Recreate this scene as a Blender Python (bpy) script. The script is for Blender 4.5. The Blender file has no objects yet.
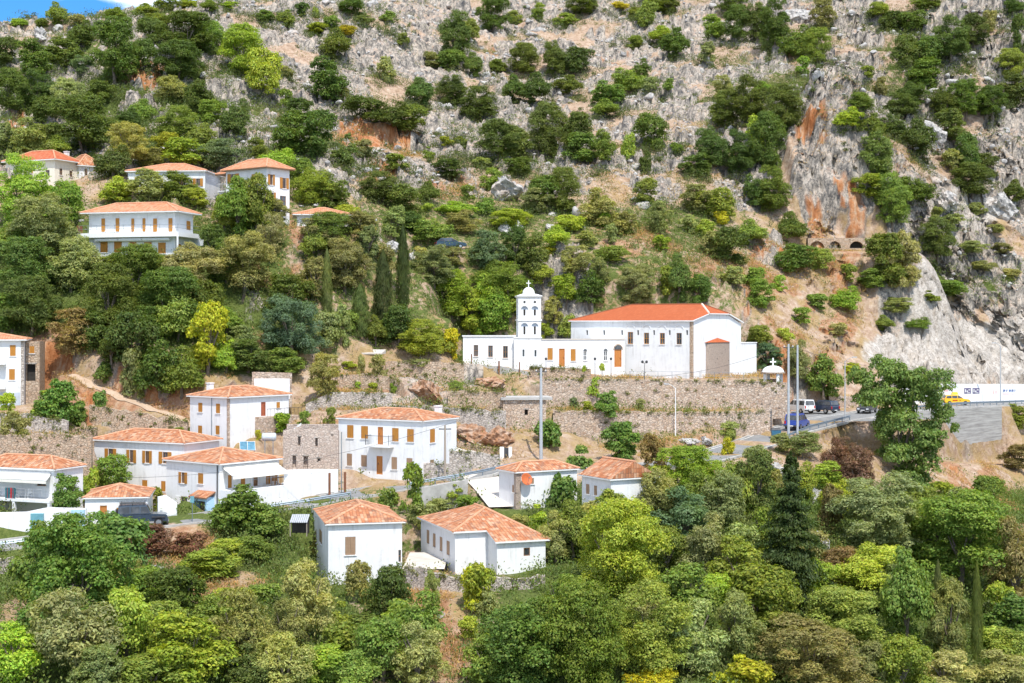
import bpy, math, random
import numpy as np
from mathutils import Vector, Matrix

# ---------------------------------------------------------------- basics
F, CX, HY = 1500.0, 512.0, 325.0            # the lens: focal length in photo pixels, principal column, eye-level row
def U(px): return (px - CX) / F
def S(py): return (HY - py) / F
def lerp(a, b, t): return a + (b - a) * t

sc = bpy.context.scene
COL = sc.collection
rnd = random.Random(7)
R = math.radians

def link(o, parent=None):
    COL.objects.link(o)
    if parent is not None: o.parent = parent
    return o

def tag(o, label=None, cat=None, group=None, kind=None):
    if label: o['label'] = label
    if cat: o['category'] = cat
    if group: o['group'] = group
    if kind: o['kind'] = kind
    return o

def empty(name, loc, rz=0.0):
    o = bpy.data.objects.new(name, None); COL.objects.link(o)
    o.location = loc; o.rotation_euler = (0, 0, rz); o.empty_display_size = 0.3
    return o

class MB:
    """collects polygons (with optional uv) for one mesh object"""
    def __init__(s): s.v = []; s.f = []; s.uv = []
    def poly(s, pts, uv=None):
        n = len(s.v); s.v += [tuple(p) for p in pts]; s.f.append(tuple(range(n, n + len(pts))))
        s.uv += list(uv) if uv else [(0, 0)] * len(pts)
    def box(s, x0, x1, y0, y1, z0, z1, top_in=0.0):
        a = [(x0, y0), (x1, y0), (x1, y1), (x0, y1)]
        t = top_in
        b = [(x0 + t, y0 + t), (x1 - t, y0 + t), (x1 - t, y1 - t), (x0 + t, y1 - t)]
        lo = [(p[0], p[1], z0) for p in a]; hi = [(p[0], p[1], z1) for p in b]
        s.prism(lo, hi)
    def prism(s, lo, hi):
        n = len(lo)
        s.poly(list(reversed(lo))); s.poly(hi)
        for i in range(n):
            j = (i + 1) % n
            s.poly([lo[i], lo[j], hi[j], hi[i]])
    def tube(s, pts, rad, n=7, cap=True):
        rings = []
        for i, p in enumerate(pts):
            p = Vector(p)
            d = (Vector(pts[min(i + 1, len(pts) - 1)]) - Vector(pts[max(i - 1, 0)])).normalized()
            a = d.cross(Vector((0, 0, 1)) if abs(d.z) < .9 else Vector((1, 0, 0))).normalized(); b = d.cross(a)
            r = rad[i] if hasattr(rad, '__len__') else rad
            rings.append([p + (a * math.cos(k * 2 * math.pi / n) + b * math.sin(k * 2 * math.pi / n)) * r for k in range(n)])
        for i in range(len(rings) - 1):
            for k in range(n):
                j = (k + 1) % n
                s.poly([rings[i][k], rings[i][j], rings[i + 1][j], rings[i + 1][k]])
        if cap: s.poly(list(reversed(rings[0]))); s.poly(rings[-1])
    def lathe(s, prof, n=16, c=(0, 0, 0)):
        rings = [[(c[0] + r * math.cos(2 * math.pi * k / n), c[1] + r * math.sin(2 * math.pi * k / n), c[2] + z) for k in range(n)] for r, z in prof]
        for i in range(len(rings) - 1):
            for k in range(n):
                j = (k + 1) % n
                s.poly([rings[i][k], rings[i][j], rings[i + 1][j], rings[i + 1][k]])
        s.poly(rings[-1]); s.poly(list(reversed(rings[0])))
    def xf(s, M):
        s.v = [tuple(M @ Vector(p)) for p in s.v]; return s
    def build(s, name, mat, parent=None, smooth=False, loc=None, merge=False):
        me = bpy.data.meshes.new(name)
        me.from_pydata(s.v, [], s.f)
        uv = me.uv_layers.new(name='UVMap')
        uv.data.foreach_set('uv', np.array(s.uv, dtype=np.float32).ravel())
        if merge or smooth:
            import bmesh
            bm = bmesh.new(); bm.from_mesh(me); bmesh.ops.remove_doubles(bm, verts=bm.verts, dist=1e-4)
            bmesh.ops.recalc_face_normals(bm, faces=bm.faces); bm.to_mesh(me); bm.free()
        if smooth: me.polygons.foreach_set('use_smooth', [True] * len(me.polygons))
        me.materials.append(mat); me.update()
        o = bpy.data.objects.new(name, me); link(o, parent)
        if loc is not None: o.location = loc
        return o

def np_mesh(name, V, Fq, mat, smooth=False):
    """V (n,3), Fq (m,k) numpy -> mesh"""
    me = bpy.data.meshes.new(name)
    m, k = Fq.shape
    me.vertices.add(len(V)); me.vertices.foreach_set('co', V.astype(np.float32).ravel())
    me.loops.add(m * k); me.loops.foreach_set('vertex_index', Fq.astype(np.int32).ravel())
    me.polygons.add(m); me.polygons.foreach_set('loop_start', np.arange(0, m * k, k, dtype=np.int32))
    me.polygons.foreach_set('loop_total', np.full(m, k, dtype=np.int32))
    if smooth: me.polygons.foreach_set('use_smooth', np.ones(m, dtype=bool))
    me.update(calc_edges=True); me.validate()
    if mat: me.materials.append(mat)
    return me

# ---------------------------------------------------------------- materials
def new_mat(name):
    m = bpy.data.materials.new(name); m.use_nodes = True
    nt = m.node_tree; nt.nodes.clear()
    out = nt.nodes.new('ShaderNodeOutputMaterial')
    b = nt.nodes.new('ShaderNodeBsdfPrincipled'); nt.links.new(b.outputs[0], out.inputs[0])
    return m, nt, b, out
def N(nt, t, **k):
    n = nt.nodes.new('ShaderNode' + t)
    for a, v in k.items():
        if a.startswith('i_'):
            key = a[2:]; n.inputs[int(key) if key.isdigit() else key.replace('_', ' ')].default_value = v
        else: setattr(n, a, v)
    return n
def ramp(nt, src, stops):
    r = N(nt, 'ValToRGB'); e = r.color_ramp.elements
    while len(e) < len(stops): e.new(0.5)
    for k, (p, c) in enumerate(stops):
        e[k].position = p; e[k].color = (c[0], c[1], c[2], 1)
    nt.links.new(src, r.inputs[0]); return r.outputs[0]
def mixc(nt, fac, a, b, mode='MIX'):
    m = N(nt, 'Mix', data_type='RGBA', blend_type=mode)
    for i, v in ((0, fac), (6, a), (7, b)):
        if hasattr(v, 'is_linked') or hasattr(v, 'node'): nt.links.new(v, m.inputs[i])
        else: m.inputs[i].default_value = v if i == 0 else (v[0], v[1], v[2], 1)
    return m.outputs[2]
def math_(nt, op, a, b=0.0, clamp=False):
    m = N(nt, 'Math', operation=op, use_clamp=clamp)
    for i, v in enumerate((a, b)):
        if hasattr(v, 'node'): nt.links.new(v, m.inputs[i])
        else: m.inputs[i].default_value = v
    return m.outputs[0]
def mapr(nt, v, a, b, c=0.0, d=1.0):
    m = N(nt, 'MapRange', interpolation_type='SMOOTHSTEP'); nt.links.new(v, m.inputs[0])
    for i, x in enumerate((a, b, c, d)): m.inputs[i + 1].default_value = x
    return m.outputs[0]
def pos(nt, scale=(1, 1, 1), src='Position'):
    g = N(nt, 'NewGeometry') if src == 'Position' else N(nt, 'TexCoord')
    mp = N(nt, 'Mapping'); mp.inputs['Scale'].default_value = scale
    nt.links.new(g.outputs[src], mp.inputs[0]); return mp.outputs[0]
def noise(nt, vec, scale, detail=6, rough=.6, dist=0.0):
    n = N(nt, 'TexNoise', i_Scale=scale, i_Detail=detail, i_Roughness=rough, i_Distortion=dist)
    nt.links.new(vec, n.inputs['Vector']); return n.outputs['Fac']
def bump(nt, b, h, strength, dist):
    n = N(nt, 'Bump', i_Strength=strength, i_Distance=dist); nt.links.new(h, n.inputs['Height'])
    nt.links.new(n.outputs[0], b.inputs['Normal']); return n

MATS = {}
def simple(name, c1, c2=None, scale=3.0, rough=.7, metal=0.0, bmp=0.0, spec=.3, stretch=(1, 1, 1), lo=.35, hi=.65):
    if name in MATS: return MATS[name]
    m, nt, b, out = new_mat(name)
    b.inputs['Roughness'].default_value = rough; b.inputs['Metallic'].default_value = metal
    b.inputs['Specular IOR Level'].default_value = spec
    n = noise(nt, pos(nt, stretch), scale)
    c = ramp(nt, n, [(lo, c1), (hi, c2 or tuple(x * .85 for x in c1))])
    nt.links.new(c, b.inputs['Base Color'])
    if bmp: bump(nt, b, n, .6, bmp)
    MATS[name] = m; return m

def plaster(name, c, stain):
    """lime-washed wall: faint broad patches, thin rain streaks, fine grain"""
    m, nt, b, out = new_mat(name); b.inputs['Roughness'].default_value = .85; b.inputs['Specular IOR Level'].default_value = .15
    a = noise(nt, pos(nt), .7, 8, .65); st = noise(nt, pos(nt, (2.2, 2.2, .16)), 1.6, 5, .7)
    k = math_(nt, 'ADD', math_(nt, 'MULTIPLY', mapr(nt, a, .40, .7), mapr(nt, st, .40, .7)), mapr(nt, noise(nt, pos(nt), .28, 6, .7), .5, .75, 0, .35), True)
    col = mixc(nt, math_(nt, 'MULTIPLY', k, .8), c, stain)
    nt.links.new(col, b.inputs['Base Color'])
    bump(nt, b, noise(nt, pos(nt), 3, 4), .15, .01)
    MATS[name] = m; return m

def stone(name, cols, mortar, scale=2.9, bmp=.09, flat=1.5):
    m, nt, b, out = new_mat(name); b.inputs['Roughness'].default_value = .9; b.inputs['Specular IOR Level'].default_value = .15
    p0 = pos(nt, (1, 1, flat))
    wob = N(nt, 'TexNoise', i_Scale=1.6, i_Detail=3); nt.links.new(p0, wob.inputs['Vector'])
    ad = N(nt, 'VectorMath', operation='MULTIPLY_ADD'); nt.links.new(wob.outputs['Color'], ad.inputs[0]); ad.inputs[1].default_value = (.35, .35, .35); nt.links.new(p0, ad.inputs[2])
    v = N(nt, 'TexVoronoi', i_Scale=scale); nt.links.new(ad.outputs[0], v.inputs['Vector'])
    e = N(nt, 'TexVoronoi', feature='DISTANCE_TO_EDGE', i_Scale=scale); nt.links.new(ad.outputs[0], e.inputs['Vector'])
    sep = N(nt, 'SeparateColor'); nt.links.new(v.outputs['Color'], sep.inputs[0])
    c = ramp(nt, sep.outputs[0], [(i / (len(cols) - 1), k) for i, k in enumerate(cols)])
    big = noise(nt, pos(nt), .35, 6, .7)
    c = mixc(nt, mapr(nt, big, .4, .7, 0, .45), c, mortar)
    edge = mapr(nt, e.outputs['Distance'], .01, .10)
    c = mixc(nt, edge, tuple(x * .72 for x in mortar), c)
    fine = noise(nt, pos(nt), 7, 5)
    hole = N(nt, 'TexVoronoi', i_Scale=.75); nt.links.new(ad.outputs[0], hole.inputs['Vector']); c = mixc(nt, mapr(nt, hole.outputs['Distance'], .08, .15, .8, 0), c, tuple(x * .22 for x in mortar))
    c = mixc(nt, .35, c, ramp(nt, fine, [(.3, (.45, .43, .42)), (.7, (1, 1, 1))]), 'MULTIPLY')
    nt.links.new(c, b.inputs['Base Color'])
    bump(nt, b, math_(nt, 'ADD', edge, fine), .8, bmp)
    MATS[name] = m; return m

def tiles(name, cols, tile=(.28, .42), bmp=.06, patch=.75, old=(.22, .145, .10)):
    """pantile roof over the UV (u along the eave, v up the slope, metres)"""
    m, nt, b, out = new_mat(name); b.inputs['Roughness'].default_value = .8; b.inputs['Specular IOR Level'].default_value = .2
    uv = N(nt, 'UVMap'); sp = N(nt, 'SeparateXYZ'); nt.links.new(uv.outputs[0], sp.inputs[0])
    cu = math_(nt, 'DIVIDE', sp.outputs[0], tile[0]); cv = math_(nt, 'DIVIDE', sp.outputs[1], tile[1])
    fu = math_(nt, 'FRACT', cu); fv = math_(nt, 'FRACT', cv)
    cmb = N(nt, 'CombineXYZ'); nt.links.new(math_(nt, 'FLOOR', cu), cmb.inputs[0]); nt.links.new(math_(nt, 'FLOOR', cv), cmb.inputs[1])
    oi = N(nt, 'ObjectInfo'); nt.links.new(oi.outputs['Random'], cmb.inputs[2])
    wn = N(nt, 'TexWhiteNoise', noise_dimensions='3D'); nt.links.new(cmb.outputs[0], wn.inputs['Vector'])
    c = ramp(nt, wn.outputs['Value'], [(i / (len(cols) - 1), k) for i, k in enumerate(cols)])
    big = noise(nt, pos(nt), .6, 7, .7)
    c = mixc(nt, mapr(nt, big, .5, .72, 0, patch), c, old)
    lig = noise(nt, pos(nt), 1.4, 5, .7)
    c = mixc(nt, mapr(nt, lig, .55, .75, 0, patch), c, (.78, .52, .36))
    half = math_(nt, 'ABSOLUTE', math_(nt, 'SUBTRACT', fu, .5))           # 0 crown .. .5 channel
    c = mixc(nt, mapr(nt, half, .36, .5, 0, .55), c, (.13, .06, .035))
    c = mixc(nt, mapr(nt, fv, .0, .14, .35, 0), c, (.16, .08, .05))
    nt.links.new(c, b.inputs['Base Color'])
    h = math_(nt, 'ADD', math_(nt, 'MULTIPLY', math_(nt, 'COSINE', math_(nt, 'MULTIPLY', math_(nt, 'SUBTRACT', fu, .5), 6.283)), .5), math_(nt, 'MULTIPLY', fv, -.4))
    bump(nt, b, h, .9, bmp)
    MATS[name] = m; return m

def wood(name, c1, c2, slat=True):
    m, nt, b, out = new_mat(name); b.inputs['Roughness'].default_value = .6
    n = noise(nt, pos(nt, (5, 5, .7)), 2.0, 5)
    c = ramp(nt, n, [(.3, c1), (.7, c2)])
    if slat:
        g = N(nt, 'NewGeometry'); sp = N(nt, 'SeparateXYZ'); nt.links.new(g.outputs['Position'], sp.inputs[0])
        fr = math_(nt, 'FRACT', math_(nt, 'MULTIPLY', sp.outputs[2], 9.0))
        c = mixc(nt, mapr(nt, fr, .6, .95, 0, .45), c, tuple(x * .35 for x in c1))
        bump(nt, b, fr, .5, .03)
    nt.links.new(c, b.inputs['Base Color']); MATS[name] = m; return m

plaster('white_plaster', (.76, .765, .765), (.50, .49, .47))
plaster('cream_plaster', (.78, .72, .60), (.55, .48, .38))
plaster('blue_plaster', (.42, .62, .80), (.42, .5, .56))
plaster('grey_plaster', (.48, .54, .62), (.36, .38, .40))
stone('pink_stone', [(.44, .30, .21), (.62, .47, .36), (.73, .61, .50), (.52, .39, .30), (.66, .50, .36)], (.60, .49, .40))
stone('grey_stone', [(.46, .40, .35), (.58, .52, .46), (.65, .59, .53), (.44, .38, .33)], (.54, .48, .42))
stone('tan_stone', [(.50, .35, .24), (.58, .42, .30), (.62, .50, .38), (.48, .36, .27)], (.55, .42, .30))
stone('ruin_stone', [(.55, .43, .36), (.62, .51, .43), (.66, .57, .50), (.50, .40, .34)], (.60, .50, .43), 3.4, .06)
stone('block_stone', [(.42, .33, .27), (.50, .40, .33), (.46, .37, .31)], (.50, .43, .37), 4.0, .04, 2.0)
simple('concrete', (.46, .45, .43), (.34, .33, .31), 1.2, .9, bmp=.03)
simple('pale_concrete', (.62, .57, .51), (.50, .45, .40), .9, .9, bmp=.02)
simple('beam_concrete', (.42, .41, .39), (.24, .23, .22), 1.1, .9, bmp=.05, stretch=(.25, .25, 4))
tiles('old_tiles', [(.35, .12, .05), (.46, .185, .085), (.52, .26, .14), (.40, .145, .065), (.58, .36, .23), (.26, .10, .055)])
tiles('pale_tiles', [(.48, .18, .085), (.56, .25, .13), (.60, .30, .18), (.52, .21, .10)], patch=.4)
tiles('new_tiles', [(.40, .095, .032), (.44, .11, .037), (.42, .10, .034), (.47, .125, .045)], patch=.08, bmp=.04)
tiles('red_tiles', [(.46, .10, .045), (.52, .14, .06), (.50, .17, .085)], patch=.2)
simple('ridge_tile', (.62, .34, .21), (.50, .24, .13), 3, .85)
simple('ridge_mortar', (.70, .58, .48), (.60, .48, .40), 3, .85)
wood('orange_wood', (.44, .175, .02), (.54, .245, .04))
wood('brown_wood', (.24, .12, .055), (.33, .18, .09))
wood('weathered_wood', (.32, .20, .12), (.42, .28, .18))
wood('orange_door', (.42, .15, .03), (.52, .21, .05), False)
wood('red_door', (.30, .075, .03), (.38, .11, .05), False)
wood('bare_pole', (.30, .25, .2), (.38, .32, .26), False)
simple('teal_paint', (.16, .36, .42), (.12, .29, .35), 4, .5)
simple('sky_paint', (.42, .62, .74), (.36, .55, .68), 4, .5)
simple('white_paint', (.80, .80, .79), (.74, .74, .73), 2, .5)
simple('cream_cloth', (.80, .77, .69), (.74, .70, .61), 2, .9)
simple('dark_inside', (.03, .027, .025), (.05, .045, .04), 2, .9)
simple('galvanised', (.25, .30, .34), (.19, .23, .27), 5, .45, .5)
simple('lamp_metal', (.50, .52, .54), (.44, .46, .48), 5, .5, .3)
simple('dark_metal', (.06, .065, .07), (.09, .09, .095), 5, .5, .4)
simple('rust_metal', (.24, .10, .05), (.16, .07, .04), 5, .8)
simple('bark', (.13, .10, .075), (.22, .18, .14), 6, .95, bmp=.06, stretch=(1, 1, .3))
simple('asphalt', (.24, .24, .235), (.18, .18, .178), 1.1, .92, bmp=.01)
simple('dirt_track', (.52, .40, .30), (.44, .31, .21), 1.0, .95, bmp=.03)
simple('line_paint', (.78, .78, .75), (.6, .6, .57), 3, .7)
simple('tyre_rubber', (.02, .02, .02), (.03, .03, .03), 5, .9)
simple('rim_metal', (.5, .52, .54), (.42, .44, .46), 5, .35, .8)
simple('tail_red', (.5, .02, .015), (.4, .015, .01), 4, .3)
simple('lamp_glass', (.75, .78, .8), (.65, .68, .7), 4, .15)
simple('tank_steel', (.62, .66, .70), (.52, .57, .62), 2, .35, .3)
simple('tank_blue', (.25, .42, .60), (.2, .36, .53), 2, .5)
simple('dish_orange', (.56, .15, .05), (.48, .12, .04), 3, .6)
simple('rug_teal', (.03, .15, .18), (.02, .11, .13), 6, .95)
simple('rug_red', (.45, .05, .06), (.36, .04, .05), 6, .95)
simple('plate_white', (.75, .75, .74), (.7, .7, .69), 3, .5)
simple('poster_dark', (.10, .085, .16), (.17, .15, .24), 3, .6)
simple('paint_blue', (.03, .09, .28), (.04, .12, .33), 3, .7)
simple('paint_pink', (.75, .42, .38), (.78, .55, .52), 3, .8)
simple('bin_blue', (.05, .16, .25), (.04, .13, .21), 3, .5)
def glass_mat():
    m, nt, b, out = new_mat('window_glass')
    b.inputs['Roughness'].default_value = .08; b.inputs['Specular IOR Level'].default_value = .6
    c = ramp(nt, noise(nt, pos(nt), .8, 3), [(.4, (.03, .035, .04)), (.6, (.09, .10, .11))]); nt.links.new(c, b.inputs['Base Color'])
    MATS['window_glass'] = m
glass_mat()
def solar_mat():
    m, nt, b, out = new_mat('solar_panel'); b.inputs['Roughness'].default_value = .15
    c = ramp(nt, noise(nt, pos(nt), 1.5, 3), [(.4, (.05, .16, .24)), (.6, (.08, .24, .34))]); nt.links.new(c, b.inputs['Base Color'])
    MATS['solar_panel'] = m
solar_mat()
def car_paint(name, c, metal=.0):
    m, nt, b, out = new_mat(name); b.inputs['Base Color'].default_value = (*c, 1); b.inputs['Roughness'].default_value = .35
    b.inputs['Coat Weight'].default_value = .6; b.inputs['Coat Roughness'].default_value = .08; b.inputs['Metallic'].default_value = metal
    n = noise(nt, pos(nt), 2.5, 4); cc = ramp(nt, n, [(.3, c), (.75, tuple(min(1, x * 1.15 + .01) for x in c))]); nt.links.new(cc, b.inputs['Base Color'])
    MATS[name] = m; return m
car_paint('navy_paint', (.020, .035, .070)); car_paint('black_paint', (.012, .014, .018)); car_paint('white_car', (.72, .73, .74))
car_paint('blue_van', (.012, .055, .33)); car_paint('slate_paint', (.032, .052, .080)); car_paint('taxi_yellow', (.80, .47, .012)); car_paint('dusk_blue', (.02, .05, .085))

def leaf_mat():
    """leaves take their tint from the object colour; every leaf varies a little"""
    m, nt, b, out = new_mat('leaf')
    oi = N(nt, 'ObjectInfo'); g = N(nt, 'NewGeometry')
    hs = N(nt, 'HueSaturation')
    nt.links.new(oi.outputs['Color'], hs.inputs['Color'])
    nt.links.new(math_(nt, 'ADD', .475, math_(nt, 'MULTIPLY', g.outputs['Random Per Island'], .05)), hs.inputs['Hue'])
    w = N(nt, 'TexWhiteNoise', noise_dimensions='1D'); nt.links.new(g.outputs['Random Per Island'], w.inputs['W'])
    nt.links.new(math_(nt, 'ADD', .62, math_(nt, 'MULTIPLY', w.outputs['Value'], .8)), hs.inputs['Value'])
    clump = noise(nt, pos(nt), .45, 3)
    c = mixc(nt, mapr(nt, clump, .4, .7, 0, .45), hs.outputs['Color'], mixc(nt, 1.0, hs.outputs['Color'], (1.5, 1.35, .8), 'MULTIPLY'))
    nt.links.new(c, b.inputs['Base Color']); b.inputs['Roughness'].default_value = .55; b.inputs['Specular IOR Level'].default_value = .25
    tr = N(nt, 'BsdfTranslucent'); nt.links.new(mixc(nt, 1.0, c, (1.25, 1.3, .55), 'MULTIPLY'), tr.inputs['Color'])
    ms = N(nt, 'MixShader', i_0=.38); nt.links.new(b.outputs[0], ms.inputs[1]); nt.links.new(tr.outputs[0], ms.inputs[2]); nt.links.new(ms.outputs[0], out.inputs[0])
    MATS['leaf'] = m
leaf_mat()

def limestone(name, a, b_, c_, stain):
    m, nt, b, out = new_mat(name); b.inputs['Roughness'].default_value = .92; b.inputs['Specular IOR Level'].default_value = .12
    n = noise(nt, pos(nt), 1.3, 9, .68); big = noise(nt, pos(nt), .22, 5, .6)
    c = ramp(nt, n, [(.33, a), (.46, b_), (.62, c_)])
    c = mixc(nt, mapr(nt, big, .52, .7, 0, .6), c, stain)
    nt.links.new(c, b.inputs['Base Color']); bump(nt, b, n, .9, .25); MATS[name] = m; return m
limestone('limestone', (.11, .11, .112), (.36, .345, .33), (.55, .53, .50), (.44, .33, .25))
limestone('orange_rock', (.16, .08, .045), (.36, .20, .115), (.46, .34, .26), (.38, .17, .08))
# ---------------------------------------------------------------- land: control points (photo column, row, distance)
LAND = {
 -260: [(683,95),(600,112),(545,129),(500,140),(440,155),(400,163),(330,177),(255,190),(195,206),(150,224),(90,262),(36,298)],
 0: [(683,97),(600,113),(554,130.5),(515,140),(440,155),(405,164),(330,177),(255,190),(195,208),(160,222),(90,262),(27,300)],
 110: [(14,306)],
 200: [(5,318)],
 150: [(683,100),(600,117),(546,130.5),(520,137),(490,143),(440,155),(410,162),(330,175),(255,190),(195,206),(150,224),(80,268)],
 300: [(683,103),(600,119),(545,132),(500,143),(440,157),(400,168),(330,180),(255,195),(200,210),(150,232),(80,280),(0,345),(-60,395)],
 450: [(683,105),(590,122),(530,136),(480,148),(440,159),(400,170),(365,185),(300,200),(240,220),(180,250),(100,300),(0,370),(-80,430)],
 650: [(683,105),(600,121),(500,142),(455,161),(440,170),(378,186),(365,196),(300,208),(240,225),(180,250),(100,300),(0,370),(-80,430)],
 850: [(683,110),(600,127),(520,148),(460,168),(420,188),(398,207),(330,225),(262,242),(245,250),(150,260),(100,292),(0,352),(-80,410)],
 800: [(240,246),(160,262)],
 930: [(470,195),(492,180),(515,163)],
 980: [(472,205),(494,187),(518,166)],
 525: [(446,163.5),(462,157)],
 1000: [(683,114),(600,134),(520,162),(468,214),(403,232),(385,243),(300,254),(200,272),(100,300),(0,335),(-80,380)],
 1250: [(683,118),(600,140),(520,172),(462,232),(403,250),(380,258),(300,266),(200,285),(100,310),(0,345),(-80,390)],
}
ctrl = []
for px, lst in LAND.items():
    for py, D in lst: ctrl.append((U(px) * D, D, S(py) * D))
for X in (-90, -45, 0, 45, 90):
    ctrl += [(X, 70, -34), (X, 40, -44), (X, 10, -52)]
ctrl += [(-150, 340, 58), (-100, 345, 60), (-62, 365, 62), (-150, 420, 40), (-80, 440, 50), (-40, 440, 92), (0, 480, 118), (80, 460, 116), (180, 440, 110)]
ctrl = np.array(ctrl)
cs = 100.0
def tps_k(r2): return np.where(r2 > 1e-12, .5 * r2 * np.log(np.maximum(r2, 1e-12)), 0.0)
_c = ctrl[:, :2] / cs
_d2 = ((_c[:, None, :] - _c[None, :, :]) ** 2).sum(-1)
n_ = len(_c); A = np.zeros((n_ + 3, n_ + 3)); A[:n_, :n_] = tps_k(_d2) + 2e-4 * np.eye(n_); A[:n_, n_] = 1; A[:n_, n_ + 1:] = _c; A[n_, :n_] = 1; A[n_ + 1:, :n_] = _c.T
W_ = np.linalg.solve(A, np.concatenate([ctrl[:, 2], np.zeros(3)]))
def tps(X, Y):
    x = (np.asarray(X) / cs).ravel(); y = (np.asarray(Y) / cs).ravel(); o = np.empty_like(x)
    for i in range(0, len(x), 20000):
        a = x[i:i + 20000, None]; b = y[i:i + 20000, None]
        o[i:i + 20000] = tps_k((a - _c[:, 0]) ** 2 + (b - _c[:, 1]) ** 2) @ W_[:n_] + W_[n_] + a[:, 0] * W_[n_ + 1] + b[:, 0] * W_[n_ + 2]
    return o.reshape(np.shape(X))

def h2(ix, iy, s):
    h = (ix.astype(np.int64) * 374761393 + iy.astype(np.int64) * 668265263 + s * 974634777) & 0xffffffff
    h = ((h ^ (h >> 13)) * 1274126177) & 0xffffffff
    return ((h ^ (h >> 16)) & 0xffff) / 65535.0
def vnoise(x, y, s=0):
    ix = np.floor(x); iy = np.floor(y); fx = x - ix; fy = y - iy
    fx = fx * fx * (3 - 2 * fx); fy = fy * fy * (3 - 2 * fy)
    a = h2(ix, iy, s); b = h2(ix + 1, iy, s); c = h2(ix, iy + 1, s); d = h2(ix + 1, iy + 1, s)
    return (a + (b - a) * fx) * (1 - fy) + (c + (d - c) * fx) * fy
def fbm(x, y, o=4, s=0):
    r = 0; a = .5; t = 0
    for i in range(o): r = r + a * vnoise(x, y, s + i * 17); t += a; x = x * 2.03 + 5.1; y = y * 2.03 + 1.7; a *= .5
    return r / t
def cells(x, y, s=0):
    ix = np.floor(x); iy = np.floor(y); best = np.full(x.shape, 9.0); val = np.zeros(x.shape); sec = np.full(x.shape, 9.0)
    for dx in (-1, 0, 1):
        for dy in (-1, 0, 1):
            cx = ix + dx; cy = iy + dy
            d = (cx + h2(cx, cy, s) - x) ** 2 + (cy + h2(cx, cy, s + 5) - y) ** 2
            v = h2(cx, cy, s + 9); m = d < best
            sec = np.where(m, best, np.minimum(sec, d)); val = np.where(m, v, val); best = np.where(m, d, best)
    return val, np.sqrt(best), np.sqrt(sec)
def sstep(a, b, x):
    t = np.clip((x - a) / (b - a), 0, 1); return t * t * (3 - 2 * t)

# grid: columns of constant X/Y, rows of constant Y
us = np.concatenate([np.linspace(-.75, -.40, 40, endpoint=False), np.arange(-.40, .40, .0013), np.linspace(.40, .75, 40)])
ys = np.concatenate([np.arange(8, 84, 3.0), np.arange(84, 124, .55), np.arange(124, 212, .30), np.arange(212, 249, .42), np.arange(249, 256, .14), np.arange(256, 330, .42), np.arange(330, 400, .8), np.arange(400, 486, 3.0)])
UU, YY = np.meshgrid(us, ys); XX = UU * YY
ZB = tps(XX, YY)
PX = CX + F * UU; PY = HY - F * ZB / YY

def blob(x, y, rx, ry, s=1.0):
    return s * (1 - sstep(.55, 1.25, np.sqrt(((PX - x) / rx) ** 2 + ((PY - y) / ry) ** 2)))
nz = fbm(XX / 14, YY / 14, 4, 3)
up = 1 - sstep(165, 225, PY - 30 * (nz - .5))
mR = .62 * up + .25 * (fbm(XX / 9, YY / 7, 4, 21) - .5)
mR = np.maximum(mR, .85 * sstep(868, 905, PX) * (1 - sstep(385, 400, PY)))
for b in [(160,30,120,26,.8),(300,60,90,60,.9),(420,40,120,50,.95),(440,140,130,40,.75),(600,60,110,60,.6),(640,125,90,40,.55),(780,60,60,50,.5),(850,70,60,60,.9),(840,190,60,55,.9),(700,100,60,40,.7),
          (375,260,26,30,.7),(150,130,40,40,.5),(430,385,60,14,.6),(560,270,40,30,.4),(760,250,40,20,.55),(480,440,50,16,.6),(700,445,40,10,.3),(510,520,20,20,.5)]:
    mR = np.maximum(mR, blob(*b))
mG = np.zeros_like(mR)
for b in [(358,132,34,18,.95),(398,140,30,18,.9),(380,172,24,14,.7),(120,74,60,12,.6),(150,74,30,12,.8),(15,128,12,20,.8),(612,52,26,14,.65),(490,55,14,26,.6),(800,35,28,50,.55),(832,228,42,20,.8),(812,170,22,34,.7),(900,165,20,20,.5),
          (790,285,90,55,.75),(720,270,60,40,.55),(650,240,70,24,.6),(830,320,40,40,.75),(800,350,50,30,.75),(290,250,20,50,.7),(260,300,20,60,.6),(100,380,100,40,.7),(60,350,60,30,.7),(200,390,80,20,.6),(450,190,30,20,.6),
          (690,438,90,22,.5),(420,600,40,60,.6),(450,650,30,40,.6),(20,640,40,50,.55),(970,480,50,40,.7),(1000,520,40,40,.6),(640,380,140,60,.45),(340,400,120,40,.55),(480,435,40,20,.75),(165,545,62,26,.62),(220,588,64,20,.68),(560,120,16,20,.35),(700,150,200,60,.3)]:
    mG = np.maximum(mG, blob(*b))
mB = .52 * sstep(180, 215, PY) * (1 - sstep(330, 372, PY)) * (1 - .75 * sstep(700, 800, PX)) + .14 * up
mB = np.maximum(mB, .85 * sstep(455, 500, PY + 60 * (nz - .5)) * (1 - .45 * sstep(280, 420, PX) * (1 - sstep(470, 560, PX))))
mB = np.maximum(mB, .8 * (1 - sstep(255, 330, PX)) * sstep(205, 235, PY) * (1 - sstep(365, 385, PY)))
for b in [(60,110,110,60,.75),(170,110,110,70,.7),(120,50,90,40,.6),(300,140,60,36,.6),(520,150,80,40,.45),(640,20,60,30,.35),(460,100,40,40,.4),(760,110,70,70,.5),(930,60,70,70,.45),(940,230,50,60,.4),(970,278,80,24,.7),(900,300,30,20,.5)]: mB = np.maximum(mB, blob(*b))
for b in [(690,438,80,18,1),(100,370,110,45,.8),(430,640,40,60,.7),(20,630,40,40,.7),(970,480,40,34,.9),(165,545,62,26,1.1),(215,588,64,20,.95),(290,500,30,14,.5)]: mB = mB * (1 - .85 * blob(*b))
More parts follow.
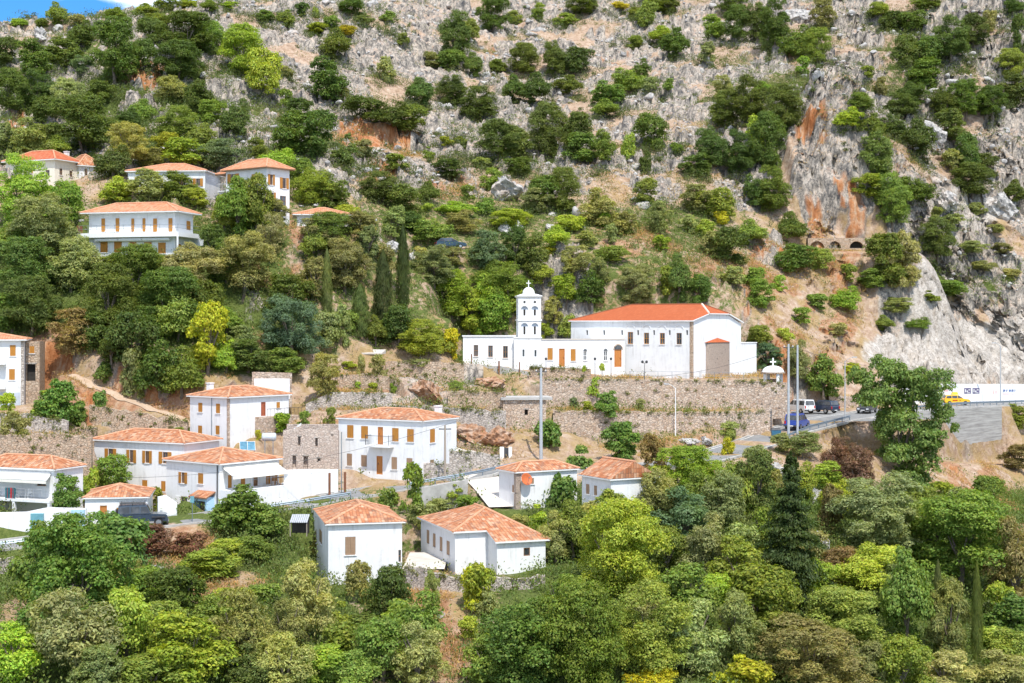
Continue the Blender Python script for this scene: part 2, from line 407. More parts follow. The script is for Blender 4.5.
mB = np.maximum(mB, .34 * blob(560, 410, 260, 40)); mA = blob(955, 352, 100, 38, .95); mA = np.maximum(mA, blob(1030, 345, 60, 44, .9))
mA = np.maximum(mA, .6 * blob(960, 205, 50, 30)); mB *= 1 - .9 * blob(950, 345, 100, 40)

# relief: fractured limestone blocks, ledges and gentle swells
wx = XX + 2.2 * (fbm(XX / 5, YY / 5, 3, 40) - .5); wy = YY + 2.2 * (fbm(XX / 5, YY / 5, 3, 50) - .5)
v1, d1, e1 = cells(wx / 5.2, wy / 4.2, 1); v2, d2, e2 = cells(wx / 2.1, wy / 1.7, 2); v3, d3, e3 = cells(wx / .95, wy / .85, 3)
crag = 1.7 * (v1 - .5) + 1.15 * (v2 - .5) + .5 * (v3 - .5) - .5 * (1 - sstep(0, .16, e2 - d2)) - .25 * (1 - sstep(0, .2, e3 - d3))
fade = sstep(150, 215, YY)
mG *= .30 + .70 * sstep(.40, .58, fbm(XX / 3.4, ZB / 2.4, 4, 123))
rk = sstep(.36, .62, .18 + .62 * mR + 1.5 * (fbm(XX / 8, YY / 6.5, 5, 70) - .5) + .25 * (v1 - .5)); mR = np.where(mR > .03, np.clip(rk * (.25 + .75 * sstep(.1, .4, mR)), 0, 1), 0)
ZN = ZB + rk * crag * (.35 + 1.25 * fade) + (2.6 * (fbm(XX / 16, YY / 13, 4, 80) - .5)) * (.25 + .75 * fade) + .5 * (fbm(XX / 3, YY / 3, 3, 90) - .5)
# limestone strata: the slope climbs in ledges and small cliffs where the crags are
tw = np.zeros_like(ZN)
for b in [(930,80,110,90,.95),(55,55,90,46,.9),(150,110,150,46,.8),(370,135,80,34,.85),(490,60,60,60,.7),(790,30,50,50,.7),(1000,230,60,80,.6),(740,120,70,60,.7),(330,90,60,40,.6),(560,120,70,60,.5),(640,60,60,40,.4)]: tw = np.maximum(tw, blob(*b))
tw = np.clip(np.maximum(tw, .3 * up) * sstep(200, 222, YY), 0, 1)
per = 6.5; zz = ZN + 5.0 * (fbm(XX / 22, YY / 22, 3, 61) - .5) + .10 * XX; q = zz / per; fl = np.floor(q); fr_ = q - fl
ZT = ZN + per * (np.where(fr_ < .62, fr_ * .28 / .62, .28 + (fr_ - .62) / .38 * .72) - fr_) * 1.0
ZN = ZN * (1 - tw) + ZT * tw
# the orange cliff over the arched niches
nx = fbm(XX / 3, YY / 30, 4, 97)
win = sstep(775, 812, PX + 40 * (nx - .5)) * (1 - sstep(858, 890, PX + 40 * (nx - .5)))
ZN += win * (7.6 + 5 * (fbm(XX / 5, YY * 0, 3, 98) - .5)) * sstep(250.6, 254.5, YY + 2.6 * (nx - .5)) * (1 - sstep(262, 300, YY))

# ---- pads: level ground for houses, walls and roads
def seg_pad(p, q, half, zp, zq, blend_f, blend_b, drop=0.0):
    """strip along p->q (XY); z runs zp->zq; blend towards the viewer / away from the viewer"""
    global ZN
    p = np.array(p[:2]); q = np.array(q[:2]); d = q - p; L = np.hypot(*d)
    t = ((XX - p[0]) * d[0] + (YY - p[1]) * d[1]) / (L * L)
    tc = np.clip(t, 0, 1); ex = XX - (p[0] + tc * d[0]); ey = YY - (p[1] + tc * d[1])
    dist = np.maximum(np.hypot(ex, ey) - half, 0); bl = np.where(ey > 0, blend_b, blend_f)
    w = 1 - sstep(0, 1, dist / bl); ZN = ZN * (1 - w) + (zp + (zq - zp) * tc - drop) * w
    return w
def rect_pad(C, th, a0, a1, b0, b1, z, bf, bb):
    global ZN
    c, s = math.cos(th), math.sin(th)
    lx = (XX - C[0]) * c + (YY - C[1]) * s; ly = -(XX - C[0]) * s + (YY - C[1]) * c
    ox = np.maximum(np.maximum(a0 - lx, lx - a1), 0); oy = np.maximum(np.maximum(b0 - ly, ly - b1), 0)
    dist = np.hypot(ox, oy)
    mid = C[1] + (a0 + a1) / 2 * s + (b0 + b1) / 2 * c
    w = 1 - sstep(0, 1, dist / np.where(YY > mid, bb, bf)); ZN = ZN * (1 - w) + z * w
    return w
def bound(px, D): return (U(px) * D, D)

# retaining walls: (top row, bottom row, distance) at photo columns, drawn from the terrace down to its foot
RWALLS = []      # filled below: dict(name,label,pts,mat,thick,pads)
def rwall(label, pts, mat, thick=.6, behind=3.0, front=2.0, rag=.12, name='retaining_wall', cat='stone wall', group=None, foot=1.2, ff=3.0):
    P3 = [(U(px) * D, D, S(yt) * D, S(yb) * D) for px, yt, yb, D in pts]
    RWALLS.append(dict(label=label, P=P3, mat=mat, th=thick, rag=rag, name=name, cat=cat, group=group, foot=foot))
    for a, b in zip(P3[:-1], P3[1:]):
        if behind: seg_pad((a[0], a[1] + thick / 2 + behind / 2), (b[0], b[1] + thick / 2 + behind / 2), behind / 2, a[2], b[2], .25, 3.5, .12)
    for a, b in zip(P3[:-1], P3[1:]):
        if front: seg_pad((a[0], a[1] - thick / 2 - front / 2), (b[0], b[1] - thick / 2 - front / 2), front / 2, a[3], b[3], ff, .2, .05)

# church terrace first (upper to lower)
rect_pad(bound(545, 183.2), 0, -.2, 29, 0, 26, -6.7, 2, 5)
rect_pad(bound(456, 186.0), 0, 0, 10.5, 0, 20, -4.8, 1, 5)
rwall('grey concrete wall under the low white church wing', [(462,364,373,185.2),(500,366.5,374.5,184.6),(520,370,376,184.2),(531,373,378,184)], 'concrete', .4, 1.2, 1.5, .02, 'terrace_wall', 'wall')
rwall('low tan stone step wall in front of the church annex', [(529,367.5,377,183),(560,368,377.5,183),(591,369.5,378.5,183.2)], 'tan_stone', .4, 1.0, 0, .03, 'step_wall', 'wall')
rwall('long pinkish stone wall carrying the white church terrace', [(541,379,408,181.4),(620,379.5,409,181.2),(700,380.5,410,181.0),(762,381.5,409,181.0),(789,383,408,181.4)], 'pink_stone', .8, 1.5, 3.5, .06)
rwall('lower rubble wall with weep holes, below the church terrace wall', [(553,410,449,175.2),(600,411.5,446,175),(660,412.5,437,175),(720,412,431,175.4),(772,410,424,176.5)], 'pink_stone', .9, 3.0, 4.0, .15)
rwall('upper left stone terrace wall, from the stone canopy to the concrete wall', [(386,362,379,179.5),(425,362.5,382,179),(464,363.5,384,179.5)], 'tan_stone', .6, 3, 2.0, .1)
rwall('curved terrace wall holding young olive trees, uphill of the two-storey house', [(330,375.5,391,173.5),(365,374,391,174),(392,377,392,173.5),(404,384,394,172)], 'tan_stone', .6, 3, 2, .1)
rwall('stone wall with a ramp parapet, just uphill of the two-storey house roof', [(306,404,411,165.5),(330,393,409,167.5),(362,392.5,408,168),(392,394,408,168)], 'grey_stone', .5, 2.5, 2, .08)
rwall('terrace wall beside the stone hut, left of it', [(448,391,407,171),(480,391.5,409,170.5),(506,392,411,170)], 'tan_stone', .6, 2.5, 2, .1)
rwall('long low stone wall above the orange rocks', [(392,405.5,414,167),(430,407,416,166.5),(470,409,424,165.5),(506,411,426,165)], 'grey_stone', .6, 2.5, 1.5, .1)
rwall('high rubble garden wall by the dirt track', [(90,406,424,162.5),(120,410,426,162),(152,415,428,161.5),(188,421,430,161)], 'tan_stone', .6, 2.5, 2, .12)
rwall('dry stone wall below the fig trees at the track', [(-12,413,434,157.5),(30,415,434,157),(68,421,434,156.5)], 'grey_stone', .6, 2, 1.5, .15)
rwall('stone wall behind the house with the cream awning balcony', [(-12,433,462,150.5),(40,434,462,150),(92,437,466,149.5)], 'tan_stone', .6, 2, 2, .12)
rwall('low garden wall above the long white house', [(64,427.5,441,158.5),(80,427.5,441,158.3),(97,428,441,158)], 'tan_stone', .5, 1.5, 1, .1)
rwall('curved tan stone wall beside the white footpath to the gate', [(456,441,449,160),(478,446.5,455,159.5),(499,449,458,159)], 'tan_stone', .5, 2, 2.2, .06)
rwall('grey block wall between the footpath and the road', [(423,453,468,153.2),(450,451,469,153),(475,452,467,153.2),(500,456,463,153.6)], 'grey_stone', .5, 1.6, 1, .05)
rwall('grey roadside wall under the two-storey house', [(423,463.5,478,148.8),(450,464,473.5,150.8),(472,465.5,470.5,152.5)], 'grey_stone', .45, 1.0, 0, .05)
rwall('whitewashed wall below the ruined stone house', [(284,470.5,487,147.3),(310,469.5,484,147.5),(338,470,480,148)], 'white_plaster', .35, 2.0, 1, .02, 'white_wall', 'wall')
rwall('stone footing wall under the white house with the projecting wing', [(404,566,588,124.3),(425,569,590,123),(455,577,592,122.4),(500,578,590,121.6),(545,577,586,122.4)], 'grey_stone', .6, 1.0, 2, .2)
rwall('weathered concrete wall under the lower road', [(416,489,508,142.2),(440,485,509,143.2),(468,480,508,144.5)], 'concrete', .5, 1.0, 2.5, .02, name='road_wall', cat='wall')
rwall('pale cracked stone wall under the road at the fig tree', [(-20,561,604,128.4),(20,557,602,129),(54,551,588,130.2)], 'grey_stone', .7, 1.2, 2.5, .06, name='road_wall', cat='wall')
rwall('tall concrete retaining wall with horizontal courses under the yellow car road', [(905,413,456,199.8),(940,409.3,459,209),(972,407.8,461,216.5),(1001,406.8,461,223)], 'beam_concrete', .8, 1.5, 3, .02, name='road_wall', cat='wall', ff=9.0)
rwall('beige concrete abutment wall beneath the guardrail by the big tree', [(833,424.5,447,181.2),(852,420.5,452,185.6),(874,417.5,456,190.6)], 'pale_concrete', .7, 1.2, 2.5, .02, name='road_wall', cat='wall', ff=7.0)
rwall('low stone wall along the car park behind the dark parked car', [(829,396,408,208.5),(848,396.5,407.5,209.5),(872,395,406,212)], 'pink_stone', .5, 2, 1.5, .1)

ROAD = [(-90,556,130.4),(-40,550,131.8),(0,545.5,133.2),(60,537.5,135),(130,526,137),(200,518.5,139),(240,512,140.5),(300,503,143),(340,496.5,145),(400,487,147.2),(450,478,149.5),(500,467,153.5),(560,469,152.5),(620,469.5,153.5),(680,464,158.5),(730,451,167),(765,440,172.5),(790,430,177),(830,420,186.5),(880,412,201),(940,406.5,217),(1024,403.5,236),(1120,402,255),(1250,402,275)]
ROAD3 = [(U(a) * d, d, S(b) * d) for a, b, d in ROAD]
for a, b in zip(ROAD3[:-1], ROAD3[1:]): seg_pad(a, b, 3.1, a[2], b[2], 1.2, 1.6, .10)
PARK = [(806,412,203),(842,411.5,203.5),(872,412,203)]
PARK3 = [(U(a) * d, d, S(b) * d) for a, b, d in PARK]
rect_pad(bound(803, 184), 0, 0, 9.5, 0, 22, -11.85, 2, 3)
TRACK = [(40,364,171),(70,374,169.5),(100,388,167.5),(130,400.5,165.6),(160,411,164.2),(190,421,163)]
TRACK3 = [(U(a) * d, d, S(b) * d) for a, b, d in TRACK]
for a, b in zip(TRACK3[:-1], TRACK3[1:]): seg_pad(a, b, 1.0, a[2], b[2], 1.2, 1.2, .05)
PATH = [(446,446,157.5),(470,451,157.2),(500,461,156)]
PATH3 = [(U(a) * d, d, S(b) * d) for a, b, d in PATH]
for a, b in zip(PATH3[:-1], PATH3[1:]): seg_pad(a, b, .8, a[2], b[2], .6, .6, .05)
RAMP = [(478,474.5,150.2),(492,488,144),(508,507,138.2)]
RAMP3 = [(U(a) * d, d, S(b) * d) for a, b, d in RAMP]
for a, b in zip(RAMP3[:-1], RAMP3[1:]): seg_pad(a, b, 1.9, a[2], b[2], .7, .7, .08)
HIGHROAD = [(405,256,212),(440,249.5,214),(468,249,216),(500,250,219)]
HIGHROAD3 = [(U(a) * d, d, S(b) * d) for a, b, d in HIGHROAD]
for a, b in zip(HIGHROAD3[:-1], HIGHROAD3[1:]): seg_pad(a, b, 2.4, a[2], b[2], 1.5, 1.5, .08)

# the white wall by the yellow car, the niche wall, and yards between the lower houses
WHITE = [(905,385.5,403.5,216.8),(950,384,403.5,227.2),(1000,384,402.8,236.8),(1060,384.5,402.5,248)]
W3 = [(U(a) * d, d, S(c) * d) for a, b, c, d in WHITE]
for a, b in zip(W3[:-1], W3[1:]): seg_pad((a[0], a[1] - 2.4), (b[0], b[1] - 2.4), 2.3, a[2], b[2], 1, .3, .10)
seg_pad((U(800) * 250, 244.6), (U(884) * 250, 244.6), 3.6, S(252) * 250 - .3, S(252) * 250 - .3, 9, .3)
seg_pad((U(45) * 146, 146), (U(168) * 145.5, 145.5), 2.4, -17.3, -17.2, 2.0, 1.5)
seg_pad((U(100) * 150, 149.8), (U(150) * 148.5, 148.3), 2.3, -16.9, -16.9, 1.5, 1.2)
seg_pad((U(505) * 166.5, 166.6), (U(548) * 166.5, 166.6), 1.9, -11.9, -11.9, 4, .5)
rect_pad((U(405) * 128, 124.8), 0, 0, 3.6, 0, 9.5, -20.35, .5, 2)
seg_pad((U(150) * 140.5, 140.6), (U(222) * 140, 140.6), 1.3, -18.0, -17.7, .8, 1.0)
# ---------------------------------------------------------------- houses: near corner column, eave row, base row, distance, turn; xl / xr = far ends of the two faces seen
class Frame:
    def __init__(s, xc, ye, yb, D, th, xl=None, xr=None, Ll=None, Lr=None):
        s.D = D; s.th = R(th); s.C = (U(xc) * D, D); c, n = math.cos(s.th), math.sin(s.th); s.c, s.s = c, n
        s.Lr = Lr if Lr else (U(xr) * D - s.C[0]) / (c - U(xr) * n)
        s.Ll = Ll if Ll else (s.C[0] - U(xl) * D) / (n + U(xl) * c)
        s.zb = S(yb) * D; s.H = S(ye) * D - s.zb
    def hit(s, face, px, py, off=0.0):
        """photo position on a wall plane -> (metres along the wall, height above the base)"""
        dx, dy, dz = U(px), 1.0, S(py)
        lx, ly = dx * s.c + dy * s.s, -dx * s.s + dy * s.c
        ox, oy = s.C[0] * s.c + s.C[1] * s.s, -s.C[0] * s.s + s.C[1] * s.c
        t = (oy + off) / ly if face == 'R' else (ox + off) / lx
        return (t * lx - ox if face == 'R' else t * ly - oy), t * dz - s.zb
    def centre_dist(s): return s.C[1] + s.Lr / 2 * s.s + s.Ll / 2 * s.c

def fpt(face, u, d, z): return (u, d, z) if face == 'R' else (d, u, z)
def fbox(mb, face, u0, u1, d0, d1, z0, z1):
    if face == 'R': mb.box(u0, u1, d0, d1, z0, z1)
    else: mb.box(d0, d1, u0, u1, z0, z1)

def wall_face(mb, face, L, z0, H, openings, plane=0.0, depth=.16, top=None):
    """a wall plane cut by rectangular openings, with reveals"""
    uu = sorted({0.0, L, *[o[0] for o in openings], *[o[1] for o in openings]}); zz = sorted({z0, H, *[o[2] for o in openings], *[o[3] for o in openings]})
    for i in range(len(uu) - 1):
        for j in range(len(zz) - 1):
            a, b, c, d = uu[i], uu[i + 1], zz[j], zz[j + 1]
            if b - a < 1e-5 or d - c < 1e-5: continue
            m, n = (a + b) / 2, (c + d) / 2
            if any(o[0] < m < o[1] and o[2] < n < o[3] for o in openings): continue
            mb.poly([fpt(face, a, plane, c), fpt(face, b, plane, c), fpt(face, b, plane, d), fpt(face, a, plane, d)])
    for a, b, c, d in [o[:4] for o in openings]:
        q = plane + depth
        for p1, p2 in (((a, c), (b, c)), ((b, c), (b, d)), ((b, d), (a, d)), ((a, d), (a, c))):
            mb.poly([fpt(face, p1[0], plane, p1[1]), fpt(face, p2[0], plane, p2[1]), fpt(face, p2[0], q, p2[1]), fpt(face, p1[0], q, p1[1])])

def fit_opening(o, kind):
    u0, u1, z0, z1 = o
    if kind == 'blind': w = (u1 - u0); return (u0 + w * .2, u1 - w * .2, z0, z1)
    if kind in ('open', 'open_dark'):
        w = (u1 - u0); return (u0 + w * .29, u1 - w * .29, z0, z1)
    return o

def opening_parts(root, face, o, full, kind, plane=0.0, mat=None):
    """window or door as parts: frame (> pane, shutter, sill)"""
    u0, u1, z0, z1 = o; P0 = plane
    M_ = lambda k: MATS[mat or k]
    if kind in ('door', 'glass_door'):
        f = MB(); fr = .07
        fbox(f, face, u0, u0 + fr, P0 + .02, P0 + .14, z0, z1); fbox(f, face, u1 - fr, u1, P0 + .02, P0 + .14, z0, z1); fbox(f, face, u0 + fr, u1 - fr, P0 + .02, P0 + .14, z1 - fr, z1)
        d = f.build('door', M_('orange_door'), root)
        m = MB(); fbox(m, face, u0 + fr, u1 - fr, P0 + .08, P0 + .13, z0, z1 - fr)
        if kind == 'door':
            w = u1 - u0
            for k in (0, 1):
                a = u0 + fr + .1 + k * (w - 2 * fr - .1) / 2
                fbox(m, face, a, a + (w - 2 * fr - .3) / 2, P0 + .06, P0 + .08, z0 + .25, z0 + (z1 - z0) * .45); fbox(m, face, a, a + (w - 2 * fr - .3) / 2, P0 + .06, P0 + .08, z0 + (z1 - z0) * .52, z1 - .3)
            m.build('door_leaf', M_('orange_door'), d)
            h = MB(); fbox(h, face, u1 - .2, u1 - .16, P0 + .02, P0 + .06, z0 + 1.0, z0 + 1.15); h.build('handle', MATS['dark_metal'], d)
        else: m.build('pane', MATS['window_glass'], d)
        return
    fm = 'brown_wood' if kind in ('open', 'glass', 'shut_brown') else 'white_paint'
    f = MB(); fr = min(.07, (u1 - u0) * .14)
    for a, b, c, d in ((u0, u0 + fr, z0, z1), (u1 - fr, u1, z0, z1), (u0 + fr, u1 - fr, z0, z0 + fr), (u0 + fr, u1 - fr, z1 - fr, z1)): fbox(f, face, a, b, P0 + .05, P0 + .12, c, d)
    if kind in ('open', 'glass', 'bars') and u1 - u0 > .45: fbox(f, face, (u0 + u1) / 2 - .03, (u0 + u1) / 2 + .03, P0 + .055, P0 + .115, z0 + fr, z1 - fr)
    if kind in ('glass', 'bars'): fbox(f, face, u0 + fr, u1 - fr, P0 + .058, P0 + .11, (z0 + z1) / 2 - .03, (z0 + z1) / 2 + .03)
    w = f.build('window', M_(fm) if kind not in ('shut', 'open') else MATS[fm], root)
    s = MB(); fbox(s, face, u0 - .08, u1 + .08, P0 - .09, P0 + .03, z0 - .07, z0 - .002); s.build('sill', MATS['white_paint'], w)
    if kind in ('shut', 'shut_brown', 'half'):
        for k in (0, 1):
            a = u0 + fr * .3 + k * (u1 - u0 - fr * .6) / 2; b = a + (u1 - u0 - fr * .6) / 2 - .012
            m = MB(); fbox(m, face, a, b, P0 - .015, P0 + .045, z0 + .02, z1 - .02)
            if kind == 'half' and k: m.build('pane', MATS['window_glass'], w)
            else: m.build('shutter', M_('orange_wood'), w)
    else:
        m = MB(); fbox(m, face, u0 + fr, u1 - fr, P0 + .09, P0 + .10, z0 + fr, z1 - fr); m.build('pane', MATS['window_glass' if kind != 'white_blind' else 'white_paint'], w)
        if kind == 'open' or kind == 'white_blind':
            for a, b in ((full[0], u0 - .01), (u1 + .01, full[1])):
                m = MB(); fbox(m, face, a, b, P0 - .075, P0 - .025, z0 - .02, z1 + .02); m.build('shutter', M_('orange_wood'), w)

def slope_uv(pts, e0, e1):
    e0 = Vector(e0); ax = (Vector(e1) - e0).normalized(); n = (Vector(pts[1]) - Vector(pts[0])).cross(Vector(pts[2]) - Vector(pts[0])).normalized(); ay = n.cross(ax)
    if ay.z < 0: ay = -ay
    return [((Vector(p) - e0).dot(ax), (Vector(p) - e0).dot(ay)) for p in pts]

def roof_hip(root, Lr, Ll, H, rise, o, mat, cap='ridge_tile', ridge_in=None, gable=False, th=.14, name='roof', x0=0.0, y0=0.0, pyramid_axis=None, soffit='white_paint'):
    a0, a1, b0, b1 = x0 - o, x0 + Lr + o, y0 - o, y0 + Ll + o
    w, l = a1 - a0, b1 - b0; E = H + th
    if ridge_in is None: ridge_in = min(w, l) / 2
    if (w >= l if pyramid_axis is None else pyramid_axis == 'x'):
        r0, r1 = (a0 + ridge_in, (b0 + b1) / 2, E + rise), (a1 - ridge_in, (b0 + b1) / 2, E + rise)
        if gable: r0, r1 = (a0, r0[1], r0[2]), (a1, r1[1], r1[2])
        p = [(a0, b0, E), (a1, b0, E), (a1, b1, E), (a0, b1, E)]
        faces = [[p[0], p[1], r1, r0], [p[1], p[2], r1], [p[2], p[3], r0, r1], [p[3], p[0], r0]]
        hips = [(p[0], r0), (p[3], r0), (p[1], r1), (p[2], r1)]
    else:
        r0, r1 = ((a0 + a1) / 2, b0 + ridge_in, E + rise), ((a0 + a1) / 2, b1 - ridge_in, E + rise)
        if gable: r0, r1 = (r0[0], b0, r0[2]), (r1[0], b1, r1[2])
        p = [(a0, b0, E), (a1, b0, E), (a1, b1, E), (a0, b1, E)]
        faces = [[p[0], p[1], r0], [p[1], p[2], r1, r0], [p[2], p[3], r1], [p[3], p[0], r0, r1]]
        hips = [(p[0], r0), (p[1], r0), (p[2], r1), (p[3], r1)]
    m = MB()
    for f in faces: m.poly(f, slope_uv(f, f[0], f[1]))
    ro = m.build(name, MATS[mat], root)
    k = MB(); lo = [(q[0], q[1], H + .004) for q in p]
    k.poly(list(reversed(lo)))
    for i in range(4):
        j = (i + 1) % 4; k.poly([lo[i], lo[j], (p[j][0], p[j][1], E - .02), (p[i][0], p[i][1], E - .02)])
    k.build('eave', MATS['brown_wood' if soffit == 'brown' else soffit], ro)
    c = MB(); up = Vector((0, 0, .015))
    c.tube([Vector(r0) + up, Vector(r1) + up], .12, 6)
    if not gable:
        for q, r in hips: c.tube([Vector(q) + up, Vector(r) + up], .11, 6)
    c.build('ridge_cap', MATS[cap], ro)
    return ro

HOUSES = {}
def spec(key, label, xc, ye, yb, D, th, wall='white_plaster', R_=(), L_=(), yr=None, over=.35, roof='old_tiles', pad=(2.0, 3.0), cat='house', name='house', **k):
    fr = Frame(xc, ye, yb, D, th, k.pop('xl', None), k.pop('xr', None), k.pop('Ll', None), k.pop('Lr', None))
    HOUSES[key] = dict(fr=fr, label=label, wall=wall, R=R_, L=L_, yr=yr, over=over, roof=roof, cat=cat, name=name, **k)
    if pad: rect_pad(fr.C, fr.th, -.3, fr.Lr + .3, -.3, fr.Ll + .3, fr.zb - .05, pad[0], pad[1])

OW = 'orange_wood'
spec('cream', 'long cream house with red roof at the top left edge above the green trees', 55, 160, 190, 212, 66, 'cream_plaster', xl=6, xr=79, yr=151, roof='red_tiles', over=.5,
     L_=[(45.5,170,49.5,176,'glass'),(17,166,22,173,'white_blind'),(27,166,33,173,'white_blind')], R_=[(59.5,168.5,62.5,175,'glass'),(69.5,171,72.5,177,'glass')], chimney=[(66.5,152)])
spec('creamwing', 'small pale house with tiled roof tucked behind the cream house', 79.5, 166, 184, 216, 40, 'white_plaster', Ll=5, xr=102, yr=155, over=.4, R_=[(84.5,169,87.5,175,'glass'),(93,170,95.5,175,'shut',OW)])
spec('longwhite', 'long single-storey white house with orange roof left of the tall cornered house', 205, 171.5, 199, 206, 86, 'white_plaster', xl=128, Lr=8, yr=164, over=.35, roof='pale_tiles',
     L_=[(134.5,177.5,139,184.5,'shut',OW),(174,178,183,185.5,'open'),(193,178.5,203,186,'open')])
spec('corner', 'tall two-storey white house whose corner faces us, brown shutters, arched cellar door', 266.7, 168, 213, 199, 52, 'white_plaster', xl=226, xr=289.5, yr=159.5, over=.55, roof='pale_tiles', soffit='brown_wood',
     L_=[(227.7,174,239,183.2,'open'),(252,174,262.5,183.2,'open')], R_=[(267.9,174.5,274.6,185,'open'),(279.8,178,288.6,188.5,'open'),(270,192.5,275.5,203,'open'),(280,196,286,206,'glass')])
spec('lowroof', 'low white outbuilding with wide orange roof half hidden by olive trees', 297, 215.3, 226, 196, 8, 'white_plaster', Ll=6, xr=349, yr=208, over=.6, roof='pale_tiles', pad=(7.0, 3.0), R_=[(304.5,218,307,220.5,'glass')])
spec('villa', 'wide two-storey villa with a white balcony round its upper floor', 175, 212.3, 260, 187, 75, 'white_plaster', xl=89, xr=193, yr=203, over=.85, roof='pale_tiles',
     L_=[(101.7,218.5,119.4,231.5,'white_blind'),(131.6,218.5,145.5,231.5,'white_blind'),(153.4,218.5,172.5,231.5,'white_blind'),(100.3,241.7,107.7,252.5,'shut',OW),(114,241.7,121.7,252.5,'shut',OW),(129.5,242,136.5,256,'door'),(144,242,151.7,253,'shut',OW),(158,242.5,165.8,253.5,'shut',OW)],
     R_=[(178,244,181.2,251,'shut',OW),(186.5,221,190.5,230,'shut',OW)])
spec('leftedge', 'two-storey white house with orange shutters cut by the left edge, at the dirt track', 23.7, 340.5, 406, 165, 104, 'white_plaster', xl=-45, Lr=6, yr=333, over=.45, roof='pale_tiles',
     L_=[(9.7,345,15.8,356,'shut',OW),(8.8,369,15,380,'shut',OW)])
spec('annex_stone', 'small stone annex with one orange window on the side of the left edge house', 25.8, 341.5, 408, 167.2, 8, 'tan_stone', Ll=3.6, xr=39.5, over=0, roof=None, R_=[(29.2,346,34.8,353.5,'shut',OW),(25.9,364,35.5,381,'dark')], cat='house')
spec('middle', 'white house with a white chimney and a dark red balcony door', 228.2, 398.3, 443, 157, 52, 'white_plaster', xl=190, xr=288.8, yr=386, over=.3,
     L_=[(198.2,402.7,202.4,412,'shut',OW),(215.9,403.6,220,413.3,'shut',OW),(198,425.5,202.1,434.7,'shut',OW),(215.6,425.5,219.6,434.7,'shut',OW)], R_=[(261,402,265.7,416,'door','red_door'),(276.5,402,280,408,'shut',OW)], chimney=[(210.3,383.5)])
spec('longfront', 'long white house with open shutters, behind the small house and the awning house', 184, 444.3, 493, 150, 64, 'white_plaster', xl=94.3, xr=219, yr=429.5, over=.3,
     L_=[(105,448.7,116.4,459.5,'open'),(126.8,450,136.3,462.6,'open'),(142.6,451,152,463,'open'),(159,452,171.6,463.6,'open'),(142,480,147.3,490,'shut',OW),(161,481,165.5,493,'shut',OW)])
spec('awning', 'white house with a big cream awning over its terrace', 219.5, 465, 512, 143, 52, 'white_plaster', xl=166.4, xr=279, yr=447.5, over=.3,
     L_=[(179,472.4,187.3,483.2,'open'),(198,473,203.2,483.8,'shut',OW),(176,496.5,192.5,507.5,'open','white_paint')],
     R_=[(228,475,231.8,488,'shut',OW),(240.8,477.5,245.2,487,'shut',OW),(253.5,475.5,257.8,486,'door','brown_wood'),(266,474.2,270.5,484,'shut',OW),(274.8,473.5,277.4,481,'shut',OW)])
spec('balcony', 'white house with a cream awning over its upper balcony and rugs on the rail', 54.3, 470.5, 522, 141, 68, 'white_plaster', xl=-26, xr=83, yr=455, over=.25,
     L_=[(37,481,46,486,'glass'),(-12,478,-3,490,'glass')])
spec('small', 'small single-storey white house behind the slate off-roader, one orange door and window', 85, 499, 523.5, 138.5, 9, 'white_plaster', Ll=6.2, xr=147.5, yr=484, over=.22, R_=[(99.8,505.5,107,523.2,'door'),(116.4,507.7,122.3,516,'shut',OW)])
spec('front', 'two-storey white house with orange door, its facade blocking the road bend behind', 422.8, 422, 481, 148.5, 60, 'white_plaster', xl=338.5, xr=456.5, yr=408.5, over=.22,
     L_=[(347,425,353.5,438,'shut',OW),(361,426,368,438.7,'shut',OW),(377.7,427,383,444.6,'door'),(392,428,398.6,441.5,'shut',OW),(407,429,413.8,442,'shut',OW),
         (346.8,453.5,352,465.8,'shut','weathered_wood'),(361,455,366.8,466.8,'shut','weathered_wood'),(376.5,456,382.6,474.5,'door'),(391.4,457,397,469.5,'shut','weathered_wood'),(406.4,458,412.5,471,'shut','weathered_wood')],
     R_=[(430,429,435,442.6,'shut',OW),(430.2,459.6,434,470.5,'shut','weathered_wood')], chimney=[(438,411)])
HOUSES['front']['label'] = 'two-storey white house with a small railed balcony above its middle door'
spec('lower', 'two-storey white house with a blue-shaded side wall, below the road', 328.3, 525, 596, 125, 13, 'white_plaster', Ll=9.3, xr=402, yr=502, over=.3, axis='y', R_=[(345,536.7,355.8,555,'shut','weathered_wood'),(346.7,573,355,593,'door','weathered_wood'),(398.4,550,401,562,'glass')],
     L_=[(309,525,311.2,538.6,'shut','weathered_wood'),(314,527,316.6,541,'shut','weathered_wood'),(319.5,530,322,543,'shut','weathered_wood')])
spec('wingmain', 'white house with a tiled wing jutting forward on its right', 455, 533, 577, 126.5, 20, 'white_plaster', xl=421, xr=497, roof=None, R_=[],
     L_=[(426.8,530,429.2,543.6,'shut','weathered_wood'),(433,533.5,435.5,547,'shut','weathered_wood'),(439.8,537,442.4,551,'shut','weathered_wood'),(446.7,541,449.7,555,'shut','weathered_wood')])
spec('dish', 'white house with an orange satellite dish on its wall', 516, 473.2, 509, 138, 30, 'white_plaster', xl=499, xr=577, yr=461, over=.22, L_=[(512.2,485,514.3,492.5,'shut','weathered_wood')], R_=[(531,478,534,484,'shut','weathered_wood')])
spec('gable', 'small white house whose blank gable end faces the green bushes', 611, 480.5, 509, 132, 30, 'white_plaster', xl=582, xr=656, yr=459.5, over=.25, gable='y',
     L_=[(586,484,589.4,494,'shut','weathered_wood'),(594,485.5,597,495.5,'shut','weathered_wood')])
spec('hut', 'flat-roofed stone hut with one small dark window, at the terrace walls', 503, 400, 430, 169.5, 6, 'pink_stone', Ll=3.5, xr=546, roof=None, R_=[(524.5,409.5,528,415,'dark')], cat='hut', name='stone_hut')
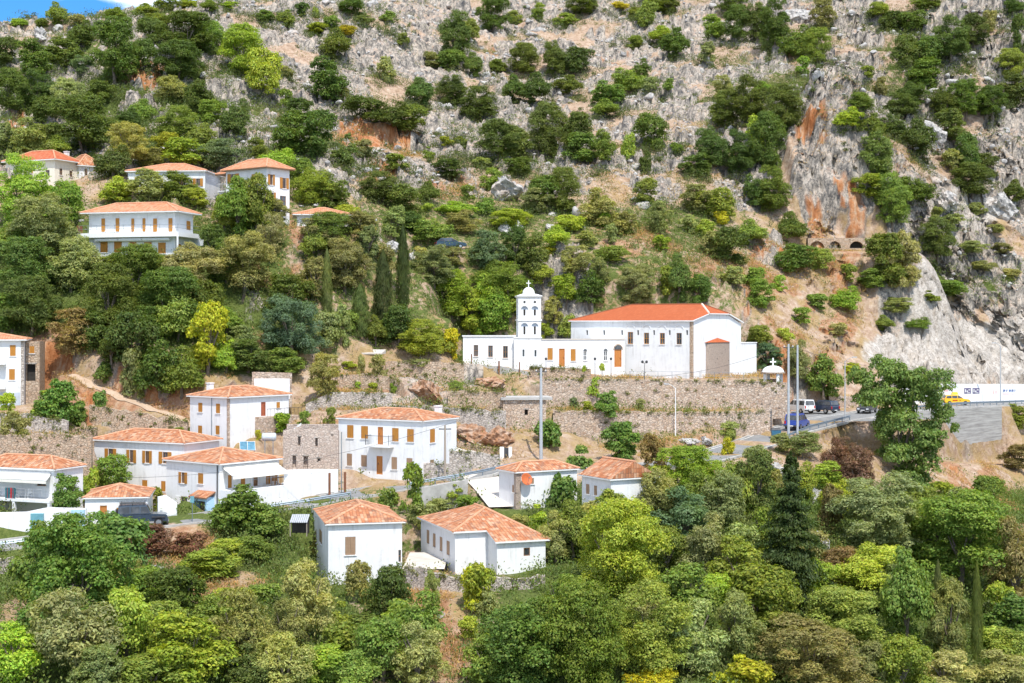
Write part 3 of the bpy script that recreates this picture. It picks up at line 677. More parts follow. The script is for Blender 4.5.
spec('ruin', 'roofless stone ruin with empty window openings left of the two-storey house', 283, 431, 472, 152, 3, 'ruin_stone', Ll=5, xr=338.2, roof=None,
     R_=[(298,436.5,300.6,446,'dark'),(315.2,438,317.8,446.5,'dark'),(292.5,455.5,296.2,467.5,'dark'),(303.4,456,308,470,'dark'),(317.5,458.5,320.5,461,'dark')], cat='ruin', name='ruined_house')

CH_ = Frame(692, 321.5, 379, 187, 55, xl=571, xr=741)
LW_ = Frame(515, 336.6, 366, 186.3, 84, xl=463, Lr=6.5)
TB_ = Frame(514.2, 338.3, 369, 185.6, 4, Ll=5, xr=541.2)
AX_ = Frame(541.3, 340, 368.5, 186.2, 27, Ll=5, xr=624.5)
TW_ = Frame(518.4, 297, 339, 186.2, 5, Ll=2.8, xr=541)
for f_ in (LW_, TB_): rect_pad(f_.C, f_.th, -.1, f_.Lr, -.1, f_.Ll, f_.zb - .1, .6, 4)
# ---------------------------------------------------------------- the ground sheet
def cull_rows():
    pass
nr, ncol = XX.shape
shift = win * sstep(.4, .9, np.abs(np.gradient(ZN, axis=0) / np.gradient(ys)[:, None])) * 3.6 * np.clip(fbm(XX / 1.9, ZN / 3.4, 4, 131) - .3, 0, 1)
shift += tw * sstep(.8, 1.6, np.abs(np.gradient(ZN, axis=0) / np.gradient(ys)[:, None])) * 1.8 * (fbm(XX / 1.3, ZN / 1.6, 4, 133) - .5)
shift += sstep(880, 910, PX) * (1 - sstep(375, 386, PY)) * (YY > 238) * sstep(.5, 1.1, np.abs(np.gradient(ZN, axis=0) / np.gradient(ys)[:, None])) * 3.4 * np.clip(.65 * fbm(XX / 1.7, ZN / 1.5, 5, 137) + .35 * cells(XX / 2.6, ZN / 2.1, 139)[0] - .3, 0, 1)
Vt = np.stack([XX, YY + shift, ZN], -1).reshape(-1, 3)
ii = (np.arange(nr - 1)[:, None] * ncol + np.arange(ncol - 1)[None, :]).ravel()
Ft = np.stack([ii, ii + 1, ii + 1 + ncol, ii + ncol], 1)

def terrain_mat():
    m, nt, b, out = new_mat('hillside_ground'); b.inputs['Roughness'].default_value = .95; b.inputs['Specular IOR Level'].default_value = .1
    at = N(nt, 'Attribute', attribute_name='splat'); sp = N(nt, 'SeparateColor'); nt.links.new(at.outputs['Color'], sp.inputs[0])
    p = pos(nt)
    n1 = noise(nt, p, .28, 8, .65); n2 = noise(nt, p, 1.1, 10, .68); n3 = noise(nt, pos(nt, (1, 1, 1)), .9, 8, .7, .6); n4 = noise(nt, p, 3.2, 6, .7)
    tan = ramp(nt, n2, [(.3, (.21, .135, .085)), (.5, (.40, .285, .205)), (.68, (.50, .405, .32))])
    straw = ramp(nt, n4, [(.3, (.27, .18, .08)), (.7, (.40, .29, .15))])
    zp = N(nt, 'SeparateXYZ'); nt.links.new(p, zp.inputs[0]); base = mixc(nt, math_(nt, 'MULTIPLY', mapr(nt, n1, .42, .6), mapr(nt, zp.outputs[2], 14, 30, 1, .12)), tan, straw)
    green = ramp(nt, n4, [(.3, (.065, .09, .022)), (.6, (.12, .15, .04)), (.8, (.21, .21, .07))])
    soil = mixc(nt, mapr(nt, sp.outputs[1], .78, .93), ramp(nt, n2, [(.32, (.22, .105, .055)), (.5, (.36, .205, .12)), (.68, (.45, .32, .22))]), ramp(nt, n2, [(.32, (.24, .085, .035)), (.52, (.42, .185, .085)), (.7, (.48, .31, .20))]))
    rock = ramp(nt, n2, [(.36, (.06, .06, .06)), (.45, (.26, .23, .20)), (.56, (.47, .41, .345)), (.7, (.60, .535, .46))])
    cr = math_(nt, 'ABSOLUTE', math_(nt, 'SUBTRACT', noise(nt, p, .75, 9, .7, .6), .5))
    rock = mixc(nt, mapr(nt, cr, 0, .03, .7, 0), rock, (.07, .066, .062))
    pinkr = mixc(nt, mapr(nt, n3, .44, .60, 0, .75), rock, (.44, .315, .235))
    quarry = ramp(nt, n2, [(.34, (.30, .265, .23)), (.5, (.48, .435, .385)), (.68, (.57, .525, .475))])
    quarry = mixc(nt, mapr(nt, cr, 0, .035, .7, 0), quarry, (.16, .14, .12)); quarry = mixc(nt, mapr(nt, n1, .52, .66, 0, .3), quarry, (.46, .38, .30))
    def w(ch, nn, lo, hi, amp): return mapr(nt, math_(nt, 'ADD', ch, math_(nt, 'MULTIPLY', math_(nt, 'SUBTRACT', nn, .5), amp)), lo, hi)
    c = mixc(nt, w(sp.outputs[2], n3, .38, .58, 1.5), base, green)
    c = mixc(nt, w(sp.outputs[1], n1, .42, .62, 1.3), c, soil)
    c = mixc(nt, w(sp.outputs[0], n3, .40, .50, 1.3), c, pinkr)
    c = mixc(nt, w(at.outputs['Alpha'], n1, .4, .6, .8), c, quarry)
    # bare steep faces: blue-grey limestone with rusty streaks
    gn = N(nt, 'NewGeometry'); sn = N(nt, 'SeparateXYZ'); nt.links.new(gn.outputs['True Normal'], sn.inputs[0])
    steep = mapr(nt, sn.outputs[2], .42, .62, 1, 0)
    streak = noise(nt, pos(nt, (1, 1, .42)), .8, 9, .72)
    face = ramp(nt, streak, [(.36, (.06, .062, .068)), (.46, (.235, .21, .18)), (.57, (.45, .395, .335)), (.70, (.55, .43, .33))])
    rust = ramp(nt, noise(nt, pos(nt, (1, 1, .3)), .7, 7, .7), [(.35, (.24, .085, .03)), (.5, (.40, .18, .08)), (.64, (.46, .31, .20)), (.75, (.36, .35, .34))])
    cn_ = math_(nt, 'ABSOLUTE', math_(nt, 'SUBTRACT', noise(nt, pos(nt, (1, 1, .75)), .62, 9, .7, .8), .5)); face = mixc(nt, mapr(nt, cn_, 0, .035, .75, 0), face, (.05, .05, .052))
    face = mixc(nt, mapr(nt, sp.outputs[1], .35, .7), face, rust)
    c = mixc(nt, math_(nt, 'MULTIPLY', math_(nt, 'MULTIPLY', steep, mapr(nt, math_(nt, 'ADD', sp.outputs[0], sp.outputs[1]), .25, .5)), mapr(nt, at.outputs['Alpha'], .2, .6, 1, .12)), c, face)
    nt.links.new(c, b.inputs['Base Color'])
    bump(nt, b, math_(nt, 'ADD', n2, math_(nt, 'MULTIPLY', n4, .4)), .9, .35)
    return m
me = np_mesh('hillside', Vt, Ft, terrain_mat(), False)
ca = me.attributes.new('splat', 'FLOAT_COLOR', 'POINT')
spl = np.clip(np.stack([mR, mG, mB, mA], -1), 0, 1).reshape(-1)
ca.data.foreach_set('color', spl.astype(np.float32))
hill = link(bpy.data.objects.new('terrain', me)); tag(hill, 'rocky Mediterranean mountainside falling to a green valley', 'terrain', kind='structure')

def ground(x, y):
    u = x / y; i = np.clip(np.searchsorted(ys, y) - 1, 0, nr - 2); j = np.clip(np.searchsorted(us, u) - 1, 0, ncol - 2)
    a = min(max((y - ys[i]) / (ys[i + 1] - ys[i]), 0), 1); b = min(max((u - us[j]) / (us[j + 1] - us[j]), 0), 1)
    return float((ZN[i, j] * (1 - b) + ZN[i, j + 1] * b) * (1 - a) + (ZN[i + 1, j] * (1 - b) + ZN[i + 1, j + 1] * b) * a)
def cast(px, py, ymin=86.0):
    """ground point seen at a photo position"""
    u = U(px); s = S(py); j = int(np.clip(np.searchsorted(us, u) - 1, 0, ncol - 2)); b = (u - us[j]) / (us[j + 1] - us[j])
    z = ZN[:, j] * (1 - b) + ZN[:, j + 1] * b
    ok = np.where((z >= s * ys) & (ys >= ymin))[0]
    if len(ok) == 0: k = nr - 30
    else: k = ok[0]
    Y = ys[k]
    if k > 0 and len(ok):
        f0 = z[k - 1] - s * ys[k - 1]; f1 = z[k] - s * ys[k]
        if f1 > f0 and f0 < 0: Y = ys[k - 1] + (ys[k] - ys[k - 1]) * (-f0) / (f1 - f0)
    return Vector((u * Y, Y, ground(u * Y, Y)))

# ---------------------------------------------------------------- roads
def ribbon(name, pts, half, mat, lift, kind='structure', edge=None, label=None, drape=False):
    m = MB(); P = [Vector(p) for p in pts]; res = []
    # densify
    Q = []
    for a, b in zip(P[:-1], P[1:]):
        n = max(1, int((b - a).length / (.5 if drape else 3)))
        Q += [a.lerp(b, i / n) for i in range(n)]
    Q.append(P[-1])
    if drape: Q = [Vector((q.x, q.y, ground(q.x, q.y))) for q in Q]
    def side(i):
        d = Q[min(i + 1, len(Q) - 1)] - Q[max(i - 1, 0)]; d.z = 0; d.normalize(); return Vector((-d.y, d.x, 0))
    for i in range(len(Q) - 1):
        a, b = Q[i], Q[i + 1]; na, nb = side(i), side(i + 1); l = Vector((0, 0, lift))
        lo, hi = half if hasattr(half, '__len__') else (-half, half)
        if drape:
            for k in range(4):
                e0, e1 = lerp(lo, hi, k / 4), lerp(lo, hi, (k + 1) / 4); c4 = [a + na * e0, b + nb * e0, b + nb * e1, a + na * e1]
                m.poly([Vector((p.x, p.y, ground(p.x, p.y) + lift)) for p in c4])
        else: m.poly([a + na * lo + l, b + nb * lo + l, b + nb * hi + l, a + na * hi + l])
    o = m.build(name, MATS[mat]); o['kind'] = kind
    if label: o['label'] = label
    return o, Q, side
road, RQ, rside = ribbon('road', ROAD3, 2.9, 'asphalt', .02, label='pale grey two-lane road crossing the village')
for s_ in (-2.62, 2.62): ribbon('road_line', ROAD3, (s_ - .06, s_ + .06), 'line_paint', .026)
ribbon('car_park', [(U(800) * 196, 190.5, -11.85), (U(874) * 196, 191.5, -11.85)], (-6.5, 17), 'asphalt', .03, label='pale grey parking area above the road bend')
ribbon('dirt_track', TRACK3, .95, 'dirt_track', .07, drape=True, label='pale dirt track climbing to the left edge house')
ribbon('footpath', PATH3, .75, 'pale_concrete', .06, drape=True, label='white concrete footpath to the gate')
ribbon('driveway', RAMP3, 1.8, 'pale_concrete', .04, label='white concrete driveway beside the dish house')
ribbon('upper_road', HIGHROAD3, 2.2, 'asphalt', .03, label='narrow road among shrubs high above the bell tower')
m = MB(); x0, x1 = U(405) * 128, U(405) * 128 + 3.5; m.poly([(x0, 124.9, -20.31), (x1, 124.9, -20.31), (x1, 134, -20.31), (x0, 134, -20.31)]); o = m.build('patio', MATS['pale_concrete']); o['kind'] = 'structure'
for s_ in (-1, 1):      # road kerb in real relief
    m = MB()
    for i in range(len(RQ) - 1):
        a, b = RQ[i], RQ[i + 1]; na, nb = rside(i) * s_, rside(i + 1) * s_
        lo = [a + na * 2.9 + Vector((0, 0, -.15)), b + nb * 2.9 + Vector((0, 0, -.15)), b + nb * 3.15 + Vector((0, 0, -.15)), a + na * 3.15 + Vector((0, 0, -.15))]
        m.prism(lo, [p + Vector((0, 0, .27)) for p in lo])
    o = m.build('kerb', MATS['concrete']); o['kind'] = 'structure'

# ---------------------------------------------------------------- retaining walls
for w in RWALLS:
    m = MB(); P = []
    for a, b in zip(w['P'][:-1], w['P'][1:]):
        n = max(1, int(math.hypot(b[0] - a[0], b[1] - a[1]) / .55))
        P += [tuple(lerp(a[k], b[k], i / n) for k in range(4)) for i in range(n)]
    P.append(w['P'][-1]); t = w['th']
    rr = random.Random(len(P)); rag = [rr.uniform(-w['rag'], w['rag']) + (rr.uniform(-2, 0) * w['rag'] if rr.random() < .15 else 0) for _ in P]; off = [rr.uniform(-1, 1) * min(.05, w['rag'] * .4) for _ in P]
    for i in range(len(P) - 1):
        a, b = P[i], P[i + 1]; ya, yb = a[1] - t / 2 + off[i], b[1] - t / 2 + off[i + 1]; za, zb = a[2] + .05 + rag[i], b[2] + .05 + rag[i + 1]
        la, lb = a[3] - w['foot'], b[3] - w['foot']
        m.poly([(a[0], ya, la), (b[0], yb, lb), (b[0], yb, zb), (a[0], ya, za)])
        m.poly([(a[0], ya, za), (b[0], yb, zb), (b[0], b[1] + t / 2, zb), (a[0], a[1] + t / 2, za)])
        m.poly([(b[0], b[1] + t / 2, lb), (a[0], a[1] + t / 2, la), (a[0], a[1] + t / 2, za), (b[0], b[1] + t / 2, zb)])
    for i, sgn in ((0, 1), (len(P) - 1, -1)):
        a = P[i]; q = [(a[0], a[1] - t / 2 + off[i], a[3] - w['foot']), (a[0], a[1] - t / 2 + off[i], a[2] + .05 + rag[i]), (a[0], a[1] + t / 2, a[2] + .05 + rag[i]), (a[0], a[1] + t / 2, a[3] - w['foot'])]
        m.poly(q[::sgn])
    o = m.build(w['name'], MATS[w['mat']], merge=True); tag(o, w['label'], w['cat'], w['group'], 'thing')
    w['obj'] = o
# ---------------------------------------------------------------- houses
def make_house(key, h):
    f = h['fr']; root = empty(h['name'], (f.C[0], f.C[1], f.zb), f.th); tag(root, h['label'], h['cat']); h['root'] = root
    m = MB(); todo = []
    for face, L, lst in (('R', f.Lr, h['R']), ('L', f.Ll, h['L'])):
        ops = []
        for x0, y0, x1, y1, kind, *mt in lst:
            ua, _ = f.hit(face, x0, (y0 + y1) / 2); ub, _ = f.hit(face, x1, (y0 + y1) / 2)
            if ua > ub: ua, ub = ub, ua
            _, za = f.hit(face, (x0 + x1) / 2, y1); _, zb = f.hit(face, (x0 + x1) / 2, y0)
            full = (max(ua, .08), min(ub, L - .08), max(za, .02), min(zb, f.H - .12))
            if full[1] - full[0] < .2: full = (full[0], full[0] + .2, full[2], full[3])
            o = fit_opening(full, 'open' if kind == 'open' else 'blind' if kind == 'white_blind' else kind); ops.append(o); todo.append((face, o, full, kind, mt[0] if mt else None))
        wall_face(m, face, L, -1.6, f.H, ops, depth=.5 if any(k[3] == 'dark' for k in todo) else .16)
    fr = (f.Lr, f.Ll)
    m.poly([(f.Lr, 0, -1.6), (f.Lr, f.Ll, -1.6), (f.Lr, f.Ll, f.H), (f.Lr, 0, f.H)])
    m.poly([(f.Lr, f.Ll, -1.6), (0, f.Ll, -1.6), (0, f.Ll, f.H), (f.Lr, f.Ll, f.H)])
    gab = h.get('gable')
    rise = None
    if h['yr'] is not None:
        Dc = f.centre_dist(); rise = max(.5, S(h['yr']) * Dc - f.zb - f.H - .14)
        if gab == 'y':
            k = rise * (f.Lr / 2) / (f.Lr / 2 + h['over'])
            for y in (0, f.Ll): m.poly([(0, y, f.H), (f.Lr, y, f.H), (f.Lr / 2, y, f.H + k + .1)])
    if h['roof'] is None and h['cat'] == 'ruin':
        rr = random.Random(4)           # broken wall tops
        x = 0.0
        while x < f.Lr - .1:
            wd = min(rr.uniform(.3, .8), f.Lr - x); m.box(x, x + wd, .002, .45, f.H - .3, f.H + rr.uniform(0, .5)); x += wd
        m.poly([(0, .5, -1.6), (f.Lr, .5, -1.6), (f.Lr, .5, f.H - .05), (0, .5, f.H - .05)])
        m.box(0, f.Lr, f.Ll * .8, f.Ll * .8 + .5, f.H - 2, f.H + .4)
    wall = m.build('wall', MATS[h['wall']], root)
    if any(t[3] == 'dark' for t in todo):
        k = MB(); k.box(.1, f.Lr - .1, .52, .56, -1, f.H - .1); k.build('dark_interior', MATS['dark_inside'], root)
    for face, o, full, kind, mt in todo:
        if kind != 'dark': opening_parts(root, face, o, full, kind, 0.0, mt)
        else:
            k = MB(); fbox(k, face, o[0] - .12, o[1] + .12, -.03, .1, o[3], o[3] + .16); k.build('lintel', MATS['grey_stone'], root)
    if h['roof']:
        ro = roof_hip(root, f.Lr, f.Ll, f.H, rise, h['over'], h['roof'], gable=bool(gab), pyramid_axis='y' if gab else h.get('axis'), soffit=h.get('soffit', 'white_paint'))
        for px, pyt in h.get('chimney', ()):
            u, z = f.hit('L' if px < CX + F * f.C[0] / f.C[1] else 'R', px, pyt, 2.0)
            fc = 'L' if px < CX + F * f.C[0] / f.C[1] else 'R'
            c = MB(); fbox(c, fc, u - .28, u + .28, 1.7, 2.25, f.H + .3, max(z, f.H + 1.2)); fbox(c, fc, u - .34, u + .34, 1.64, 2.31, max(z, f.H + 1.2), max(z, f.H + 1.2) + .1); c.build('chimney', MATS['white_paint'], ro)
    return root
for k_, h_ in HOUSES.items(): make_house(k_, h_)
HR = lambda k: (HOUSES[k]['root'], HOUSES[k]['fr'])

# villa: balcony slab, rail, rolled awnings, end stair block
r_, f_ = HR('villa')
_, zs = f_.hit('L', 130, 237, -1.0); _, zt = f_.hit('L', 130, 232.5, -1.0)
m = MB(); m.box(-1.0, f_.Lr + .1, -1.0, f_.Ll + 1.2, zs, zt); b_ = m.build('balcony', MATS['white_paint'], r_)
m = MB(); 
for a in np.arange(-.9, f_.Ll + 1.1, 1.25): m.tube([(-.95, a, zt), (-.95, a, zt + .95)], .02, 4)
for z in (.5, .95): m.tube([(-.95, -.95, zt + z), (-.95, f_.Ll + 1.1, zt + z)], .018, 4); m.tube([(-.95, -.95, zt + z), (f_.Lr, -.95, zt + z)], .018, 4)
m.build('railing', MATS['galvanised'], b_)
m = MB(); m.box(-.98, 0, f_.Ll + .9, f_.Ll + 1.15, zt, zt + 1.0); m.build('end_screen', MATS['rust_metal'], b_)
for x0, x1 in ((95, 118), (118.6, 142), (142.8, 169.7)):
    a, z = f_.hit('L', x1, 238, -.5); b, _ = f_.hit('L', x0, 238, -.5)
    m = MB(); m.tube([(-.5, a, zs - .3), (-.5, b, zs - .3)], .2, 8); m.build('rolled_awning', MATS['white_paint'], r_)
m = MB()
for a in (-.9, f_.Ll + 1.1): m.box(-.98, -1.1, a - .1, a + .1, -1.6, zs - .003)
m.build('balcony_pillar', MATS['white_paint'], r_)
m = MB(); x0 = f_.Lr + .12; m.box(x0, x0 + 1.6, -.6, 2.2, -1.6, zs - .01); s_ = m.build('stair_block', MATS['white_plaster'], r_)
m = MB(); m.box(x0 + .5, x0 + 1.2, -.64, -.58, zs - 2.2, zs - 1.1); m.build('shutter', MATS['orange_wood'], s_)
# corner house: loggia on its left end with rail, arched cellar door
r_, f_ = HR('corner')
m = MB(); y0 = f_.Ll + .01; zu = f_.hit('L', 226, 189.5)[1]
m.box(.4, 4.5, y0, y0 + 1.9, -1.6, zu - .25); w_ = m.build('wall', MATS['white_plaster'], r_)
m = MB(); m.box(1.7, 4.5, y0, y0 + 1.9, zu - .25, f_.H); m.build('loggia_wall', MATS['grey_plaster'], r_)
m = MB(); m.box(.2, 1.7, y0, y0 + 2.0, zu - .245, zu - .1); b_ = m.build('balcony', MATS['white_paint'], r_)
m = MB()
for a in np.arange(y0 + .1, y0 + 2, .3): m.tube([(.3, a, zu - .1), (.3, a, zu + .85)], .02, 4)
m.tube([(.3, y0, zu + .85), (.3, y0 + 2, zu + .85)], .03, 4); m.build('railing', MATS['white_paint'], b_)
m = MB(); arc = [(0.385, y0 + .95 + .5 * math.cos(t), zu - 1.75 + .5 * math.sin(t)) for t in np.linspace(0, math.pi, 9)]
m.poly(arc + [(.385, y0 + .45, zu - 2.6), (.385, y0 + 1.45, zu - 2.6)]); m.build('arched_door', MATS['brown_wood'], r_)
roof_hip(r_, 3.6, 2.2, f_.H - .3, .7, .3, 'pale_tiles', x0=.6, y0=y0 + .05, name='loggia_roof', soffit='brown')
# front house: balcony
r_, f_ = HR('front')
a, z0 = f_.hit('L', 389, 446, -.9); b, _ = f_.hit('L', 365.5, 446, -.9); zf = f_.hit('L', 380, 444.6)[1]
m = MB(); m.box(-1.0, 0, a, b, zf - .2, zf - .02); b_ = m.build('balcony', MATS['white_paint'], r_)
m = MB()
for y in np.arange(a + .05, b, .16): m.tube([(-.95, y, zf), (-.95, y, zf + .95)], .012, 4)
for y in (a + .04, b - .04):
    for x in np.arange(-.9, 0, .22): m.tube([(x, y, zf), (x, y, zf + .95)], .012, 4)
    m.tube([(-.95, y, zf + .95), (0, y, zf + .95)], .02, 4); m.tube([(-.95, y, zf), (-.95, y, zf + 1.05)], .03, 4)
m.tube([(-.95, a, zf + .95), (-.95, b, zf + .95)], .02, 4); m.build('railing', MATS['dark_metal'], b_)
# middle house: stone terrace with a rail in front of the red door
r_, f_ = HR('middle')
a, _ = f_.hit('R', 255, 425); zf = f_.hit('R', 263, 416)[1]
m = MB(); m.box(a, f_.Lr + .5, -1.9, -.01, -1.8, zf - .05); t_ = m.build('stone_terrace', MATS['pink_stone'], r_)
m = MB()
for x in np.arange(a + .05, f_.Lr + .5, .5): m.tube([(x, -1.85, zf - .05), (x, -1.85, zf + .85)], .018, 4)
m.tube([(a, -1.85, zf + .85), (f_.Lr + .5, -1.85, zf + .85)], .022, 4); m.build('railing', MATS['dark_metal'], t_)
m = MB(); m.box(-.02, .22, -.03, .2, -1.6, f_.H - .02); m.build('corner_stones', MATS['pink_stone'], r_)
m = MB(); z = f_.H; m.tube([(-.05, f_.Ll * .42, .2), (-.05, f_.Ll * .42, z)], .04, 5); m.build('drainpipe', MATS['galvanised'], r_)
# dish house corner stones and dish
r_, f_ = HR('dish')
m = MB(); m.box(-.03, .5, -.03, .35, -1.6, f_.H - .02); m.build('corner_stones', MATS['block_stone'], r_)
u, z = f_.hit('R', 526, 479.5, -.35)
d = empty('satellite_dish', (0, 0, 0)); d.matrix_world = Matrix.Translation(Vector((f_.C[0], f_.C[1], f_.zb))) @ Matrix.Rotation(f_.th, 4, 'Z') @ Matrix.Translation(Vector((u, -.35, z))) @ Matrix.Rotation(R(70), 4, 'X')
tag(d, 'orange satellite dish on the wall of the white roadside house', 'satellite dish')
m = MB(); m.lathe([(.02, 0), (.25, .02), (.48, .1), (.58, .17), (.56, .18), (.46, .12), (.2, .04), (.02, .02)], 20); m.build('reflector', MATS['dish_orange'], d, True)
m = MB(); m.tube([(0, -.5, .12), (0, 0, .62)], .02, 5); m.tube([(0, 0, .55), (0, 0, .72)], .05, 6); m.tube([(0, 0, 0), (0, .1, -.35)], .03, 5); m.build('feed_arm', MATS['galvanised'], d)
# left edge house: quoins, balcony slabs, grey base course
r_, f_ = HR('leftedge')
m = MB(); m.box(-.03, .32, -.03, .3, -1.6, f_.H - .02); m.build('corner_stones', MATS['grey_stone'], r_)
for py in (363.5, 388):
    b, z = f_.hit('L', 5.5, py, -.9); m = MB(); m.box(-1.0, 0, b, b + 3.5, z - .12, z + .12); m.build('balcony', MATS['white_paint'], r_)
z = f_.hit('L', 12, 392.5)[1]; m = MB(); m.box(-.04, -.002, .35, f_.Ll, -1.6, z); m.build('base_course', MATS['grey_plaster'], r_)

# the wing of the white house below the road: its front roof plane runs on over the lower wing
r_, f = HR('wingmain'); p = 2.3; o = .3; E = f.H + .14; Wd = f.Lr
x1 = f.hit('R', 497, 560, -p)[0]; x2 = f.hit('R', 545.5, 560, -p)[0]; xm = (x1 + x2) / 2 - 1.0
Zr = S(509) * (f.C[1] + 4.5) - f.zb; rf = 4.2; sl = (Zr - E) / (rf + o); zl = E - sl * p; zw = zl - .14
a, z1 = f.hit('R', 523.6, 547.8, -p); b, z0 = f.hit('R', 530, 555.7, -p); op = (min(a, b), max(a, b), z0, min(z1, zw - .2))
m = MB(); q = MB(); wall_face(q, 'R', x2 - x1, -1.9, zw, [(op[0] - x1, op[1] - x1, op[2], op[3])]); q.xf(Matrix.Translation((x1, -p, 0))); m = q
m.poly([(x1, -p, -1.9), (x1, .02, -1.9), (x1, .02, f.H), (x1, -p, zw)]); m.poly([(x2, -p, -1.9), (x2, f.Ll, -1.9), (x2, f.Ll, zw), (x2, -p, zw)]); m.poly([(x1, .4, -1.9), (x1, f.Ll, -1.9), (x1, f.Ll, f.H), (x1, .4, f.H)]); m.poly([(Wd, f.Ll, -1.9), (x2, f.Ll, -1.9), (x2, f.Ll, zw), (Wd, f.Ll, f.H)])
if x1 > Wd: m.poly([(Wd, 0, -1.9), (x1, 0, -1.9), (x1, 0, f.H), (Wd, 0, f.H)])
w_ = m.build('wing_wall', MATS['white_plaster'], r_)
a, b, z0, z1 = op; g = MB(); fbox(g, 'R', a + .06, b - .06, -p + .1, -p + .11, z0 + .06, z1 - .06); fbox(g, 'R', (a + b) / 2 - .03, (a + b) / 2 + .03, -p + .05, -p + .098, z0 + .07, z1 - .07); g.build('pane', MATS['window_glass'], w_)
g = MB()
for q in ((a, a + .07, z0, z1), (b - .07, b, z0, z1), (a + .07, b - .07, z1 - .07, z1), (a + .07, b - .07, z0, z0 + .07)): fbox(g, 'R', q[0], q[1], -p + .03, -p + .12, q[2], q[3])
g.build('window_frame', MATS['brown_wood'], w_)
yb = f.Ll + o; rb = f.Ll - 3.0; A, Bk = (xm, rf, Zr), (xm, max(rb, rf + 2), Zr)
L0, L1, C0, C1, D0, D1 = (-o, -o, E), (-o, yb, E), (x1 - .25, -o, E), (x1 - .25, -o - p, zl), (x2 + o, -o - p, zl), (x2 + o, yb, zl)
m = MB()
for q in ([L0, C0, C1, D0, A], [D0, D1, Bk, A], [L1, L0, A, Bk], [D1, L1, Bk]): m.poly(q, slope_uv(q, L0 if q[0] == L0 else q[0], C0 if q[0] == L0 else q[1]))
ro = m.build('roof', MATS['old_tiles'], r_); k = MB(); t = .14
for u, v in ((L0, C0), (C0, C1), (C1, D0), (D0, D1), (D1, L1), (L1, L0)): k.poly([u, v, (v[0], v[1], v[2] - t), (u[0], u[1], u[2] - t)])
k.poly([(L0[0], L0[1], E - t), (C0[0], C0[1], E - t), (C0[0], C0[1] + .4, E - t), (L0[0], L0[1] + .4, E - t)]); k.poly([(L0[0], L0[1], E - t), (L0[0] + .4, L0[1], E - t), (L1[0] + .4, L1[1], E - t), (L1[0], L1[1], E - t)]); k.poly([(C1[0], C1[1], zl - t), (D0[0], D0[1], zl - t), (D0[0], D0[1] + .4, zl - t), (C1[0], C1[1] + .4, zl - t)])
k.build('eave', MATS['white_paint'], ro)
m = MB(); u = Vector((0, 0, .015))
for a_, b_ in ((A, Bk), (L0, A), (D0, A)): m.tube([Vector(a_) + u, Vector(b_) + u], .11, 6)
m.build('ridge_cap', MATS['ridge_tile'], ro)

# porch, downpipe and awning of the awning house
r_, f_ = HR('awning')
a, z1 = f_.hit('L', 207, 497, -.9); b, _ = f_.hit('L', 192, 497, -.9); zd0 = 0.0
m = MB()
for y in (a, b - .25): m.box(-.95, 0, y, y + .25, -1.0, z1 - .05)
m.box(-.95, 0, a + .25, b - .25, z1 - .45, z1 - .05); p_ = m.build('porch', MATS['blue_plaster'], r_)
m = MB(); q = [(-1.2, a - .2, z1 - .06), (-1.2, b + .2, z1 - .06), (0, b + .2, z1 + .45), (0, a - .2, z1 + .45)]; m.poly(q, slope_uv(q, q[0], q[1])); q2 = [(x, y, z - .12) for x, y, z in q]; m.prism(q2, [(x, y, z - .004) for x, y, z in q]); m.build('porch_roof', MATS['old_tiles'], p_)
m = MB(); m.box(-.12, -.06, a + .3, b - .3, -.4, z1 - .5); m.build('door', MATS['weathered_wood'], p_)
m = MB(); m.tube([(-.07, .25, 0), (-.07, .25, f_.H)], .06, 5); m.build('drainpipe', MATS['dark_metal'], r_)
def awning(root, face, f, xa, ya, xb, yb, lxa, lya, lxb, lyb, out, name='awning', posts=True):
    ua, za = f.hit(face, xa, ya); ub, zb = f.hit(face, xb, yb); va, wa = f.hit(face, lxa, lya, -out); vb, wb = f.hit(face, lxb, lyb, -out)
    za = zb = max(min((za + zb) / 2, f.H - .25), 0); wa = wb = (wa + wb) / 2
    m = MB(); n = 10
    for i in range(n):
        s, t = i / n, (i + 1) / n
        P = lambda k, e: (fpt(face, lerp(ua, ub, k), -.04, za) if e == 0 else fpt(face, lerp(va, vb, k), -out, wa)) if e < 2 else fpt(face, lerp(va, vb, k), -out, wa - .28)
        sag = lambda p: (p[0], p[1], p[2])
        mid = lambda k: tuple((x + y) / 2 - (.12 if j == 2 else 0) for j, (x, y) in enumerate(zip(P(k, 0), P(k, 1))))
        m.poly([P(s, 0), P(t, 0), mid(t), mid(s)]); m.poly([mid(s), mid(t), P(t, 1), P(s, 1)]); m.poly([P(s, 1), P(t, 1), P(t, 2), P(s, 2)])
    a_ = m.build(name, MATS['cream_cloth'], root)
    k = MB(); k.tube([fpt(face, ua, -.08, za + .05), fpt(face, ub, -.08, za + .05)], .09, 6); k.tube([fpt(face, va, -out + .02, wa + .02), fpt(face, vb, -out + .02, wa + .02)], .035, 5)
    for u, v in ((ua, va), (ub, vb)): k.tube([fpt(face, u, -.1, za - .15), fpt(face, v, -out, wa)], .025, 5)
    k.build('awning_frame', MATS['lamp_metal'], a_); return (ua, ub, va, vb, za, wa)
awning(r_, 'R', f_, 222.6, 467, 276.5, 462, 233, 477, 288, 470.5, 2.2)
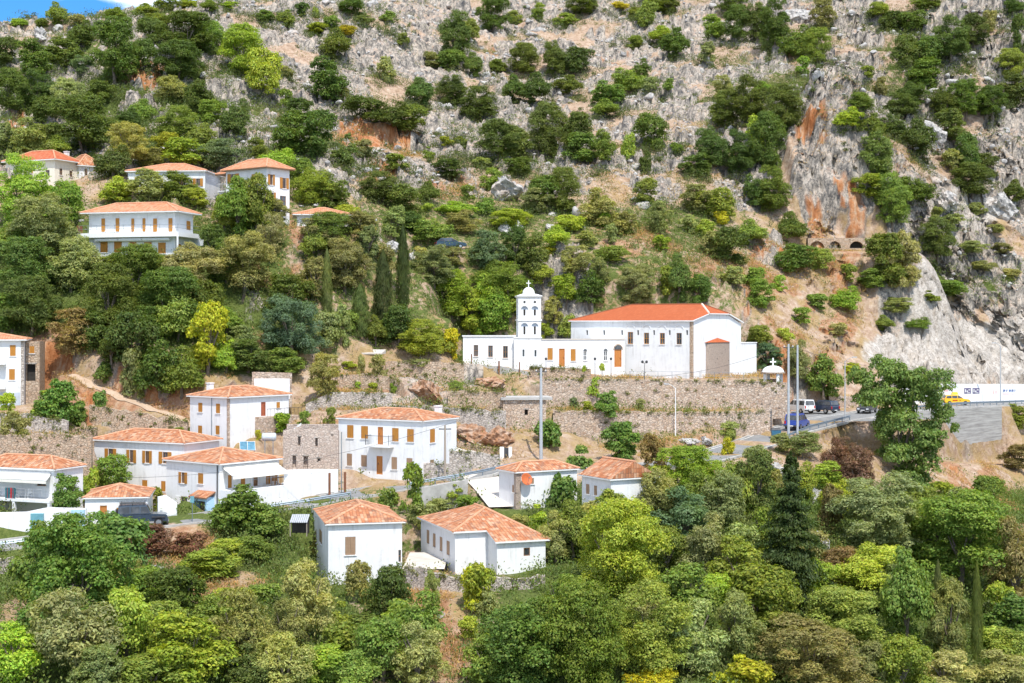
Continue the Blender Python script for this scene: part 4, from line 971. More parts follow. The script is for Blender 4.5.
# terrace of the awning house with parapet, rail, table and chairs
ua, _ = f_.hit('R', 222, 490); zt = f_.hit('R', 229, 488.5)[1]
m = MB(); m.box(.02, f_.Lr + 6, -4.2, -.02, -2.5, zt - .02); t_ = m.build('terrace', MATS['white_plaster'], r_)
m = MB(); m.box(.02, f_.Lr + 6, -4.45, -4.21, -3.2, zt + .35); m.box(f_.Lr + 6.01, f_.Lr + 6.25, -4.45, 0, -3, zt + .35); m.build('parapet', MATS['white_plaster'], t_)
m = MB()
for x in np.arange(.3, f_.Lr + 6.1, 1.9): m.tube([(x, -4.33, zt + .35), (x, -4.33, zt + 1.25)], .02, 4)
m.tube([(.3, -4.33, zt + 1.2), (f_.Lr + 6, -4.33, zt + 1.2)], .012, 4); m.build('railing', MATS['galvanised'], t_)
def place_local(f, x, y, z): return Vector((f.C[0] + x * f.c - y * f.s, f.C[1] + x * f.s + y * f.c, f.zb + z))
def table(name, label, f, x, y, z, w, d, mat):
    t = empty(name, place_local(f, x, y, z), f.th); tag(t, label, 'table')
    m = MB(); m.box(-w / 2, w / 2, -d / 2, d / 2, .7, .75); m.build('table_top', MATS[mat], t)
    for sx in (-1, 1):
        for sy in (-1, 1): m = MB(); m.box(sx * (w / 2 - .06) - .03, sx * (w / 2 - .06) + .03, sy * (d / 2 - .06) - .03, sy * (d / 2 - .06) + .03, 0, .7); m.build('leg', MATS[mat], t)
def chair(label, P, rz, mat, group):
    t = empty('chair', P, rz); tag(t, label, 'chair', group)
    m = MB(); m.box(-.22, .22, -.22, .22, .42, .46); m.build('seat', MATS[mat], t)
    m = MB(); m.box(-.22, .22, .19, .23, .46, .9); m.build('backrest', MATS[mat], t)
    for sx in (-1, 1):
        for sy in (-1, 1): m = MB(); m.box(sx * .2 - .02, sx * .2 + .02, sy * .2 - .02, sy * .2 + .02, 0, .42); m.build('leg', MATS[mat], t)
table('dining_table', 'brown wooden table under the big cream awning', f_, 7.2, -1.3, zt, 1.8, .9, 'brown_wood')
chair('brown chair just left of the table under the big cream awning', place_local(f_, 5.9, -1.3, zt), f_.th + R(90), 'brown_wood', 'chairs under the cream awning')
chair('brown chair just right of the table under the big cream awning', place_local(f_, 8.6, -1.4, zt), f_.th - R(80), 'brown_wood', 'chairs under the cream awning')
# balcony house: upper veranda, rugs, lower recess, tank, wall with doors
r_, f_ = HR('balcony')
zv = f_.hit('L', 25, 499, -1.7)[1]; yl = f_.Ll; y0 = f_.hit('L', 51, 499, -1.7)[0]
m = MB(); m.box(-1.9, 0, y0, yl, zv - .25, zv); b_ = m.build('balcony', MATS['white_plaster'], r_)
m = MB()
for y in np.arange(y0 + .1, yl, .9): m.tube([(-1.82, y, zv), (-1.82, y, zv + .95)], .018, 4)
for z in (.35, .65, .95): m.tube([(-1.82, y0, zv + z), (-1.82, yl, zv + z)], .014, 4)
m.build('railing', MATS['lamp_metal'], b_)
for y in (y0 + .15, y0 + 4.2, yl - .2): m = MB(); m.box(-1.88, -1.6, y - .14, y + .14, -1.6, zv - .252); m.build('balcony_pillar', MATS['white_plaster'], r_)
k = MB(); ra = f_.hit('L', 20, 515)[0]; k.box(-.02, -.004, y0 + .4, ra + 3, .6, zv - .4); k.build('recess_panel', MATS['cream_plaster'], r_)
awning(r_, 'L', f_, 51, 472, -24, 472, 46, 479.5, -30, 478.8, 1.9)
a, z = f_.hit('L', 15, 488, -1.9); b, _ = f_.hit('L', 5, 488, -1.9)
for i, (s, t, mt, nm) in enumerate(((0, .45, 'rug_teal', 'teal'), (.5, .68, 'rug_red', 'red'), (.72, 1, 'rug_teal', 'teal'))):
    ya, yb = lerp(b, a, s), lerp(b, a, t); o = empty('rug', place_local(f_, -1.82, (ya + yb) / 2, zv + .97), f_.th)
    tag(o, ['wide teal rug hanging on the left end of the balcony rail', 'narrow red rug hanging between the two teal rugs', 'teal rug hanging right of the red rug on the balcony rail'][i], 'rug', 'rugs on the balcony rail')
    m = MB(); h_ = abs(ya - yb) / 2
    for x, zz in ((-.035, -1.0), (.03, -.6)):
        n = 8
        for q in range(n):
            s0, s1 = -h_ + 2 * h_ * q / n, -h_ + 2 * h_ * (q + 1) / n; w0, w1 = .03 * math.sin(q * 2.1), .03 * math.sin((q + 1) * 2.1)
            m.poly([(x + w0, s0, zz), (x + w1, s1, zz), (x + w1 * .3, s1, .02), (x + w0 * .3, s0, .02)])
    m.box(-.04, .04, -h_, h_, .015, .03); m.build('cloth', MATS[mt], o)
    if mt == 'rug_teal':
        m = MB(); m.box(-.075, -.066, -h_ * .1, h_ * .1, -.95, 0.0); m.build('stripe', MATS['rug_red'], o)
chair('white chair on the balcony under the left awning, nearer the rugs', place_local(f_, -1.0, y0 + 4.3, zv), f_.th, 'white_paint', 'white balcony chairs')
chair('white chair on the balcony under the left awning, nearer its right end', place_local(f_, -1.0, y0 + 3.2, zv), f_.th + R(170), 'white_paint', 'white balcony chairs')
def tank(name, label, px, py, D, L, r, mat, rz, solar=None, stand=.5):
    t = empty(name, (U(px) * D, D, S(py) * D), rz); tag(t, label, 'water tank')
    m = MB(); pr = [(.02, -L / 2 - .06), (r * .7, -L / 2 - .04), (r, -L / 2 + .06), (r, L / 2 - .06), (r * .7, L / 2 + .04), (.02, L / 2 + .06)]
    m.lathe(pr, 16); m.xf(Matrix.Rotation(R(90), 4, 'Y')); b = m.build('barrel', MATS[mat], t, True)
    m = MB()
    for x in (-L * .3, L * .3): m.box(x - .03, x + .03, -r * .8, -r * .7, -r - stand, 0); m.box(x - .03, x + .03, r * .7, r * .8, -r - stand, 0); m.box(x - .03, x + .03, -r * .7, r * .7, -r - .08, -r + .02)
    m.build('stand', MATS['galvanised'], t)
tank('water_tank', 'blue-grey cylindrical water tank behind the roof of the rug-hung balcony house', 13.5, 457, 146, 1.55, .33, 'tank_blue', 0, stand=1.2)
tank('water_tank', 'pale steel water tank beside two solar panels', 269, 437, 151, 1.35, .42, 'tank_steel', R(8), stand=1.6)
for i, x in enumerate((243.6, 251.8)):
    p = Vector((U(x) * 150.5, 150.5 - .3 * i, S(445.7) * 150.5)); t = empty('solar_panel', p, R(14)); tag(t, ['left one of two tilted blue solar panels behind the awning house', 'right one of two tilted blue solar panels, next to the steel tank'][i], 'solar panel', 'solar panels behind the awning house')
    m = MB(); m.box(-.36, .36, -.5, .5, -.02, .02); m.xf(Matrix.Rotation(R(52), 4, 'X')); pn = m.build('panel', MATS['solar_panel'], t)
    m = MB()
    for q in ((-.39, -.36, -.53, .53), (.36, .39, -.53, .53), (-.36, .36, -.53, -.5), (-.36, .36, .5, .53)): m.box(*q, -.03, .03)
    m.xf(Matrix.Rotation(R(52), 4, 'X')); m.build('frame', MATS['lamp_metal'], pn)
    m = MB()
    for sx in (-.3, .3): m.tube([(sx, .3, .38), (sx, .35, -1.6)], .025, 4); m.tube([(sx, -.3, -.4), (sx, -.3, -1.6)], .025, 4)
    m.build('stand', MATS['galvanised'], t)

# roadside wall with two teal doors, left
def flat_wall(name, label, pts, th, mat, cat='wall'):
    """free-standing wall along photo columns: (column, top row, base row, distance)"""
    P_ = [Vector((U(a) * d, d, S(b) * d)) for a, b, c, d in pts]; Bz = [S(c) * d - .8 for a, b, c, d in pts]; m = MB()
    for i in range(len(P_) - 1):
        a, b = P_[i], P_[i + 1]; n = Vector((-(b - a).y, (b - a).x, 0)).normalized() * th
        m.prism([(a.x, a.y, Bz[i]), (b.x, b.y, Bz[i + 1]), (b.x + n.x, b.y + n.y, Bz[i + 1]), (a.x + n.x, a.y + n.y, Bz[i])], [tuple(a), tuple(b), (b.x + n.x, b.y + n.y, b.z), (a.x + n.x, a.y + n.y, a.z)])
    o = m.build(name, MATS[mat]); tag(o, label, cat, kind='thing'); return o
w_ = flat_wall('white_wall', 'white roadside garden wall with a teal door and a pale blue gate, far left', [(-30,513.5,534,137.2),(26,512,531,137.6),(48,507.5,529.5,137.8),(86,508.5,526,138)], .3, 'white_plaster')
for x0, x1, y0, y1, mt, lb in ((30.7, 43, 513.6, 529, 'teal_paint', 'teal'), (71, 84.4, 509.8, 524, 'sky_paint', 'pale blue')):
    D = 137.45 if mt == 'teal_paint' else 137.75; m = MB(); a, b = U(x0) * D, U(x1) * D; m.box(a, b, D - .06, D + .3, S(y1) * D - .2, S(y0) * D); d_ = m.build('door' if mt == 'teal_paint' else 'gate', MATS[mt], w_); d_['label'] = lb + ' metal door in the white wall'
    m = MB()
    for k in range(5): x = lerp(a, b, (k + .5) / 5); m.box(x - .015, x + .015, D - .085, D - .058, S(y1) * D, S(y0) * D - .05)
    m.box(a, b, D - .084, D - .06, (S(y0) + S(y1)) / 2 * D - .03, (S(y0) + S(y1)) / 2 * D + .03); m.build('door_rib', MATS[mt], d_)
o = flat_wall('white_wall', 'rendered white panel of a roofless stone wall behind the middle house', [(252,372,398,165.5),(292,373,400,166)], .4, 'pink_stone')
m = MB(); m.box(U(254.5) * 165.4, U(290) * 165.4, 165.2, 165.4, S(399) * 165.4, S(378.5) * 165.4); 
m.build('render_panel', MATS['white_plaster'], o)
o['label'] = 'ruined stone wall with a white rendered panel behind the chimneyed house'; o['category'] = 'ruin'; o.name = 'ruined_wall'
flat_wall('white_wall', 'pale leaning wall between the slate off-roader and the awning house', [(158,497,522,140.5),(166,495.5,520,140.8),(177,503,517,141)], .3, 'white_plaster')
# ---------------------------------------------------------------- the church
def frame_m(f): return Matrix.Translation(Vector((f.C[0], f.C[1], f.zb))) @ Matrix.Rotation(f.th, 4, 'Z')
ch = empty('church', (CH_.C[0], CH_.C[1], CH_.zb), CH_.th); tag(ch, 'long white church with a plain bright orange roof and stone apse on its terrace', 'church')
f = CH_
def ops_from(f, face, lst):
    out = []
    for x0, y0, x1, y1, *k in lst:
        a, _ = f.hit(face, x0, (y0 + y1) / 2); b, _ = f.hit(face, x1, (y0 + y1) / 2); _, c = f.hit(face, (x0 + x1) / 2, y1); _, d = f.hit(face, (x0 + x1) / 2, y0)
        out.append((min(a, b), max(a, b), max(c, .05), d))
    return out
WIN = [(627.7,332,633,344),(644,332.8,649,344),(659.8,333,664.8,344.2),(676.5,333,681.7,344.4)]
SLIT = [(x - .9, 330.2, x + .9, 335) for x in (587, 604, 622, 638, 654, 669.6, 687)]
DOOR = [(614.3,349.5,621.6,371)]
ow, os_, od = ops_from(f, 'L', WIN), ops_from(f, 'L', SLIT), ops_from(f, 'L', DOOR)
m = MB(); wall_face(m, 'L', f.Ll, -1.5, f.H, ow + os_, depth=.22)
Lr = f.Lr; zc = f.hit('R', 708, 314.6)[1]; b0 = f.hit('R', 708, 320)[0]; b1 = f.hit('R', 732, 320)[0]
rise = S(304.3) * (f.centre_dist() - 1) - f.zb - f.H - .14
prof = [(0, f.H), (Lr * .30, zc), (Lr * .72, zc), (Lr, f.H - .25)]
m.poly([(0, 0, -1.5), (Lr, 0, -1.5), (Lr, 0, f.H - .25), (Lr * .72, 0, zc), (Lr * .30, 0, zc), (0, 0, f.H)])
m.poly([(0, f.Ll, -1.5), (Lr, f.Ll, -1.5), (Lr, f.Ll, f.H - .25), (0, f.Ll, f.H)]); m.poly([(Lr, 0, -1.5), (Lr, f.Ll, -1.5), (Lr, f.Ll, f.H - .25), (Lr, 0, f.H - .25)])
m.build('wall', MATS['white_plaster'], ch)
m = MB(); m.box(-.05, .32, -.05, .3, -1.5, f.H - .05); m.build('corner_stones', MATS['tan_stone'], ch)
for o, s in zip(ow, WIN): opening_parts(ch, 'L', o, o, 'glass' if s[0] < 670 else 'bars', 0, 'orange_wood' if s[0] < 670 else 'brown_wood')
for o in os_: m = MB(); fbox(m, 'L', o[0], o[1], .15, .2, o[2], o[3]); m.build('slit_window', MATS['window_glass'], ch)
for o in ow:   # round brick hood above each window
    m = MB(); c = (o[0] + o[1]) / 2; rr_ = (o[1] - o[0]) / 2 + .25
    pts = [(-.035, c + rr_ * math.cos(t), o[3] + .5 + rr_ * .75 * math.sin(t)) for t in np.linspace(0, math.pi, 9)]
    m.tube(pts, .05, 5); m.build('window_hood', MATS['white_paint'], ch)
# roof: hipped at both ends, clipped at the apse end
ov = .28; E = f.H + .14; RX = Lr * .5; ridge_z = E + rise
y_r0 = f.Ll * .0 + 2.2; y_r1 = f.Ll - 5.2
A, B, Cc, Dd = (-ov, -ov, E), (Lr + ov, -ov, E - .2), (Lr + ov, f.Ll + ov, E - .2), (-ov, f.Ll + ov, E)
K0, K1 = (Lr * .30, -ov, zc + .16), (Lr * .72, -ov, zc + .16); T0, T1 = (RX, y_r0, ridge_z), (RX, y_r1, ridge_z)
m = MB()
for q in ([Dd, A, K0, T0, T1], [K0, K1, T0], [B, Cc, T1, T0, K1], [Cc, Dd, T1]): m.poly(q, slope_uv(q, q[0], q[1]))
ro = m.build('roof', MATS['new_tiles'], ch)
m = MB(); lo = [(x, y, z - .13) for x, y, z in (A, Dd, Cc, B, K1, K0)]
m.poly([A, Dd, (Dd[0], Dd[1], E - .13), (A[0], A[1], E - .13)]); m.poly([(A[0], A[1], E - .13), (Dd[0], Dd[1], E - .13), (.05, f.Ll, E - .14), (.05, 0, E - .14)])
for p, q in ((A, K0), (K0, K1), (K1, B)): m.poly([p, q, (q[0], q[1], q[2] - .13), (p[0], p[1], p[2] - .13)]); m.poly([(p[0], p[1], p[2] - .13), (q[0], q[1], q[2] - .13), (q[0], .1, q[2] - .13), (p[0], .1, p[2] - .13)])
m.build('eave', MATS['white_paint'], ro)
m = MB(); m.tube([K0, T0], .14, 6); m.build('ridge_cap', MATS['ridge_mortar'], ro)
m = MB(); m.tube([T0, T1], .12, 6); m.tube([K1, T0], .1, 6); m.tube([Dd, T1], .1, 6); m.build('ridge_cap', MATS['new_tiles'], ro)
# stone apse with its own small tiled cap
a0 = f.hit('R', 707.5, 360, -.25)[0]; a1 = f.hit('R', 730, 360, -.25)[0]; zt = f.hit('R', 719, 342.5, -.3)[1]
m = MB(); n = 8; lo = [(a0, 0, -1.5)] + [(lerp(a0, a1, .5) - math.cos(t) * (a1 - a0) / 2, -.55 * math.sin(t) ** .6, -1.5) for t in np.linspace(.25, math.pi - .25, n)] + [(a1, 0, -1.5)]
m.prism(lo, [(x, y, zt) for x, y, z in lo]); ap = m.build('apse', MATS['block_stone'], ch)
m = MB(); top = ((a0 + a1) / 2, -.05, zt + .6); ed = [((x - (a0 + a1) / 2) * 1.1 + (a0 + a1) / 2, y * 1.15, zt + .02) for x, y, z in lo]
for p, q in zip(ed[:-1], ed[1:]): m.poly([p, q, top], slope_uv([p, q, top], p, q)); 
m.poly(list(reversed(ed))); m.build('apse_roof', MATS['new_tiles'], ap)
# right-hand white wall beyond the facade
x1 = f.hit('R', 757.5, 343.2)[0]; zt = f.hit('R', 750, 343.2)[1]
m = MB(); m.box(Lr + .01, x1, .15, 3.5, -2.2, zt); m.build('side_wing', MATS['white_plaster'], ch)
m = MB(); m.box(Lr + .01, x1 + .08, .08, 3.58, zt + .002, zt + .12); m.build('coping', MATS['white_paint'], ch)
# annex in front of the long wall
def block(root, fm, f, name, ops, depth=.2, mat='white_plaster', z0=-1.8):
    m = MB(); wall_face(m, 'R', f.Lr, z0, f.H, ops[0], depth=depth); wall_face(m, 'L', f.Ll, z0, f.H, ops[1], depth=depth)
    m.poly([(f.Lr, 0, z0), (f.Lr, f.Ll, z0), (f.Lr, f.Ll, f.H), (f.Lr, 0, f.H)]); m.poly([(0, f.Ll, z0), (f.Lr, f.Ll, z0), (f.Lr, f.Ll, f.H), (0, f.Ll, f.H)]); m.poly([(0, 0, f.H - .02), (f.Lr, 0, f.H - .02), (f.Lr, f.Ll, f.H - .02), (0, f.Ll, f.H - .02)])
    o = m.build(name, MATS[mat], root); o.matrix_local = frame_m(CH_).inverted() @ fm; return o
f = AX_; fm = frame_m(f)
sh = ops_from(f, 'R', [(547.5,348,552.8,360),(570.7,349,575.7,361)]); dr = ops_from(f, 'R', [(559,348.6,564.8,366.7)]); aw = ops_from(f, 'R', [(583.3,351,587,360.5),(603.6,351,607.6,360.8)])
od = ops_from(f, 'R', DOOR); ax = block(ch, fm, f, 'annex', (sh + dr + aw + od, []))
for o in sh: opening_parts(ax, 'R', o, o, 'shut', 0, 'orange_wood')
opening_parts(ax, 'R', dr[0], dr[0], 'door', 0, 'orange_door')
for o in aw:
    opening_parts(ax, 'R', o, o, 'bars', 0, 'white_paint'); c = (o[0] + o[1]) / 2; rr_ = (o[1] - o[0]) / 2
    m = MB(); m.poly([(c + rr_ * math.cos(t), -.015, o[3] + rr_ * math.sin(t)) for t in np.linspace(0, math.pi, 9)]); m.build('fanlight', MATS['window_glass'], ax)
o = od[0]; opening_parts(ax, 'R', o, o, 'door', 0, 'orange_door')
m = MB(); c = (o[0] + o[1]) / 2; rr_ = (o[1] - o[0]) / 2
m.poly([(c + rr_ * math.cos(t), -.02, o[3] + rr_ * math.sin(t)) for t in np.linspace(0, math.pi, 11)]); m.build('fanlight', MATS['window_glass'], ax)
m = MB(); m.tube([(c + (rr_ + .1) * math.cos(t), -.03, o[3] + (rr_ + .1) * math.sin(t)) for t in np.linspace(0, math.pi, 11)], .07, 5); m.build('door_arch', MATS['tan_stone'], ax)
m = MB(); m.box(-.05, f.Lr + .05, -.08, .25, f.H, f.H + .14); m.build('coping', MATS['pale_concrete'], ax)
# low wing at the left
f = LW_; fm = frame_m(f); wn = ops_from(f, 'L', [(473.7,345,478.2,356.3),(488.2,345.6,492.8,357),(503,346,507.8,358)])
lw = block(ch, fm, f, 'low_wing', ([], wn))
for o in wn: opening_parts(lw, 'L', o, o, 'bars', 0, 'brown_wood')
m = MB(); m.box(-.12, .25, -.1, f.Ll + .1, f.H, f.H + .16); m.build('coping', MATS['white_paint'], lw)
# tower base and bell tower
f = TB_; fm = frame_m(f); sl = ops_from(f, 'R', [(522.5,349.5,524.5,356.5),(534.5,350,536.5,356.5)])
tb = block(ch, fm, f, 'tower_base', (sl, []))
for o in sl: m = MB(); fbox(m, 'R', o[0], o[1], .15, .2, o[2], o[3]); m.build('slit_window', MATS['window_glass'], tb)
m = MB(); m.box(-.08, f.Lr + .1, -.08, .25, f.H, f.H + .16); m.build('coping', MATS['white_paint'], tb)
tw = empty('bell_tower', (TW_.C[0], TW_.C[1], TW_.zb), TW_.th); tag(tw, 'white two-tier bell tower with round dome and cross beside the church', 'bell tower')
f = TW_; W = f.Lr; zm = f.hit('R', 530, 320)[1]
def arch_openings(z0, zs, cxs, hw):
    return [(c - hw, c + hw, z0, zs) for c in cxs]
def arch_wall(mb, face, L, z0, z1, arches, depth):
    """wall band with round-headed openings, each arch cut as a fan of quads"""
    uu = [0.0]
    for c, hw, za, zs in arches: uu += [c - hw, c + hw]
    uu.append(L)
    for i in range(0, len(uu) - 1, 2): 
        if uu[i + 1] - uu[i] > 1e-4: mb.poly([fpt(face, uu[i], 0, z0), fpt(face, uu[i + 1], 0, z0), fpt(face, uu[i + 1], 0, z1), fpt(face, uu[i], 0, z1)])
    for c, hw, za, zs in arches:
        if za > z0: mb.poly([fpt(face, c - hw, 0, z0), fpt(face, c + hw, 0, z0), fpt(face, c + hw, 0, za), fpt(face, c - hw, 0, za)])
        n = 10; T = np.linspace(math.pi, 0, n + 1)
        for a, b in zip(T[:-1], T[1:]):
            p, q = (c + hw * math.cos(a), zs + hw * math.sin(a)), (c + hw * math.cos(b), zs + hw * math.sin(b))
            mb.poly([fpt(face, p[0], 0, p[1]), fpt(face, q[0], 0, q[1]), fpt(face, q[0], 0, z1), fpt(face, p[0], 0, z1)])
            mb.poly([fpt(face, p[0], 0, p[1]), fpt(face, q[0], 0, q[1]), fpt(face, q[0], depth, q[1]), fpt(face, p[0], depth, p[1])])
        for u in (c - hw, c + hw): mb.poly([fpt(face, u, 0, za), fpt(face, u, 0, zs), fpt(face, u, depth, zs), fpt(face, u, depth, za)])
        mb.poly([fpt(face, c - hw, 0, za), fpt(face, c + hw, 0, za), fpt(face, c + hw, depth, za), fpt(face, c - hw, depth, za)])
def tower_tier(name, z0, z1, za, zs, hw, slit):
    ar = [(W * .27, hw, za, zs), (W * .73, hw, za, zs)]
    m = MB()
    for face in 'RL': arch_wall(m, face, W, z0, z1, ar, .3)
    m.poly([(W, 0, z0), (W, W, z0), (W, W, z1), (W, 0, z1)]); m.poly([(0, W, z0), (W, W, z0), (W, W, z1), (0, W, z1)])
    t = m.build(name, MATS['white_plaster'], tw)
    for face in 'RL':
        for c, h, a, s in ar:
            m = MB(); sw = slit
            for x0, x1 in ((c - h, c - sw), (c + sw, c + h)): fbox(m, face, x0, x1, .1, .3, a, s)
            pts = [(c + h * math.cos(q), s + h * math.sin(q)) for q in np.linspace(0, math.pi, 9)]
            m.build('arch_infill', MATS['white_paint'], t)
            k = MB(); k.poly([fpt(face, x, .26, z) for x, z in pts] + [fpt(face, c - h, .26, a), fpt(face, c + h, .26, a)]); k.build('opening', MATS['grey_plaster'], t)
            k = MB(); fbox(k, face, c - sw, c + sw, .2, .255, a, s); k.build('slit_window', MATS['dark_inside'], t)
    return t
zl = lambda py: f.hit('R', 530, py)[1]
tower_tier('lower_tier', -.4, zm, zl(334.5), zl(326.5), W * .155, .13)
tower_tier('upper_tier', zm, f.H, zl(315.5), zl(309.5), W * .155, .13)
for face in 'RL':
    for c in (W * .27, W * .73):
        m = MB(); q = zl(302); m.poly([fpt(face, c + .15 * math.cos(t), -.012, q + .15 * math.sin(t)) for t in np.linspace(0, 2 * math.pi, 12, endpoint=False)]); m.build('round_opening', MATS['dark_inside'], tw)
m = MB(); m.box(-.1, W + .1, -.1, W + .1, zm - .1, zm + .1); m.build('cornice', MATS['white_paint'], tw)
m = MB(); e1, e2 = .14, .2; m.prism([(-e1, -e1, f.H), (W + e1, -e1, f.H), (W + e1, W + e1, f.H), (-e1, W + e1, f.H)], [(-e2, -e2, f.H + .16), (W + e2, -e2, f.H + .16), (W + e2, W + e2, f.H + .16), (-e2, W + e2, f.H + .16)])
m.prism([(-e2, -e2, f.H + .161), (W + e2, -e2, f.H + .161), (W + e2, W + e2, f.H + .161), (-e2, W + e2, f.H + .161)], [(W * .2, W * .2, f.H + .40), (W * .8, W * .2, f.H + .40), (W * .8, W * .8, f.H + .40), (W * .2, W * .8, f.H + .40)]); m.build('tower_roof', MATS['white_paint'], tw)
m = MB(); r0 = W * .27; m.lathe([(r0, f.H + .3), (r0, f.H + .5)] + [(r0 * math.cos(t), f.H + .5 + r0 * 1.0 * math.sin(t)) for t in np.linspace(.1, 1.5, 9)], 20, (W / 2, W / 2, 0)); dm = m.build('dome', MATS['white_paint'], tw, True)
zt = f.H + .5 + r0; m = MB(); m.box(W / 2 - .05, W / 2 + .05, W / 2 - .05, W / 2 + .05, zt - .05, zt + .85); m.box(W / 2 - .28, W / 2 + .28, W / 2 - .04, W / 2 + .04, zt + .45, zt + .55); m.build('cross', MATS['white_paint'], dm)
# bell-arch hoods
# small domed shrine with a cross on the church terrace
D = 185; z0 = -6.65; sx = U(773) * D; s = empty('shrine', (sx, D, z0)); s.scale = (.88, .88, .88); tag(s, 'small open shrine with a white dome and white cross near the terrace end', 'shrine')
m = MB(); m.lathe([(1.55, .95), (1.6, 1.0)] + [(1.5 * math.cos(t), 1.02 + .85 * math.sin(t)) for t in np.linspace(0, 1.5, 9)], 24); m.build('dome', MATS['white_plaster'], s, True)
m = MB(); m.lathe([(1.45, .8), (1.72, .8), (1.72, .95), (1.45, .96)], 24); m.build('cornice', MATS['tan_stone'], s)
for a in (20, 110, 200, 290):
    m = MB(); x, y = 1.3 * math.cos(R(a)), 1.3 * math.sin(R(a)); m.box(x - .2, x + .2, y - .2, y + .2, -1.2, .8); m.build('pillar', MATS['white_plaster'], s)
m = MB(); m.box(-.09, .09, -.08, .08, 1.85, 2.95); m.box(-.42, .42, -.07, .07, 2.3, 2.5); m.build('cross', MATS['white_paint'], s)
# stone canopy left
D = 181; c = empty('canopy', (U(372) * D, D, S(362) * D)); tag(c, 'small flat concrete canopy on a stone pier above the left terrace wall', 'canopy')
m = MB(); m.prism([(-1.7, -1, .95), (1.3, -1, .95), (1.6, 1, 1.0), (-.8, 1, 1.0)], [(-1.7, -1, 1.12), (1.3, -1, 1.12), (1.6, 1, 1.5), (-.8, 1, 1.5)]); m.build('slab', MATS['pale_concrete'], c)
m = MB(); m.box(-.3, .4, -.5, .5, -1.5, .95); m.build('pier', MATS['grey_stone'], c)
# hut roof slab and white gate
r_, f_ = HR('hut'); m = MB(); m.box(-.25, f_.Lr + .7, -.3, f_.Ll + .3, f_.H, f_.H + .3); m.build('roof', MATS['concrete'], r_)
D = 158.3; g = empty('gate', (U(506) * D, D, S(463) * D)); tag(g, 'white pillared gateway with a narrow dark door at the end of the footpath', 'gate')
for a, b in ((499.8, 504), (508.6, 512)): m = MB(); m.box(U(a) * D - U(506) * D, U(b) * D - U(506) * D, -.2, .2, -.6, (S(447) - S(463)) * D); m.build('pillar', MATS['white_plaster'], g)
m = MB(); m.box((U(504.1) - U(506)) * D, (U(508.5) - U(506)) * D, -.05, .05, -.1, (S(447.8) - S(463)) * D); m.build('door', MATS['dark_metal'], g)
# arched niches at the foot of the cliff
D = 250; pts_x = [(808,822.5),(826.5,839),(847.5,861.5),(866.5,878)]; X0, X1 = U(806) * D, U(880) * D
nw = empty('niche_wall', (X0, D - 1.6, S(249.2) * D)); tag(nw, 'low orange stone wall with a row of four dark arched niches under the cliff', 'niche wall'); L = X1 - X0
m = MB(); ar = []
for a, b in pts_x: ar.append(((U(a) + U(b)) / 2 * D - X0, (U(b) - U(a)) / 2 * D, 0.0, .15))
uu = []
def flat_arch(mb, L, z0, z1, arches, depth):
    xs = [0.0]
    for c, hw in arches: xs += [c - hw, c + hw]
    xs.append(L)
    for i in range(0, len(xs) - 1, 2): mb.poly([(xs[i], 0, z0), (xs[i + 1], 0, z0), (xs[i + 1], 0, z1), (xs[i], 0, z1)])
    for c, hw in arches:
        n = 10; T = np.linspace(math.pi, 0, n + 1); e = lambda t: (c + hw * math.cos(t), .1 + 1.15 * math.sin(t))
        mb.poly([(c - hw, 0, z0), (c + hw, 0, z0), (c + hw, 0, .1), (c - hw, 0, .1)])
        for a, b in zip(T[:-1], T[1:]):
            p, q = e(a), e(b); mb.poly([(p[0], 0, p[1]), (q[0], 0, q[1]), (q[0], 0, z1), (p[0], 0, z1)]); mb.poly([(p[0], 0, p[1]), (q[0], 0, q[1]), (q[0], depth, q[1]), (p[0], depth, p[1])])
        mb.poly([(c - hw, 0, .1), (c + hw, 0, .1), (c + hw, depth, .1), (c - hw, depth, .1)])
flat_arch(m, L, -2.2, 1.75, [(a[0], a[1]) for a in ar], 1.2); m.box(0, L, 1.25, 1.4, -2.2, 1.7); m.poly([(0, 0, 1.75), (L, 0, 1.75), (L, 2.2, 1.9), (0, 2.2, 1.9)]); m.build('stonework', MATS['tan_stone'], nw)
for c, hw, *_ in ar: k = MB(); k.poly([(c - hw, 1.1, .1), (c + hw, 1.1, .1), (c + hw, 1.1, 1.5), (c - hw, 1.1, 1.5)]); k.build('niche', MATS['dark_inside'], nw)
